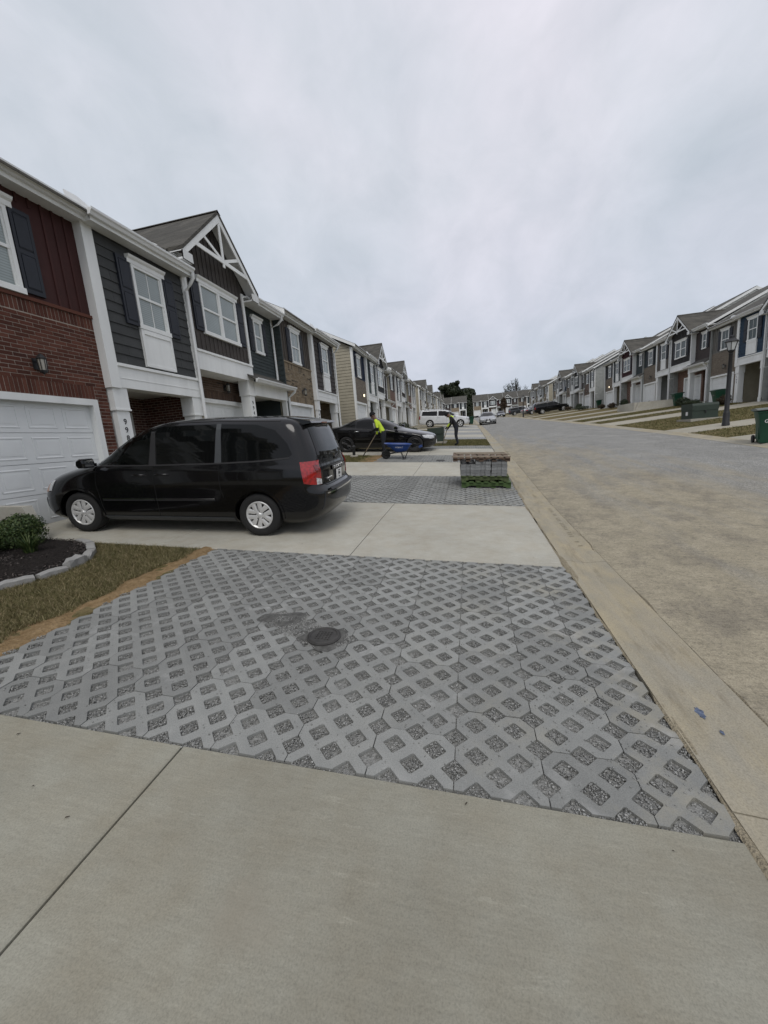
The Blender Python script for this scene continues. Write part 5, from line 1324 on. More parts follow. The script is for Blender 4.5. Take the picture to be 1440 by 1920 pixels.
    part('bumper_step', patch(sh, [(-.66, .695), (.66, .695)], [(-.66, .73), (.66, .73)], 'rear', .05, 16, 3), M_PLAST, T)
    part('grille', patch(sh, [(-.5, .52), (.5, .52)], [(-.5, .78), (.5, .78)], 'front', .006, 12, 4), M_PLAST, T)
    part('bumper', patch(sh, [(2.30, .24), (2.47, .24)], [(2.28, .56), (2.45, .56)], 'l', .010, 6, 6), M_PLASTG, T); part('bumper', patch(sh, [(2.30, .24), (2.47, .24)], [(2.28, .56), (2.45, .56)], 'r', .010, 6, 6), M_PLASTG, T)
    part('aerial', MB().tube([(1.75, -.62, 1.0), (1.73, -.63, 1.14)], [.012, .004], 6), M_PLAST, T)
    mirror_part(T, 1.20, .945, 1.10, P_BLACK)
    add_wheels(T, XF, XR, track, R, wd, .215, 5, 'cap', M_ALU, True)
    # cabin seen through the front glass
    part('cabin_floor', MB().box(-.9, 1.35, -.82, .82, .40, .50).box(-1.0, -.9, -.80, .80, .45, 1.6), M_ARCH, T)
    part('dashboard', MB().prism([(1.05, .5), (1.45, .6), (1.43, 1.06), (1.15, 1.10), (.98, 1.02), (.96, .8)], 1, -.80, .80), M_SEAT, T)
    for s in (1, -1):
        part('seat', MB().prism([(-.25, .55), (.28, .62), (.30, .74), (-.18, .70)], 1, s * .42 - .24, s * .42 + .24).prism([(-.20, .68), (-.08, .70), (-.30, 1.30), (-.42, 1.28)], 1, s * .42 - .24, s * .42 + .24).prism([(-.33, 1.32), (-.27, 1.33), (-.33, 1.52), (-.41, 1.50)], 1, s * .42 - .13, s * .42 + .13), M_SEAT, T)
    mb = MB(); c = Vector((.72, .42, 1.02)); a, b = Vector((0, 1, 0)), Vector((.35, 0, .94)).normalized()
    mb.tube([c + (a * math.cos(t) + b * math.sin(t)) * .185 for t in np.linspace(0, 2 * PI, 25)], .016, 6, False); mb.tube([c, c + Vector((.25, 0, -.12))], .03, 6); mb.tube([c - a * .18, c + a * .18], .02, 6)
    part('steering_wheel', mb, M_PLAST, T); return T
VH = math.atan2(-.10, -1.0)
minivan(place(-4.50, 5.83, math.atan2(-.06, -1.0)) @ Matrix.Scale(.94, 4))

# --- sedan
def sedan(mw, label, paintm, rim, spokes=10, style='double', near=False, group=None, rough=False):
    T = thing('parked_car', label, 'car', group=group); T.matrix_world = mw
    sh = Shape(F=[(.18, 2.16), (.3, 2.27), (.5, 2.31), (.62, 2.29), (.70, 2.20), (.76, 2.02), (.84, 1.62), (.91, 1.20), (.97, .92), (1.05, .72), (1.2, .38), (1.34, .02), (1.41, -.22), (1.45, -.55)],
               R=[(.18, -2.28), (.34, -2.50), (.6, -2.57), (.8, -2.56), (.94, -2.52), (1.0, -2.40), (1.05, -2.16), (1.09, -1.94), (1.16, -1.76), (1.28, -1.46), (1.38, -1.14), (1.45, -.75)],
               W=[(.18, .80), (.3, .89), (.6, .925), (.82, .92), (.95, .885), (1.05, .81), (1.2, .735), (1.34, .63), (1.41, .52), (1.45, .36)],
               Lf=[(.18, .6), (.7, .75), (1.0, .8), (1.45, .4)], Lr=[(.18, .45), (.95, .5), (1.2, .55), (1.45, .3)], nf=2.3, nr=2.6, z0=.18, z1=1.45)
    XF, XR, R, track, wd = 1.48, -1.49, .34, .80, .235
    build_body(T, sh, paintm, XF, XR, .375, R, .93, (), 34 if near else 22, extra=np.concatenate([np.linspace(.66, 1.1, 16)]))
    f1, f1u = [(.86, .985), (.4, .975), (-.24, .97)], [(.80, 1.03), (.42, 1.21), (.10, 1.315), (-.22, 1.36)]
    f2, f2u = [(-.32, .97), (-.8, .985), (-1.06, 1.0)], [(-.30, 1.36), (-.8, 1.34), (-1.05, 1.285)]
    f3, f3u = [(-1.10, 1.0), (-1.35, 1.02), (-1.52, 1.06)], [(-1.09, 1.275), (-1.3, 1.20), (-1.52, 1.08)]
    for sd in 'lr':
        for lo, up in ((f1, f1u), (f2, f2u), (f3, f3u)): part('side_window', patch(sh, lo, up, sd, .004, 12, 6), M_TINT, T)
        part('belt_trim', ribbon(sh, [(.9, .965), (-.3, .95), (-1.55, 1.045)], sd, .018, .006), M_PLAST, T)
        part('headlight', patch(sh, [(1.86, .60), (2.1, .56), (2.25, .56)], [(1.78, .70), (2.0, .71), (2.16, .68)], sd, .010, 10, 5), M_LENS, T)
        part('taillight', patch(sh, [(-2.2, .80), (-2.45, .78)], [(-2.15, .93), (-2.42, .94)], sd, .010, 8, 4), M_RED, T)
        if near:
            handle(T, sh, -.12, .86, sd, M_CHROME, .18); handle(T, sh, -1.02, .88, sd, M_CHROME, .18)
            for P in ([(.95, .95), (.98, .6), (.92, .25)], [(-.28, .96), (-.28, .25)], [(-1.2, .98), (-1.16, .70), (-1.02, .45)]): part('door_seam', ribbon(sh, P, sd, .008, .0022), M_ARCH, T)
            part('vent_trim', ribbon(sh, [(1.02, .66), (.86, .69)], sd, .02, .006, 6), M_CHROME, T)
            part('crease', ribbon(sh, [(1.5, .80), (.2, .80), (-1.2, .82), (-2.2, .86)], sd, .012, .004), paintm, T, smooth=60)
    for s in (1, -1):
        part('kidney_grille', patch(sh, [(s * .04, .45), (s * .27, .45)], [(s * .03, .63), (s * .25, .65)], 'front', .008, 6, 4), M_PLAST, T)
        part('headlight', patch(sh, [(s * .45, .55), (s * .74, .55)], [(s * .42, .68), (s * .74, .70)], 'front', .010, 8, 5), M_LENS, T)
        part('taillight', patch(sh, [(s * .45, .78), (s * .75, .78)], [(s * .45, .92), (s * .75, .93)], 'rear', .010, 8, 4), M_RED, T)
        part('air_intake', patch(sh, [(s * .5, .27), (s * .75, .27)], [(s * .5, .38), (s * .72, .40)], 'front', .006, 6, 4), M_PLAST, T)
    part('air_intake', patch(sh, [(-.42, .25), (.42, .25)], [(-.40, .38), (.40, .38)], 'front', .006, 12, 4), M_PLAST, T)
    part('windscreen', patch(sh, [(-.70, .985), (0, .955), (.70, .985)], [(-.52, 1.37), (0, 1.40), (.52, 1.37)], 'front', .004, 14, 8), M_TINT, T)
    part('rear_window', patch(sh, [(-.66, 1.11), (0, 1.10), (.66, 1.11)], [(-.48, 1.37), (0, 1.39), (.48, 1.37)], 'rear', .004, 14, 8), M_TINT, T)
    plate(T, sh, 0, .40, [], 'front', .012)
    mirror_part(T, .70, .84, .97, paintm)
    add_wheels(T, XF, XR, track, R, wd, .235, spokes, style, rim, near); return T
# --- long sport utility
def suv(mw, label, paintm, rim, group=None):
    T = thing('parked_suv', label, 'suv', group=group); T.matrix_world = mw
    sh = Shape(F=[(.3, 2.45), (.42, 2.60), (.7, 2.64), (.95, 2.60), (1.05, 2.50), (1.11, 2.2), (1.16, 1.75), (1.21, 1.35), (1.27, 1.22), (1.5, .86), (1.7, .52), (1.81, .25), (1.87, -.1), (1.91, -.6)],
               R=[(.3, -2.70), (.45, -2.88), (.8, -2.92), (1.2, -2.90), (1.5, -2.84), (1.7, -2.77), (1.82, -2.68), (1.88, -2.5), (1.91, -2.1)],
               W=[(.3, .90), (.45, .98), (.8, 1.0), (1.1, .995), (1.22, .97), (1.5, .89), (1.7, .835), (1.82, .77), (1.88, .66), (1.91, .42)],
               Lf=[(.3, .45), (.9, .5), (1.2, .7), (1.91, .4)], Lr=[(.3, .3), (1.2, .3), (1.91, .25)], nf=2.6, nr=3.2, z0=.3, z1=1.91)
    XF, XR, R, track, wd = 1.66, -1.64, .40, .86, .26
    build_body(T, sh, paintm, XF, XR, .45, R, 1.0, (), 26, extra=np.linspace(1.0, 1.3, 12))
    for sd in 'lr':
        for lo, up in (([(1.12, 1.23), (.25, 1.22)], [(1.02, 1.30), (.72, 1.53), (.52, 1.68), (.25, 1.72)]), ([(.15, 1.22), (-.72, 1.23)], [(.15, 1.73), (-.72, 1.74)]), ([(-.86, 1.23), (-2.55, 1.26)], [(-.86, 1.74), (-2.45, 1.71)])):
            part('side_window', patch(sh, lo, up, sd, .005, 12, 6), M_TINT, T)
        for x in (XF, XR):
            arc = [(x + .47 * math.cos(a), R + .47 * math.sin(a)) for a in np.linspace(-.05, PI + .05, 22)]; part('wheel_arch', ribbon(sh, arc, sd, .04, .012, 26), paintm, T, smooth=60)
        part('side_molding', ribbon(sh, [(1.15, .72), (-1.1, .72)], sd, .05, .014, 14), paintm, T)
        part('running_board', MB().box(-1.12, 1.14, (.84 if sd == 'l' else -1.03), (1.03 if sd == 'l' else -.84), .34, .40), M_PLAST, T)
        part('headlight', patch(sh, [(2.30, .82), (2.52, .80)], [(2.24, 1.02), (2.46, 1.02)], sd, .010, 6, 5), M_LENS, T)
        part('taillight', patch(sh, [(-2.70, .85), (-2.86, .85)], [(-2.68, 1.22), (-2.84, 1.22)], sd, .010, 6, 6), M_RED, T)
        handle(T, sh, .32, 1.10, sd, paintm, .2); handle(T, sh, -.64, 1.10, sd, paintm, .2)
        for P in ([(1.22, 1.2), (1.24, .8), (1.2, .42)], [(.20, 1.22), (.20, .42)], [(-.80, 1.22), (-.85, .85), (-1.0, .75)]): part('door_seam', ribbon(sh, P, sd, .010, .0025), M_ARCH, T)
        part('roof_rack', ribbon(sh, [(.3, 1.845), (-2.3, 1.845)], sd, .03, .02, 12), M_PLAST, T)
    part('grille', patch(sh, [(-.62, .72), (.62, .72)], [(-.60, .98), (.60, .98)], 'front', .012, 10, 4), M_PLAST, T); part('bumper', patch(sh, [(-.9, .45), (.9, .45)], [(-.88, .64), (.88, .64)], 'front', .03, 18, 4), paintm, T)
    for s in (1, -1): part('headlight', patch(sh, [(s * .64, .80), (s * .88, .80)], [(s * .64, 1.0), (s * .86, 1.0)], 'front', .012, 6, 4), M_LENS, T)
    part('windscreen', patch(sh, [(-.84, 1.26), (0, 1.235), (.84, 1.26)], [(-.70, 1.73), (0, 1.77), (.70, 1.73)], 'front', .005, 14, 8), M_TINT, T)
    part('rear_window', patch(sh, [(-.70, 1.26), (.70, 1.26)], [(-.64, 1.72), (.64, 1.72)], 'rear', .006, 12, 6), M_TINT, T)
    mirror_part(T, 1.05, .94, 1.20, paintm); add_wheels(T, XF, XR, track, R, wd, .26, 5, 'single', rim, False); return T
def at(px_x, y): return px_x
sedan(place(-3.72, 17.42, .0), 'black sedan on the driveway behind the blue wheelbarrow', P_BLACK, M_RIMB, 10, 'double', True)
suv(place(-2.55, 45.3, .0), 'white long sport utility vehicle across the left driveway', P_WHITE, M_ALU)
sedan(place(2.25, 50.6, -PI / 2), 'silver sedan parked at the left kerb facing the camera', P_SILVER, M_ALU, 5, 'single')
sedan(place(7.9, 104, -PI / 2), 'dark grey sedan parked at the right kerb far up the street facing the camera', P_GREY, M_ALU, 5, 'single')
suv(place(13.6, 71.8, .06), 'black long sport utility vehicle on the right hand driveway', P_BLACK, M_ALU)
sedan(place(13.2, 81.0, .03), 'slate grey sedan on the right, beyond the black sport utility vehicle', P_GREY, M_ALU, 5, 'single')
sedan(place(13.6, 91.0, .03), 'silver sedan on the right, between the grey sedan and the dark one', P_SILVER, M_ALU, 5, 'single')
suv(place(12.4, 101.0, .05), 'dark sport utility vehicle farthest up the right hand driveways', P_GREY, M_ALU)
sedan(place(-3.4, 57.0, .0), 'dark sedan half hidden behind the white sport utility vehicle', P_GREY, M_ALU, 5, 'single')

# ================================================================== OBJECTS
def put(x, y, h=0.0, dz=0.0, upright=False):
    if upright: M_ = Matrix.Rotation(h, 4, 'Z'); M_.translation = (x, y, g(x, y) + dz); return M_
    return place(x, y, h, dz)
M_IRON = paint('cast_iron', (.042, .040, .037), .7, .35, 14, .4, 60)
M_WOODG = paint('pallet_green', (.058, .098, .030), .85, .3, 7, .3, 40)
M_WOODG2 = paint('pallet_green_worn', (.085, .11, .045), .9, .3, 9, .3, 40)
M_WOODB = paint('pallet_brown', (.125, .085, .06), .9, .3, 9, .3, 40, rnd=.25)
M_WOODW = paint('weathered_wood', (.20, .165, .12), .9, .25, 9, .3, 40, rnd=.2)
M_PSTACK = paint('new_paver_grey', (.21, .215, .215), .95, .14, 12, .3, 90, rnd=.16)
M_BIN = paint('bin_green', (.006, .055, .030), .5, .12, 3, .08, 80)
M_BIND = paint('bin_green_dark', (.004, .034, .020), .5, .12, 3)
M_BINLID = paint('bin_lid_grey', (.12, .135, .125), .6, .2, 5)
M_XF = paint('transformer_green', (.022, .036, .025), .6, .15, 2, .05, 40)
M_BLUE = paint('tray_blue', (.012, .048, .21), .4, .18, 6)
M_STEEL = paint('black_steel', (.014, .014, .014), .5, .15)
M_HANDLE = paint('ash_handle', (.20, .16, .11), .7, .2, 10)
M_LETTER = paint('white_lettering', (.75, .75, .75), .6, .02)
M_PAD = m_concrete('pad_concrete', (.36, .345, .30))
M_WALLC = m_concrete('wall_concrete', (.44, .43, .38))

# --- cleanout cover
T = thing('cleanout_cover', 'round rusty iron cleanout cover set in the grid pavers', 'cover'); T.matrix_world = put(-1.13, 2.57, 0, .016)
part('cover_plate', MB().lathe([(.118, -.03), (.118, .004), (.110, .010), (.102, .010), (.098, .004), (.0, .006)], 36), M_IRON, T, smooth=30)
mb = MB()
for i in range(-3, 4):
    for j in range(-3, 4):
        if i * i + j * j < 9: mb.box(i * .024 - .006, i * .024 + .006, j * .024 - .006, j * .024 + .006, .004, .010)
part('cover_studs', mb, M_IRON, T, kind='stuff')
part('cover_rim', MB().lathe([(.128, -.03), (.128, .002), (.120, .003), (.120, -.02)], 36), M_IRON, T)
T = thing('cleanout_cover', 'small iron cover in the third strip of grid pavers beside the wheelbarrow', 'cover'); T.matrix_world = put(-1.0, 13.82, 0, .012)
part('cover_plate', MB().lathe([(.15, -.03), (.15, .008), (.0, .010)], 24), M_IRON, T)

# --- blue marking paint and litter on the gutter
m_blue = paint('marking_paint', (.10, .125, .185), .95, .6, 90)
for (x, y, a, b) in ((1.17, 2.20, .045, .012), (1.20, 2.06, .018, .016)):
    v = [(x, y, g(1, y) - .008)] + [(x + a * .4 * math.cos(t) * (1 + .3 * math.sin(5 * t)), y + a * math.sin(t) * (1 + .2 * math.sin(7 * t)), g(1, y) - .0085 + .002 * math.cos(t)) for t in np.linspace(0, 2 * PI, 25)[:-1]]
    o = part('paint_mark', MB().add(v, [(0, 1 + k, 1 + (k + 1) % 24) for k in range(24)]), m_blue); tag(o, ('long' if a > .04 else 'short') + ' smear of blue marking paint on the dusty gutter', 'paint mark')
rl = random.Random(3); mb = MB()
for i in range(70):
    x, y = (rl.uniform(-2.5, .9), rl.uniform(.5, 1.5)) if i < 9 else ((rl.uniform(1.5, 5.5), rl.uniform(1.6, 8)) if i < 50 else (rl.uniform(-2.4, .9), rl.uniform(4.5, 7.4)))
    a = rl.uniform(0, PI); L_ = rl.uniform(.004, .012); w_ = rl.uniform(.001, .003); c, s = math.cos(a), math.sin(a); z = g(x, y) + (.035 if x > 1.4 else .001)
    P = [(x + c * L_ - s * w_, y + s * L_ + c * w_, z + .002), (x + c * L_ + s * w_, y + s * L_ - c * w_, z + .003), (x - c * L_, y - s * L_, z + .006), (x - c * L_ * .3 - s * w_ * 2, y - s * L_ * .3 + c * w_ * 2, z + .008)]
    mb.add(P, [(0, 1, 2), (0, 2, 3)])
o = part('litter', mb, paint('dry_leaf', (.05, .038, .025), .9, .3)); o['kind'] = 'stuff'; tag(o, 'scattered bits of dry leaf and twig on the concrete and road', 'litter')

# --- planting bed
zb = lambda x, y: g(x, y)
mb = MB(); c = (-6.2, 3.5); ring = [Vector((x, y)) for x, y in PLANT]
v = [(c[0], c[1], g(*c) + .07)]; n = len(ring)
for q in (.5, .82, .97):
    for p in ring: x, y = c[0] + (p.x - c[0]) * q, c[1] + (p.y - c[1]) * q; v.append((x, y, g(x, y) + (.075 if q < .9 else .04) + rl.uniform(-.01, .01)))
f = [(0, 1 + k, 1 + (k + 1) % n) for k in range(n)] + [(1 + r * n + k, 1 + (r + 1) * n + k, 1 + (r + 1) * n + (k + 1) % n, 1 + r * n + (k + 1) % n) for r in (0, 1) for k in range(n)]
o = part('mulch_bed', mb.add(v, f), M_MULCH, smooth=60); o['kind'] = 'structure'
N_ = 15000; x = RNG.uniform(-7, -4.55, N_); y = RNG.uniform(2.2, 4.4, N_); ok = in_poly(x, y, [(c[0] + (p[0] - c[0]) * .96, c[1] + (p[1] - c[1]) * .96) for p in PLANT]); x, y = x[ok], y[ok]
def chips(x, y, z, L_, w_):
    n = len(x); a = RNG.uniform(0, 2 * PI, n); t = RNG.normal(0, .35, n); L_ = L_ * RNG.uniform(.4, 1.3, n); w_ = w_ * RNG.uniform(.5, 1.3, n)
    d = np.stack([np.cos(a) * np.cos(t), np.sin(a) * np.cos(t), np.sin(t)], 1) * L_[:, None]; s = np.stack([-np.sin(a), np.cos(a), RNG.normal(0, .3, n)], 1) * w_[:, None]; P = np.stack([x, y, z], 1)
    V = np.stack([P - d - s, P + d - s, P + d + s, P - d + s], 1).reshape(-1, 3); return np_mesh('chips', V, np.arange(4 * n).reshape(-1, 4), None)
def m_chip():
    N = Nodes('mulch_chips'); s = N.n('ShaderNodeNewGeometry').outputs['Random Per Island']; N.set(Base_Color=N.ramp(s, [(0, (.012, .010, .009)), (.6, (.045, .038, .034)), (1, (.12, .10, .09))]), Roughness=.9); return N.m
dd = np.hypot((x + 6.2) / 1.7, (y - 3.4) / 1.1); o = part('mulch', chips(x, y, G(x, y) + .078 - .03 * np.clip(dd, 0, 1.2) + RNG.uniform(-.006, .012, len(x)), .022, .005), m_chip()); o['kind'] = 'stuff'; tag(o, 'dark shredded bark mulch around the shrub by the minivan', 'mulch')
M_EDGE = m_concrete('edging_stone', (.33, .33, .32))
def edge_stone(p, q, wd, h, broken=False):
    P, Q = Vector(p), Vector(q); d = (Q - P); L_ = d.length; mb = MB(); rs = random.Random(int(p[0] * 1000)); n = 5
    prof = [(-wd / 2, -.06), (-wd / 2, h - .012), (-wd / 2 + .012, h), (wd / 2 - .012, h), (wd / 2, h - .012), (wd / 2, -.06)]; v = []; k = len(prof)
    for i in range(n):
        t = i / (n - 1)
        for a, b in prof:
            j = .010 if broken else .004; e = .012 if i in (0, n - 1) else 0
            v.append((L_ * (t - .5), a * (1 - e * 2) + rs.uniform(-j, j), b - e + rs.uniform(-j, j) * (2.2 if broken else 1)))
    f = [(i * k + m, i * k + (m + 1) % k, (i + 1) * k + (m + 1) % k, (i + 1) * k + m) for i in range(n - 1) for m in range(k)] + [tuple(range(k)), tuple((n - 1) * k + m for m in range(k))[::-1]]
    mb.add(v, f); mid = (P + Q) / 2; o = part('edging_stone', mb, M_EDGE); o.matrix_world = place(mid.x, mid.y, math.atan2(d.y, d.x)); return o
ES = [((-5.42, 2.44), (-5.10, 2.62)), ((-5.08, 2.63), (-4.77, 2.83)), ((-4.75, 2.86), (-4.61, 3.12)), ((-4.60, 3.15), (-4.56, 3.42)), ((-4.58, 3.45), (-4.64, 3.72)), ((-4.66, 3.75), (-4.86, 4.02)), ((-4.89, 4.04), (-5.16, 4.26)), ((-5.19, 4.28), (-5.5, 4.37))]
names = ['concrete edging stone at the picture edge, first round the mulch bed', 'long concrete edging stone before the broken one on the mulch bed', 'concrete edging stone with an open joint, at the near bend of the mulch bed', 'straight concrete edging stone just before the broken chunk', 'broken lopsided chunk of edging stone on the mulch bed corner', 'edging stone curving behind the broken chunk toward the minivan', 'small edging stone at the back of the mulch bed beside the driveway', 'last edging stone of the mulch bed under the shrub']
for i, (e, nm) in enumerate(zip(ES, names)): tag(edge_stone(e[0], e[1], .10, .065 + .03 * (i == 4), i == 4), nm, 'edging stone', 'edging stones round the mulch bed')

# --- leaves
def m_leaf(name, a, b, d):
    N = Nodes(name); s = N.n('ShaderNodeNewGeometry').outputs['Random Per Island']; n = N.noise(2.0, 3)
    N.set(Base_Color=N.mix(N.ramp(n, [(.35, 0.0), (.65, .6)]), N.ramp(s, [(0, a), (.5, b), (1, d)]), a), Roughness=.55); N.p.inputs['Specular IOR Level'].default_value = .35
    return N.m
M_LEAF = m_leaf('shrub_leaves', (.022, .045, .012), (.045, .075, .02), (.10, .125, .035))
M_LEAFD = m_leaf('dark_shrub_leaves', (.014, .024, .010), (.028, .042, .017), (.055, .065, .028))
M_LEAFR = m_leaf('reddish_shrub_leaves', (.04, .022, .015), (.06, .045, .025), (.09, .075, .04))
M_OAK = m_leaf('oak_leaves', (.012, .018, .008), (.022, .032, .012), (.045, .055, .022))
M_BARK = paint('bark', (.045, .036, .028), .95, .25, 8, .5, 20)
def leaf_cloud(clumps, n, size, flat=.4):
    """leaf quads over clumps (x, y, z, rx, ry, rz)"""
    C = np.array(clumps, float); wgt = C[:, 3] * C[:, 4] + C[:, 3] * C[:, 5]; k = RNG.choice(len(C), n, p=wgt / wgt.sum())
    d = RNG.normal(size=(n, 3)); d /= np.linalg.norm(d, axis=1)[:, None]; r = RNG.uniform(.62, 1.05, n) ** .7
    P = C[k, :3] + d * r[:, None] * C[k, 3:]
    nrm = d + RNG.normal(0, .55, (n, 3)); nrm /= np.linalg.norm(nrm, axis=1)[:, None]; t = np.cross(nrm, RNG.normal(size=(n, 3))); t /= np.linalg.norm(t, axis=1)[:, None]; b = np.cross(nrm, t)
    s = size * RNG.uniform(.6, 1.3, n)[:, None]; t *= s; b *= s * .55
    V = np.stack([P - t, P - b * .9, P + t, P + b * .9], 1).reshape(-1, 3); return np_mesh('leaves', V, np.arange(4 * n).reshape(-1, 4), None)
def shrub(x, y, r, h, label, mat=M_LEAF, n=2600, size=.022, group=None, cat='shrub', squash=1.0):
    T = thing('shrub', label, cat, (x, y, g(x, y)), group=group); rs = random.Random(int(x * 97 + y * 31)); cl = []
    for i in range(9):
        a = rs.uniform(0, 2 * PI); q = rs.uniform(0, .55) * r; cl.append((q * math.cos(a), q * math.sin(a) * squash, h * rs.uniform(.42, .74), r * rs.uniform(.38, .6), r * rs.uniform(.38, .6) * squash, h * rs.uniform(.25, .4)))
    cl.append((0, 0, h * .45, r * .85, r * .85 * squash, h * .42))
    part('foliage', leaf_cloud(cl, n, size), mat, T)
    mb = MB()
    for i in range(5): a = rs.uniform(0, 2 * PI); mb.tube([(0, 0, -.05), (r * .3 * math.cos(a), r * .3 * math.sin(a), h * .3), (r * .5 * math.cos(a), r * .5 * math.sin(a), h * .6)], [.02, .014, .006], 5)
    part('stems', mb, M_BARK, T); return T
shrub(-5.92, 3.92, .40, .47, 'dense green boxwood shrub in the mulch bed beside the minivan', n=7000, size=.018)
shrub(-6.5, 3.2, .45, .50, 'green shrub at the left picture edge behind the grassy clump', n=6000, size=.018)
def grass_clump(x, y, n, h, label):
    T = thing('grass_plant', label, 'plant', (x, y, g(x, y) + .05)); rs = random.Random(int(x * 77)); mb = MB()
    for i in range(n):
        a = rs.uniform(0, 2 * PI); L_ = h * rs.uniform(.6, 1.15); lean = rs.uniform(.25, 1.0); r0 = rs.uniform(0, .06); wd = .0055; c, s = math.cos(a), math.sin(a); P = []
        for t in (0, .35, .7, 1.0): P.append((c * (r0 + lean * L_ * t * t * .9), s * (r0 + lean * L_ * t * t * .9), L_ * (t - .42 * lean * t * t)))
        v = []
        for (px, py, pz), q in zip(P, (1, .9, .6, .08)): v += [(px - s * wd * q, py + c * wd * q, pz), (px + s * wd * q, py - c * wd * q, pz)]
        mb.add(v, [(0, 1, 3, 2), (2, 3, 5, 4), (4, 5, 7, 6)])
    part('blades', mb, M_LEAF, T); return T
grass_clump(-5.45, 3.72, 170, .30, 'arching grassy plant in front of the boxwood shrub on the mulch'); grass_clump(-5.85, 3.45, 190, .38, 'larger arching grassy plant at the left picture edge')

# --- sloping concrete wall end beside the garage door
o = part('retaining_wall', MB().prism([(-6.98, .3), (-5.95, .3), (-6.22, 1.06), (-6.98, 1.09)], 1, 4.28, 4.41), M_WALLC); tag(o, 'low pale concrete wall with a slanted end between shrub and garage door', 'wall')

# --- shrubs, wall, bins, boxes on the right
GS = 'shrubs in front of the right hand houses'
for x, y, r, h, lb, m_ in ((16.3, 30.6, .55, .7, 'brownish shrub before the porch of the navy blue house', M_LEAFR), (16.6, 36.2, .70, .62, 'dark clipped shrub right of the green bin, above the transformer box', M_LEAFD), (16.0, 34.0, .9, .45, 'low dark spreading shrub in front of the clipped one', M_LEAFD),
                           (16.3, 40.6, .75, .55, 'reddish shrub on top of the concrete bed wall', M_LEAFR), (16.2, 42.6, .6, .5, 'small reddish shrub behind the concrete bed wall', M_LEAFR), (16.2, 47.2, .62, .95, 'round dark ball shrub before the taupe and slate house', M_LEAFD), (16.4, 52.0, .6, .6, 'loose brown shrub beside the maroon gabled house', M_LEAFR),
                           (16.2, 55.0, .5, .55, 'small loose brown shrub next to the maroon gabled house porch', M_LEAFR), (16.4, 66.2, .55, .95, 'dark ball shrub by the second right hand building', M_LEAFD), (15.4, 61.0, 1.5, .6, 'clipped low hedge at the gap between the right hand buildings', M_LEAFD), (15.6, 69.5, .8, .6, 'brown bush behind the black sport utility vehicle', M_LEAFR)):
    shrub(x, y, r, h, lb, m_, 1500, .05, GS)
for x, y, r, h, lb, m_ in ((-5.6, 27.6, .45, .55, 'dark bush beside the bin behind the black sedan', M_LEAFD), (-5.0, 29.6, .55, .65, 'dark green bush beyond the black sedan bonnet', M_LEAFD), (-4.2, 30.4, .5, .5, 'low bush next to the green utility cabinet', M_LEAFD), (-5.6, 35.0, .7, .8, 'rounded bush behind the white sport utility vehicle', M_LEAFD)):
    shrub(x, y, r, h, lb, m_, 1500, .05, 'bushes in front of the left hand houses')
o = part('planter_wall', MB().prism([(13.9, 1.6), (16.9, 1.9), (16.9, 3.02), (14.15, 3.0), (13.9, 2.2)], 1, 38.2, 38.45).box(13.9, 14.15, 38.45, 42.4, 1.9, 3.02), M_WALLC); tag(o, 'pale concrete bed wall with a sloped end on the right slope', 'wall')
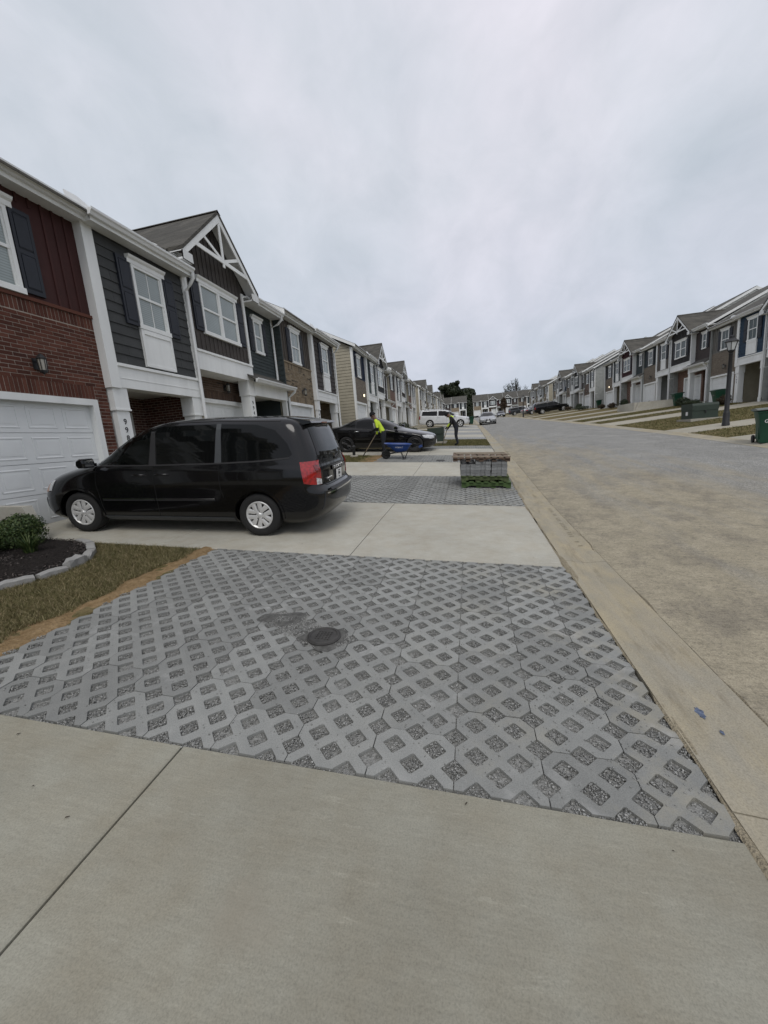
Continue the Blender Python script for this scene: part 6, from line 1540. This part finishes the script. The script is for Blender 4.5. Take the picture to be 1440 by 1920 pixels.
def bin_(x, y, h, label, group='green wheelie bins', letter=False, ajar=False):
    T = thing('wheelie_bin', label, 'bin', group=group); T.matrix_world = put(x, y, h) @ Matrix.Scale(.90, 4)
    def bd():
        mb = MB(); v = []; f = []; R_ = [(.0, .50, .44, .04), (.10, .52, .46, .05), (.62, .58, .54, .05), (.80, .64, .60, .05), (.83, .66, .62, .05), (.98, .68, .65, .05), (.985, .74, .70, .05), (1.02, .75, .71, .05)]
        for z, a, b, r in R_:
            a, b = a / 2, b / 2; off = .03 * z
            for sx, sy, a0 in ((1, 1, 0), (-1, 1, 90), (-1, -1, 180), (1, -1, 270)):
                for k in (0, 45, 90): t = math.radians(a0 + k); v.append((off + sx * (a - r) + r * math.cos(t), sy * (b - r) + r * math.sin(t), z + .04))
        n = 12
        f = [(i * n + k, i * n + (k + 1) % n, (i + 1) * n + (k + 1) % n, (i + 1) * n + k) for i in range(len(R_) - 1) for k in range(n)] + [tuple(range(n))[::-1], tuple((len(R_) - 1) * n + k for k in range(n))]
        mb.add(v, f); mb.box(-.2, -.12, -.20, .20, .62, .86) if False else None
        for s in (-1, 1): mb.box(-.14, .20, s * .255 - .012, s * .255 + .012, .15, .60)
        return mb
    part('bin_body', bd, M_BIN, T, 'binb', smooth=35)
    def ld():
        mb = MB(); mb.prism([(-.40, 1.065), (.44, 1.065), (.45, 1.085), (.40, 1.115), (.05, 1.145), (-.32, 1.13), (-.42, 1.10)], 1, -.365, .365); return mb
    o = part('lid', ld, M_BIND if not ajar else M_BINLID, T, 'binl' if not ajar else None, smooth=30, rot=(0, -.06, 0) if ajar else None)
    part('handle', lambda: MB().tube([(-.36, -.24, 1.04), (-.46, -.22, 1.08), (-.46, .22, 1.08), (-.36, .24, 1.04)], .016, 6), M_BIND, T, 'binh')
    for s in (1, -1): part('wheel', lambda: MB().lathe([(.0, -.03), (.125, -.03), (.13, 0), (.125, .03), (0, .03)], 18, 1), M_TYRE, T, 'binw', loc=(-.24, s * .30, .13))
    part('axle', lambda: MB().tube([(-.24, -.3, .13), (-.24, .3, .13)], .012, 6), M_STEEL, T, 'bina')
    if letter:
        for s, tx, sz, z in ((1, 'G F L', .15, .74),):
            m = text_mesh(tx, sz, .002); m.materials.append(None)
            part('lettering', m, M_LETTER, T, mw=Matrix.Translation((.357 if z > .7 else .335, 0, z)) @ Matrix(((0, 0, 1, 0), (1, 0, 0, 0), (0, 1, 0, 0), (0, 0, 0, 1))))
    else: part('emblem', lambda: MB().box(.32, .345, -.12, .12, .72, .80), M_LETTER if False else M_BINLID, T, 'bine')
    return T
bin_(8.62, 13.95, -PI / 2 - .35, 'green wheelie bin with grey lid standing on the road edge at the right picture edge', None, True, True)
bin_(16.2, 30.9, PI, 'green wheelie bin behind the lamp post by the navy blue house'); bin_(16.5, 36.9, PI, 'green wheelie bin before the blackish gabled house garage'); bin_(17.6, 60.6, PI, 'green wheelie bin under the porch at the end of the near right building')
bin_(-5.9, 29.4, 0, 'green wheelie bin farther back behind the worker with the spade'); bin_(-5.9, 26.2, 0, 'green wheelie bin half hidden by the black sedan windscreen'); bin_(.35, 55.0, 0, 'green wheelie bin at the left kerb near the silver sedan')
def cabinet(x, y, h, L_, W_, H_, label, seam=True, sticker=False):
    T = thing('utility_cabinet', label, 'utility box'); T.matrix_world = put(x, y, h, 0, True)
    part('cabinet_body', MB().box(-L_ / 2, L_ / 2, -W_ / 2, W_ / 2, -.1, H_ * .62), M_XF, T)
    part('cabinet_lid', MB().prism([(-W_ / 2 - .015, H_ * .60), (W_ / 2 + .015, H_ * .60), (W_ / 2 + .015, H_ * .92), (W_ / 2 - .04, H_), (-W_ / 2 + .03, H_), (-W_ / 2 - .015, H_ * .86)], 0, -L_ / 2 - .015, L_ / 2 + .015) if seam else MB().box(-L_ / 2 - .02, L_ / 2 + .02, -W_ / 2 - .02, W_ / 2 + .02, H_ * .62, H_), M_XF, T)
    part('base_pad', MB().box(-L_ / 2 - .14, L_ / 2 + .14, -W_ / 2 - .14, W_ / 2 + .14, -.3, .06), M_PAD, T)
    part('hinge_strip', MB().box(-L_ / 2 * .9, L_ / 2 * .9, -W_ / 2 - .022, -W_ / 2, H_ * .55, H_ * .60), M_XF, T); part('padlock', MB().box(-.03, .03, -W_ / 2 - .05, -W_ / 2 - .016, H_ * .42, H_ * .55), M_STEEL, T)
    if sticker: part('warning_sticker', MB().box(-L_ / 2 - .018, -L_ / 2 - .002, -.10, .06, H_ * .30, H_ * .52), M_LETTER, T)
    return T
cabinet(11.45, 23.4, .06, 1.15, .95, .80, 'long dark green transformer box on a concrete pad by the lamp post', True, True)
cabinet(-1.72, 21.6, .0, .80, .95, .78, 'green utility cabinet on the grass behind the black sedan bonnet', False)

# --- street lamps
def street_lamp(x, y, label, H_=3.5):
    T = thing('street_lamp', label, 'street lamp', (x, y, g(x, y)), group='street lamps')
    part('pole', lambda: MB().lathe([(.135, -.2), (.135, .10), (.12, .13), (.115, .50), (.098, .56), (.084, .60), (.074, 2.0), (.062, 2.78), (.075, 2.80), (.075, 2.84), (.05, 2.86)], 16), M_BLACKM, T, 'lamppole', smooth=35)
    def fr():
        mb = MB(); mb.lathe([(.05, 2.84), (.075, 2.88), (.11, 2.92), (.125, 2.97), (.10, 2.98)], 6)
        for k in range(6): t = PI / 3 * k; c, s = math.cos(t), math.sin(t); mb.tube([(.12 * c, .12 * s, 2.96), (.205 * c, .205 * s, 3.28)], .012, 5)
        mb.lathe([(.21, 3.27), (.235, 3.275), (.245, 3.29), (.235, 3.31), (.13, 3.40), (.085, 3.43), (.08, 3.50), (.095, 3.505), (.06, 3.53), (0, 3.54)], 6); return mb
    part('lantern_frame', fr, M_BLACKM, T, 'lampframe'); part('lantern_glass', lambda: MB().lathe([(.115, 2.975), (.200, 3.275)], 6), M_LAMPG, T, 'lampglass'); return T
M_LAMPG = paint('lamp_frosted_glass', (.50, .52, .52), .25, .06)
street_lamp(10.4, 19.25, 'tall black lamp post with lantern head in front of the navy blue house'); street_lamp(8.95, 70.5, 'black lamp post far up the right kerb'); street_lamp(-4.9, 92, 'black lamp post beside the left hand houses before the trees')

# --- pallets with pavers
def pallet(x, y, z, L_, W_, h, label, mat, tilt=0, boards=7, cat='pallet', group=None):
    T = thing('pallet', label, cat, group=group); M_ = put(x, y, .02 + tilt, z); T.matrix_world = M_
    for j, yy in enumerate((-W_ / 2 + .05, 0, W_ / 2 - .05)):
        def st():
            mb = MB(); mb.prism([(-L_ / 2, .02), (-L_ * .36, .02), (-L_ * .33, .042), (-L_ * .12, .042), (-L_ * .09, .02), (L_ * .09, .02), (L_ * .12, .042), (L_ * .33, .042), (L_ * .36, .02), (L_ / 2, .02), (L_ / 2, h - .02), (-L_ / 2, h - .02)], 1, -.022, .022); return mb
        part('stringer', st, mat, T, ('stri', L_, h), loc=(0, yy, 0))
    for i in range(boards):
        wv = random.Random(i + int(L_ * 100) + int(z * 100)); xx = -L_ / 2 + .055 + (L_ - .11) * i / (boards - 1); part('deck_board', MB().box(-.05, .05, -W_ / 2 - wv.uniform(0, .02), W_ / 2 + wv.uniform(0, .02), h - .02, h), mat, T, loc=(xx, 0, wv.uniform(0, .003)))
        if i % 2 == 0: part('deck_board', MB().box(-.05, .05, -W_ / 2 - wv.uniform(0, .02), W_ / 2, 0, .019), mat, T, loc=(xx, 0, 0))
    return T
PX, PY = .29, 9.68
pallet(PX + .03, PY, .012, 1.10, 1.0, .135, 'bottom green wooden pallet under the stacked pavers', M_WOODG, 0, 7, group='green pallets')
pallet(PX, PY + .02, .150, 1.06, 1.0, .130, 'upper green pallet carrying the stacked pavers', M_WOODG2, .02, 7, group='green pallets')
SL = ['left', 'middle', 'right']
for i, xx in enumerate((-.345, .0, .345)):
    T = thing('paver_stack', '%s stack of grey grid pavers on the green pallets' % SL[i], 'paver stack', group='stacks of pavers on the pallets'); T.matrix_world = put(PX + xx - .02, PY - .0, .02 + (.015, -.02, .0)[i], .282)
    for k in range((4, 5, 5)[i]):
        for yy in (-.25, .25): part('paver', lambda: MB().prism([(-.168, -.24), (-.06, -.24), (-.035, -.21), (.035, -.21), (.06, -.24), (.168, -.24), (.168, .24), (-.168, .24)], 2, 0, .062), M_PSTACK, T, 'stackpaver', loc=(random.uniform(-.006, .006), yy + random.uniform(-.008, .008), k * .0655), rot=(0, 0, random.uniform(-.01, .01)))
pallet(PX - .06, PY, .617, 1.26, 1.05, .085, 'brown wooden pallet lying on top of the stacked pavers', M_WOODB, .01, 9)
for i, (dx, dy, L_, a, lb) in enumerate(((-.05, -.42, 1.30, .03, 'weathered plank along the front of the brown top pallet'), (.0, .1, 1.25, -.04, 'weathered plank across the middle of the brown top pallet'), (-.08, .35, 1.2, .02, 'weathered plank at the back of the brown top pallet'))):
    o = part('plank', MB().box(-L_ / 2, L_ / 2, -.06, .06, 0, .018), M_WOODW); o.matrix_world = put(PX + dx, PY + dy, a, .705); tag(o, lb, 'plank', 'planks on the pallet')

# --- wheelbarrow
T = thing('wheelbarrow', 'blue wheelbarrow with black frame beside the worker with the spade', 'wheelbarrow'); T.matrix_world = put(-2.50, 14.35, PI + .12) @ Matrix.Scale(.85, 4)
def tray():
    mb = MB(); R_ = [(.30, -.22, .20, .17), (.36, -.30, .27, .22), (.50, -.40, .44, .30), (.635, -.47, .66, .35), (.65, -.50, .69, .375), (.635, -.485, .675, .36), (.50, -.385, .43, .285), (.37, -.29, .26, .21), (.32, -.22, .20, .17)]; v = []; n = 20
    for z, a, b, w_ in R_:
        cx, hx = (a + b) / 2, (b - a) / 2
        for k in range(n): t = 2 * PI * k / n; c, s = math.cos(t), math.sin(t); v.append((cx + hx * math.copysign(abs(c) ** .55, c), w_ * math.copysign(abs(s) ** .55, s), z + (.05 * (cx + hx * c) if z > .6 else 0)))
    f = [(i * n + k, i * n + (k + 1) % n, (i + 1) * n + (k + 1) % n, (i + 1) * n + k) for i in range(len(R_) - 1) for k in range(n)] + [tuple(range(n))[::-1], tuple((len(R_) - 1) * n + k for k in range(n))]
    return mb.add(v, f)
part('tray', tray, M_BLUE, T, smooth=50)
for s in (1, -1):
    part('handle', MB().tube([(.62, s * .06, .20), (.25, s * .20, .27), (-.35, s * .26, .36), (-.80, s * .29, .50)], .018, 6), M_STEEL, T); part('grip', MB().tube([(-.80, s * .29, .50), (-.95, s * .30, .545)], .022, 8), M_BLUE, T)
    part('leg', MB().tube([(-.02, s * .22, .33), (-.14, s * .24, .02), (-.20, s * .24, .012), (-.34, s * .25, .36)], .015, 6).box(-.26, -.08, s * .24 - .03, s * .24 + .03, 0, .012), M_STEEL, T); part('fork', MB().tube([(.45, s * .14, .24), (.62, s * .055, .19), (.80, s * .055, .30)], .013, 6), M_STEEL, T)
part('cross_brace', MB().tube([(-.17, -.24, .15), (-.17, .24, .15)], .010, 6), M_STEEL, T)
Wt = part('wheel', MB().lathe([(.0, -.02), (.10, -.025), (.11, .0), (.10, .025), (0, .02)], 24, 1), M_STEEL, T, loc=(.62, 0, .195)); part('tyre', MB().lathe([(.10, -.03), (.14, -.045), (.18, -.035), (.195, 0), (.18, .035), (.14, .045), (.10, .03)], 28, 1), M_TYRE, Wt, smooth=60)
m = text_mesh('KOBALT', .085, .002); m.materials.append(None)
part('lettering', m, M_LETTER, T, mw=Matrix.Translation((.03, .338, .52)) @ Matrix(((-1, 0, 0, 0), (0, .42, .91, 0), (0, .91, -.42, 0), (0, 0, 0, 1))))

# --- people
def skin_body(J, E, R, sub=1):
    me = bpy.data.meshes.new('body'); me.from_pydata(J, E, []); o = bpy.data.objects.new('tmp', me); COL.objects.link(o)
    mod = o.modifiers.new('skin', 'SKIN'); mod.use_smooth_shade = True
    if not me.skin_vertices: me.attributes
    for i, sv in enumerate(me.skin_vertices[0].data): sv.radius = R[i] if isinstance(R[i], tuple) else (R[i], R[i]); sv.use_root = (i == 0)
    s = o.modifiers.new('s', 'SUBSURF'); s.levels = sub; s.render_levels = sub
    dg = bpy.context.evaluated_depsgraph_get(); r = bpy.data.meshes.new_from_object(o.evaluated_get(dg)); bpy.data.objects.remove(o); r.materials.clear(); return r
M_SKIN = paint('skin', (.13, .07, .045), .6, .08); M_PANTS = paint('dark_trousers', (.010, .012, .018), .9, .2, 9, .2, 40); M_BLACKC = paint('black_cloth', (.008, .008, .010), .9, .2, 9, .2, 40)
M_HIVIS = paint('hi_vis_yellow', (.50, .66, .035), .75, .12, 9, .15, 40); M_BOOT = paint('tan_boots', (.13, .065, .025), .8, .2); M_GREYC = paint('reflective_grey', (.45, .46, .44), .5, .1); M_KNIT = paint('black_knit', (.006, .006, .007), .95, .2, 30, .4, 120)
def person(label, J, x, y, h, cloth):
    """J: joints in metres, facing +x. One continuous skinned body; materials by body region"""
    T = thing('person', label, 'person'); T.matrix_world = put(x, y, h, 0, True)
    P = []; Ed = []; R = []; reg = []
    def add(p, r, par=None, rg=0):
        P.append(tuple(p)); R.append(r); reg.append(rg)
        if par is not None: Ed.append((par, len(P) - 1))
        return len(P) - 1
    V = {k: Vector(v) for k, v in J.items()}
    pel = add(V['pelvis'], (.155, .125), None, 1); wa = add(V['waist'], (.150, .115), pel, 2); ch = add(V['chest'], (.185, .125), wa, 2); nb = add(V['neck'], .062, ch, 0); hd = add(V['head0'], (.075, .082), nb, 0)
    h1 = add(V['head1'], (.085, .10), hd, 0); h2 = add(V['head2'], (.06, .07), h1, 0)
    for s in ('l', 'r'):
        hp = add(V['hip_' + s], .105, pel, 1); kn = add(V['knee_' + s], .070, hp, 1); an = add(V['ankle_' + s], .050, kn, 1); to = add(V['toe_' + s], (.045, .035), an, 3)
        sh_ = add(V['shoulder_' + s], .072, ch, 2); el = add(V['elbow_' + s], .052, sh_, 4); wr = add(V['wrist_' + s], .036, el, 4); d = (V['wrist_' + s] - V['elbow_' + s]).normalized(); pm = add(V['wrist_' + s] + d * .07, (.040, .024), wr, 5)
        side = d.cross(Vector((1, 0, .2))).normalized(); up = d.cross(side).normalized()
        for q, (o_, L_) in enumerate(((-.028, .060), (-.010, .070), (.010, .066), (.027, .050))):
            b = V['wrist_' + s] + d * .10 + side * o_; f1 = add(b, .0095, pm, 5); f2 = add(b + d * L_ * .5 - up * .018, .009, f1, 5); add(b + d * L_ * .6 - up * .045, .008, f2, 5)
        t1 = add(V['wrist_' + s] + d * .05 + side * .042, .011, pm, 5); add(V['wrist_' + s] + d * .09 + side * .05 - up * .03, .009, t1, 5)
    fwd = (V['face'] - V['head1']).normalized(); hv = V['head1']
    add(hv + fwd * .115 - (V['head2'] - V['head1']).normalized() * .02, .014, h1, 0)                # nose
    m = skin_body(P, Ed, R)
    mats = cloth['mats']
    for k in mats: m.materials.append(k)
    seg = [(Vector(P[a]), Vector(P[b]), reg[b]) for a, b in Ed]
    for p in m.polygons:
        c = p.center; best = None
        for a, b, rg in seg:
            ab = b - a; t = max(0, min(1, (c - a).dot(ab) / (ab.length_squared + 1e-9))); dd = (a + ab * t - c).length
            if best is None or dd < best[0]: best = (dd, rg)
        p.material_index = best[1]; p.use_smooth = True
    o = bpy.data.objects.new('body', m); COL.objects.link(o); o.parent = T
    # face and ears
    ax = (V['head2'] - V['head1']).normalized(); sd = ax.cross(fwd).normalized()
    for s in (1, -1): part('eye', MB().lathe([(0, -.006), (.010, 0), (0, .006)], 8), M_BLACKC, T, loc=hv + fwd * .088 + sd * s * .034 + ax * .012); part('ear', MB().lathe([(0, -.012), (.022, -.006), (.024, .006), (0, .012)], 8, 1), M_SKIN, T, loc=hv + sd * s * .088 - fwd * .01)
    part('mouth', MB().box(-.004, .004, -.022, .022, -.004, .004), M_BOOT, T, loc=hv + fwd * .092 - ax * .05)
    # knitted cap
    q = Matrix((( fwd.x, sd.x, ax.x, 0), (fwd.y, sd.y, ax.y, 0), (fwd.z, sd.z, ax.z, 0), (0, 0, 0, 1))); q.translation = hv
    part('beanie', MB().lathe([(.108, .018), (.117, .025), (.117, .062), (.108, .068), (.104, .09), (.082, .135), (.045, .160), (0, .168)], 20), M_KNIT, T, smooth=60, mw=q @ Matrix.Diagonal((1.08, .93, 1, 1)))
    return T, V
def spade(p0, p1, x, y, h, label):
    M_ = put(x, y, h, 0, True); T = thing('shovel', label, 'shovel'); T.matrix_world = M_; a, b = Vector(p0), Vector(p1); d = (b - a).normalized()
    part('shaft', MB().tube([a, a + (b - a) * .82], .017, 8), M_HANDLE, T)
    s = d.cross(Vector((0, 1, .0))).normalized(); w_ = Vector((0, 1, 0)); c = a + (b - a) * .80; v = []
    for t, hw in ((0, .025), (.04, .09), (.16, .10), (.24, .06), (.27, .0)):
        for k in (-1, 0, 1): v.append(c + d * t + w_ * hw * k + s * (.018 * (1 - abs(k)) if t > 0 else 0))
    n = len(v); v2 = [p + s * .004 for p in v]
    f = [(i * 3 + k, i * 3 + k + 1, (i + 1) * 3 + k + 1, (i + 1) * 3 + k) for i in range(4) for k in range(2)]; f += [tuple(n + i for i in t[::-1]) for t in f]
    part('blade', MB().add(v + v2, f), M_STEEL, T); return T
W1 = dict(pelvis=(0, 0, .90), waist=(.06, 0, 1.06), chest=(.19, 0, 1.30), neck=(.27, 0, 1.45), head0=(.31, 0, 1.51), head1=(.345, 0, 1.575), head2=(.36, 0, 1.66), face=(.44, 0, 1.50),
          hip_l=(-.01, .10, .84), knee_l=(.02, .13, .46), ankle_l=(-.04, .14, .08), toe_l=(.12, .15, .035), hip_r=(-.01, -.10, .84), knee_r=(.06, -.13, .46), ankle_r=(.04, -.15, .08), toe_r=(.20, -.16, .035),
          shoulder_l=(.21, .19, 1.36), elbow_l=(.16, .27, 1.08), wrist_l=(.22, .16, .88), shoulder_r=(.21, -.19, 1.36), elbow_r=(.26, -.25, 1.10), wrist_r=(.42, -.06, 1.02))
person('worker in yellow high visibility jacket and black cap bending over a spade beside the wheelbarrow', W1, -3.22, 15.05, PI + .05, dict(mats=[M_SKIN, M_PANTS, M_HIVIS, M_BOOT, M_HIVIS, M_BLACKC]))
spade((.16, -.02, 1.06), (.88, .0, .05), -3.22, 15.05, PI + .05, 'long wooden handled spade held by the worker in the yellow jacket')
W2 = dict(pelvis=(0, 0, .88), waist=(.06, 0, 1.04), chest=(.18, 0, 1.26), neck=(.27, 0, 1.39), head0=(.32, 0, 1.43), head1=(.375, 0, 1.48), head2=(.42, 0, 1.55), face=(.45, 0, 1.38),
          hip_l=(-.01, .10, .82), knee_l=(.03, .13, .45), ankle_l=(-.05, .14, .08), toe_l=(.11, .15, .035), hip_r=(-.01, -.10, .82), knee_r=(.02, -.12, .45), ankle_r=(-.06, -.13, .08), toe_r=(.10, -.14, .035),
          shoulder_l=(.20, .19, 1.32), elbow_l=(.22, .25, 1.04), wrist_l=(.36, .12, .86), shoulder_r=(.20, -.19, 1.32), elbow_r=(.30, -.24, 1.06), wrist_r=(.44, -.08, .90))
T2, V2 = person('worker in black clothes with one yellow sleeve and black cap, digging on the grass strip', W2, -.60, 19.85, PI, dict(mats=[M_SKIN, M_PANTS, M_BLACKC, M_BLACKC, M_BLACKC, M_BLACKC]))
part('yellow_cuff', MB().tube([(.31, -.235, 1.04), (.44, -.08, .90)], [.068, .052], 10), M_HIVIS, T2, smooth=50); part('yellow_collar', MB().tube([(.19, 0, 1.30), (.265, 0, 1.405)], [.135, .080], 12), M_HIVIS, T2, smooth=50)
spade((.38, .02, .98), (.70, .0, .06), -.60, 19.85, PI, 'shovel held by the worker in black on the grass strip')
T1 = [o for o in bpy.data.objects if o.name == 'person'][0]
for s in (1, -1): part('reflective_band', MB().tube([(.10 + .02, s * .10, 1.10), (.27, s * .10, 1.36)], .03, 6) if False else MB().prism([(.295, 1.10), (.318, 1.12), (.345, 1.30), (.325, 1.31)], 1, s * .10 - .025, s * .10 + .025), M_GREYC, T1)
part('black_sleeve', MB().tube([(.262, -.252, 1.13), (.34, -.16, 1.06), (.42, -.06, 1.02)], [.064, .056, .046], 10), M_BLACKC, T1, smooth=50)
part('black_sleeve', MB().tube([(.165, .268, 1.12), (.19, .22, 1.0)], [.066, .058], 10), M_BLACKC, T1, smooth=50)

# --- little things by the kerb: low marker lamp on the first grass strip
T = thing('meter_box', 'small black water meter stand on the strip of grass beside the black sedan', 'meter'); T.matrix_world = put(-4.45, 15.0, 0)
part('meter_base', MB().lathe([(.16, -.05), (.16, .04), (.12, .06), (0, .06)], 16), M_PAD, T); part('meter_post', MB().lathe([(.06, .05), (.06, .30), (.075, .32), (.075, .40), (.03, .44), (0, .44)], 12), M_STEEL, T)

# --- trees behind the end of the street
def tree(x, y, z, H_, spread, label, n, size, mat=M_OAK, seed=0, group='trees beyond the end of the street', base=.25):
    T = thing('tree', label, 'tree', (x, y, z), group=group); rs = random.Random(seed); mb = MB(); cl = []
    mb.tube([(0, 0, -1), (.1, 0, H_ * .2), (.2, .1, H_ * .42)], [H_ * .032, H_ * .026, H_ * .018], 10)
    for i in range(16):
        a = rs.uniform(0, 2 * PI); q = spread * rs.uniform(.15, .85); hz = H_ * rs.uniform(base + .1, .93) ; tip = (q * math.cos(a) * (1.15 - abs(hz / H_ - .55)), q * math.sin(a) * .8, hz)
        st = H_ * rs.uniform(.2, .42); mb.tube([(.1, 0, st), (tip[0] * .5, tip[1] * .5, (st + hz) * .52), tip], [H_ * .012, H_ * .008, H_ * .003], 6)
        cl.append((*tip, spread * rs.uniform(.20, .36), spread * rs.uniform(.20, .34), H_ * rs.uniform(.07, .13)))
        for k in range(3): cl.append((tip[0] + rs.uniform(-1, 1) * spread * .25, tip[1] + rs.uniform(-1, 1) * spread * .25, hz + rs.uniform(-.09, .09) * H_, spread * rs.uniform(.10, .2), spread * rs.uniform(.1, .2), H_ * rs.uniform(.04, .08)))
    for i in range(10 if base < .4 else 0): a = rs.uniform(0, 2 * PI); cl.append((spread * .5 * math.cos(a), spread * .4 * math.sin(a), H_ * rs.uniform(base + .05, .7), spread * .45, spread * .4, H_ * .16))
    part('trunk', mb, M_BARK, T, smooth=60); part('crown', leaf_cloud(cl, n, size), mat, T); return T
tree(-5.0, 225, 8, 21, 11, 'broad dark oak beyond the far row, tallest of the group', 34000, .6, seed=2)
tree(-14, 222, 8, 16, 9, 'lower dark oak left of the tallest one above the left hand roofs', 24000, .55, seed=5)
tree(.5, 215, 8, 13, 6, 'dark tree at the right end of the group against the sky', 14000, .45, seed=8)
tree(-2.0, 205, 8, 10, 7, 'dark undergrowth tree filling the gap between the far rows', 12000, .45, seed=11, base=.05)
tree(25, 260, 9, 21, 4, 'thin tree rising behind the far row roof on the right', 800, .30, seed=14, base=.5); tree(29, 262, 9, 23, 3.5, 'thin wispy tree just right of the other behind the far roof', 700, .3, seed=15, base=.55); tree(34, 258, 9, 18, 4, 'small thin tree at the right end above the far roof', 500, .3, seed=16, base=.5)
tree(13.2, 160, 7.6, 6.5, 1.3, 'small round ornamental tree in front of the far row', 3000, .22, M_LEAFR, 21, base=.3, group=None)
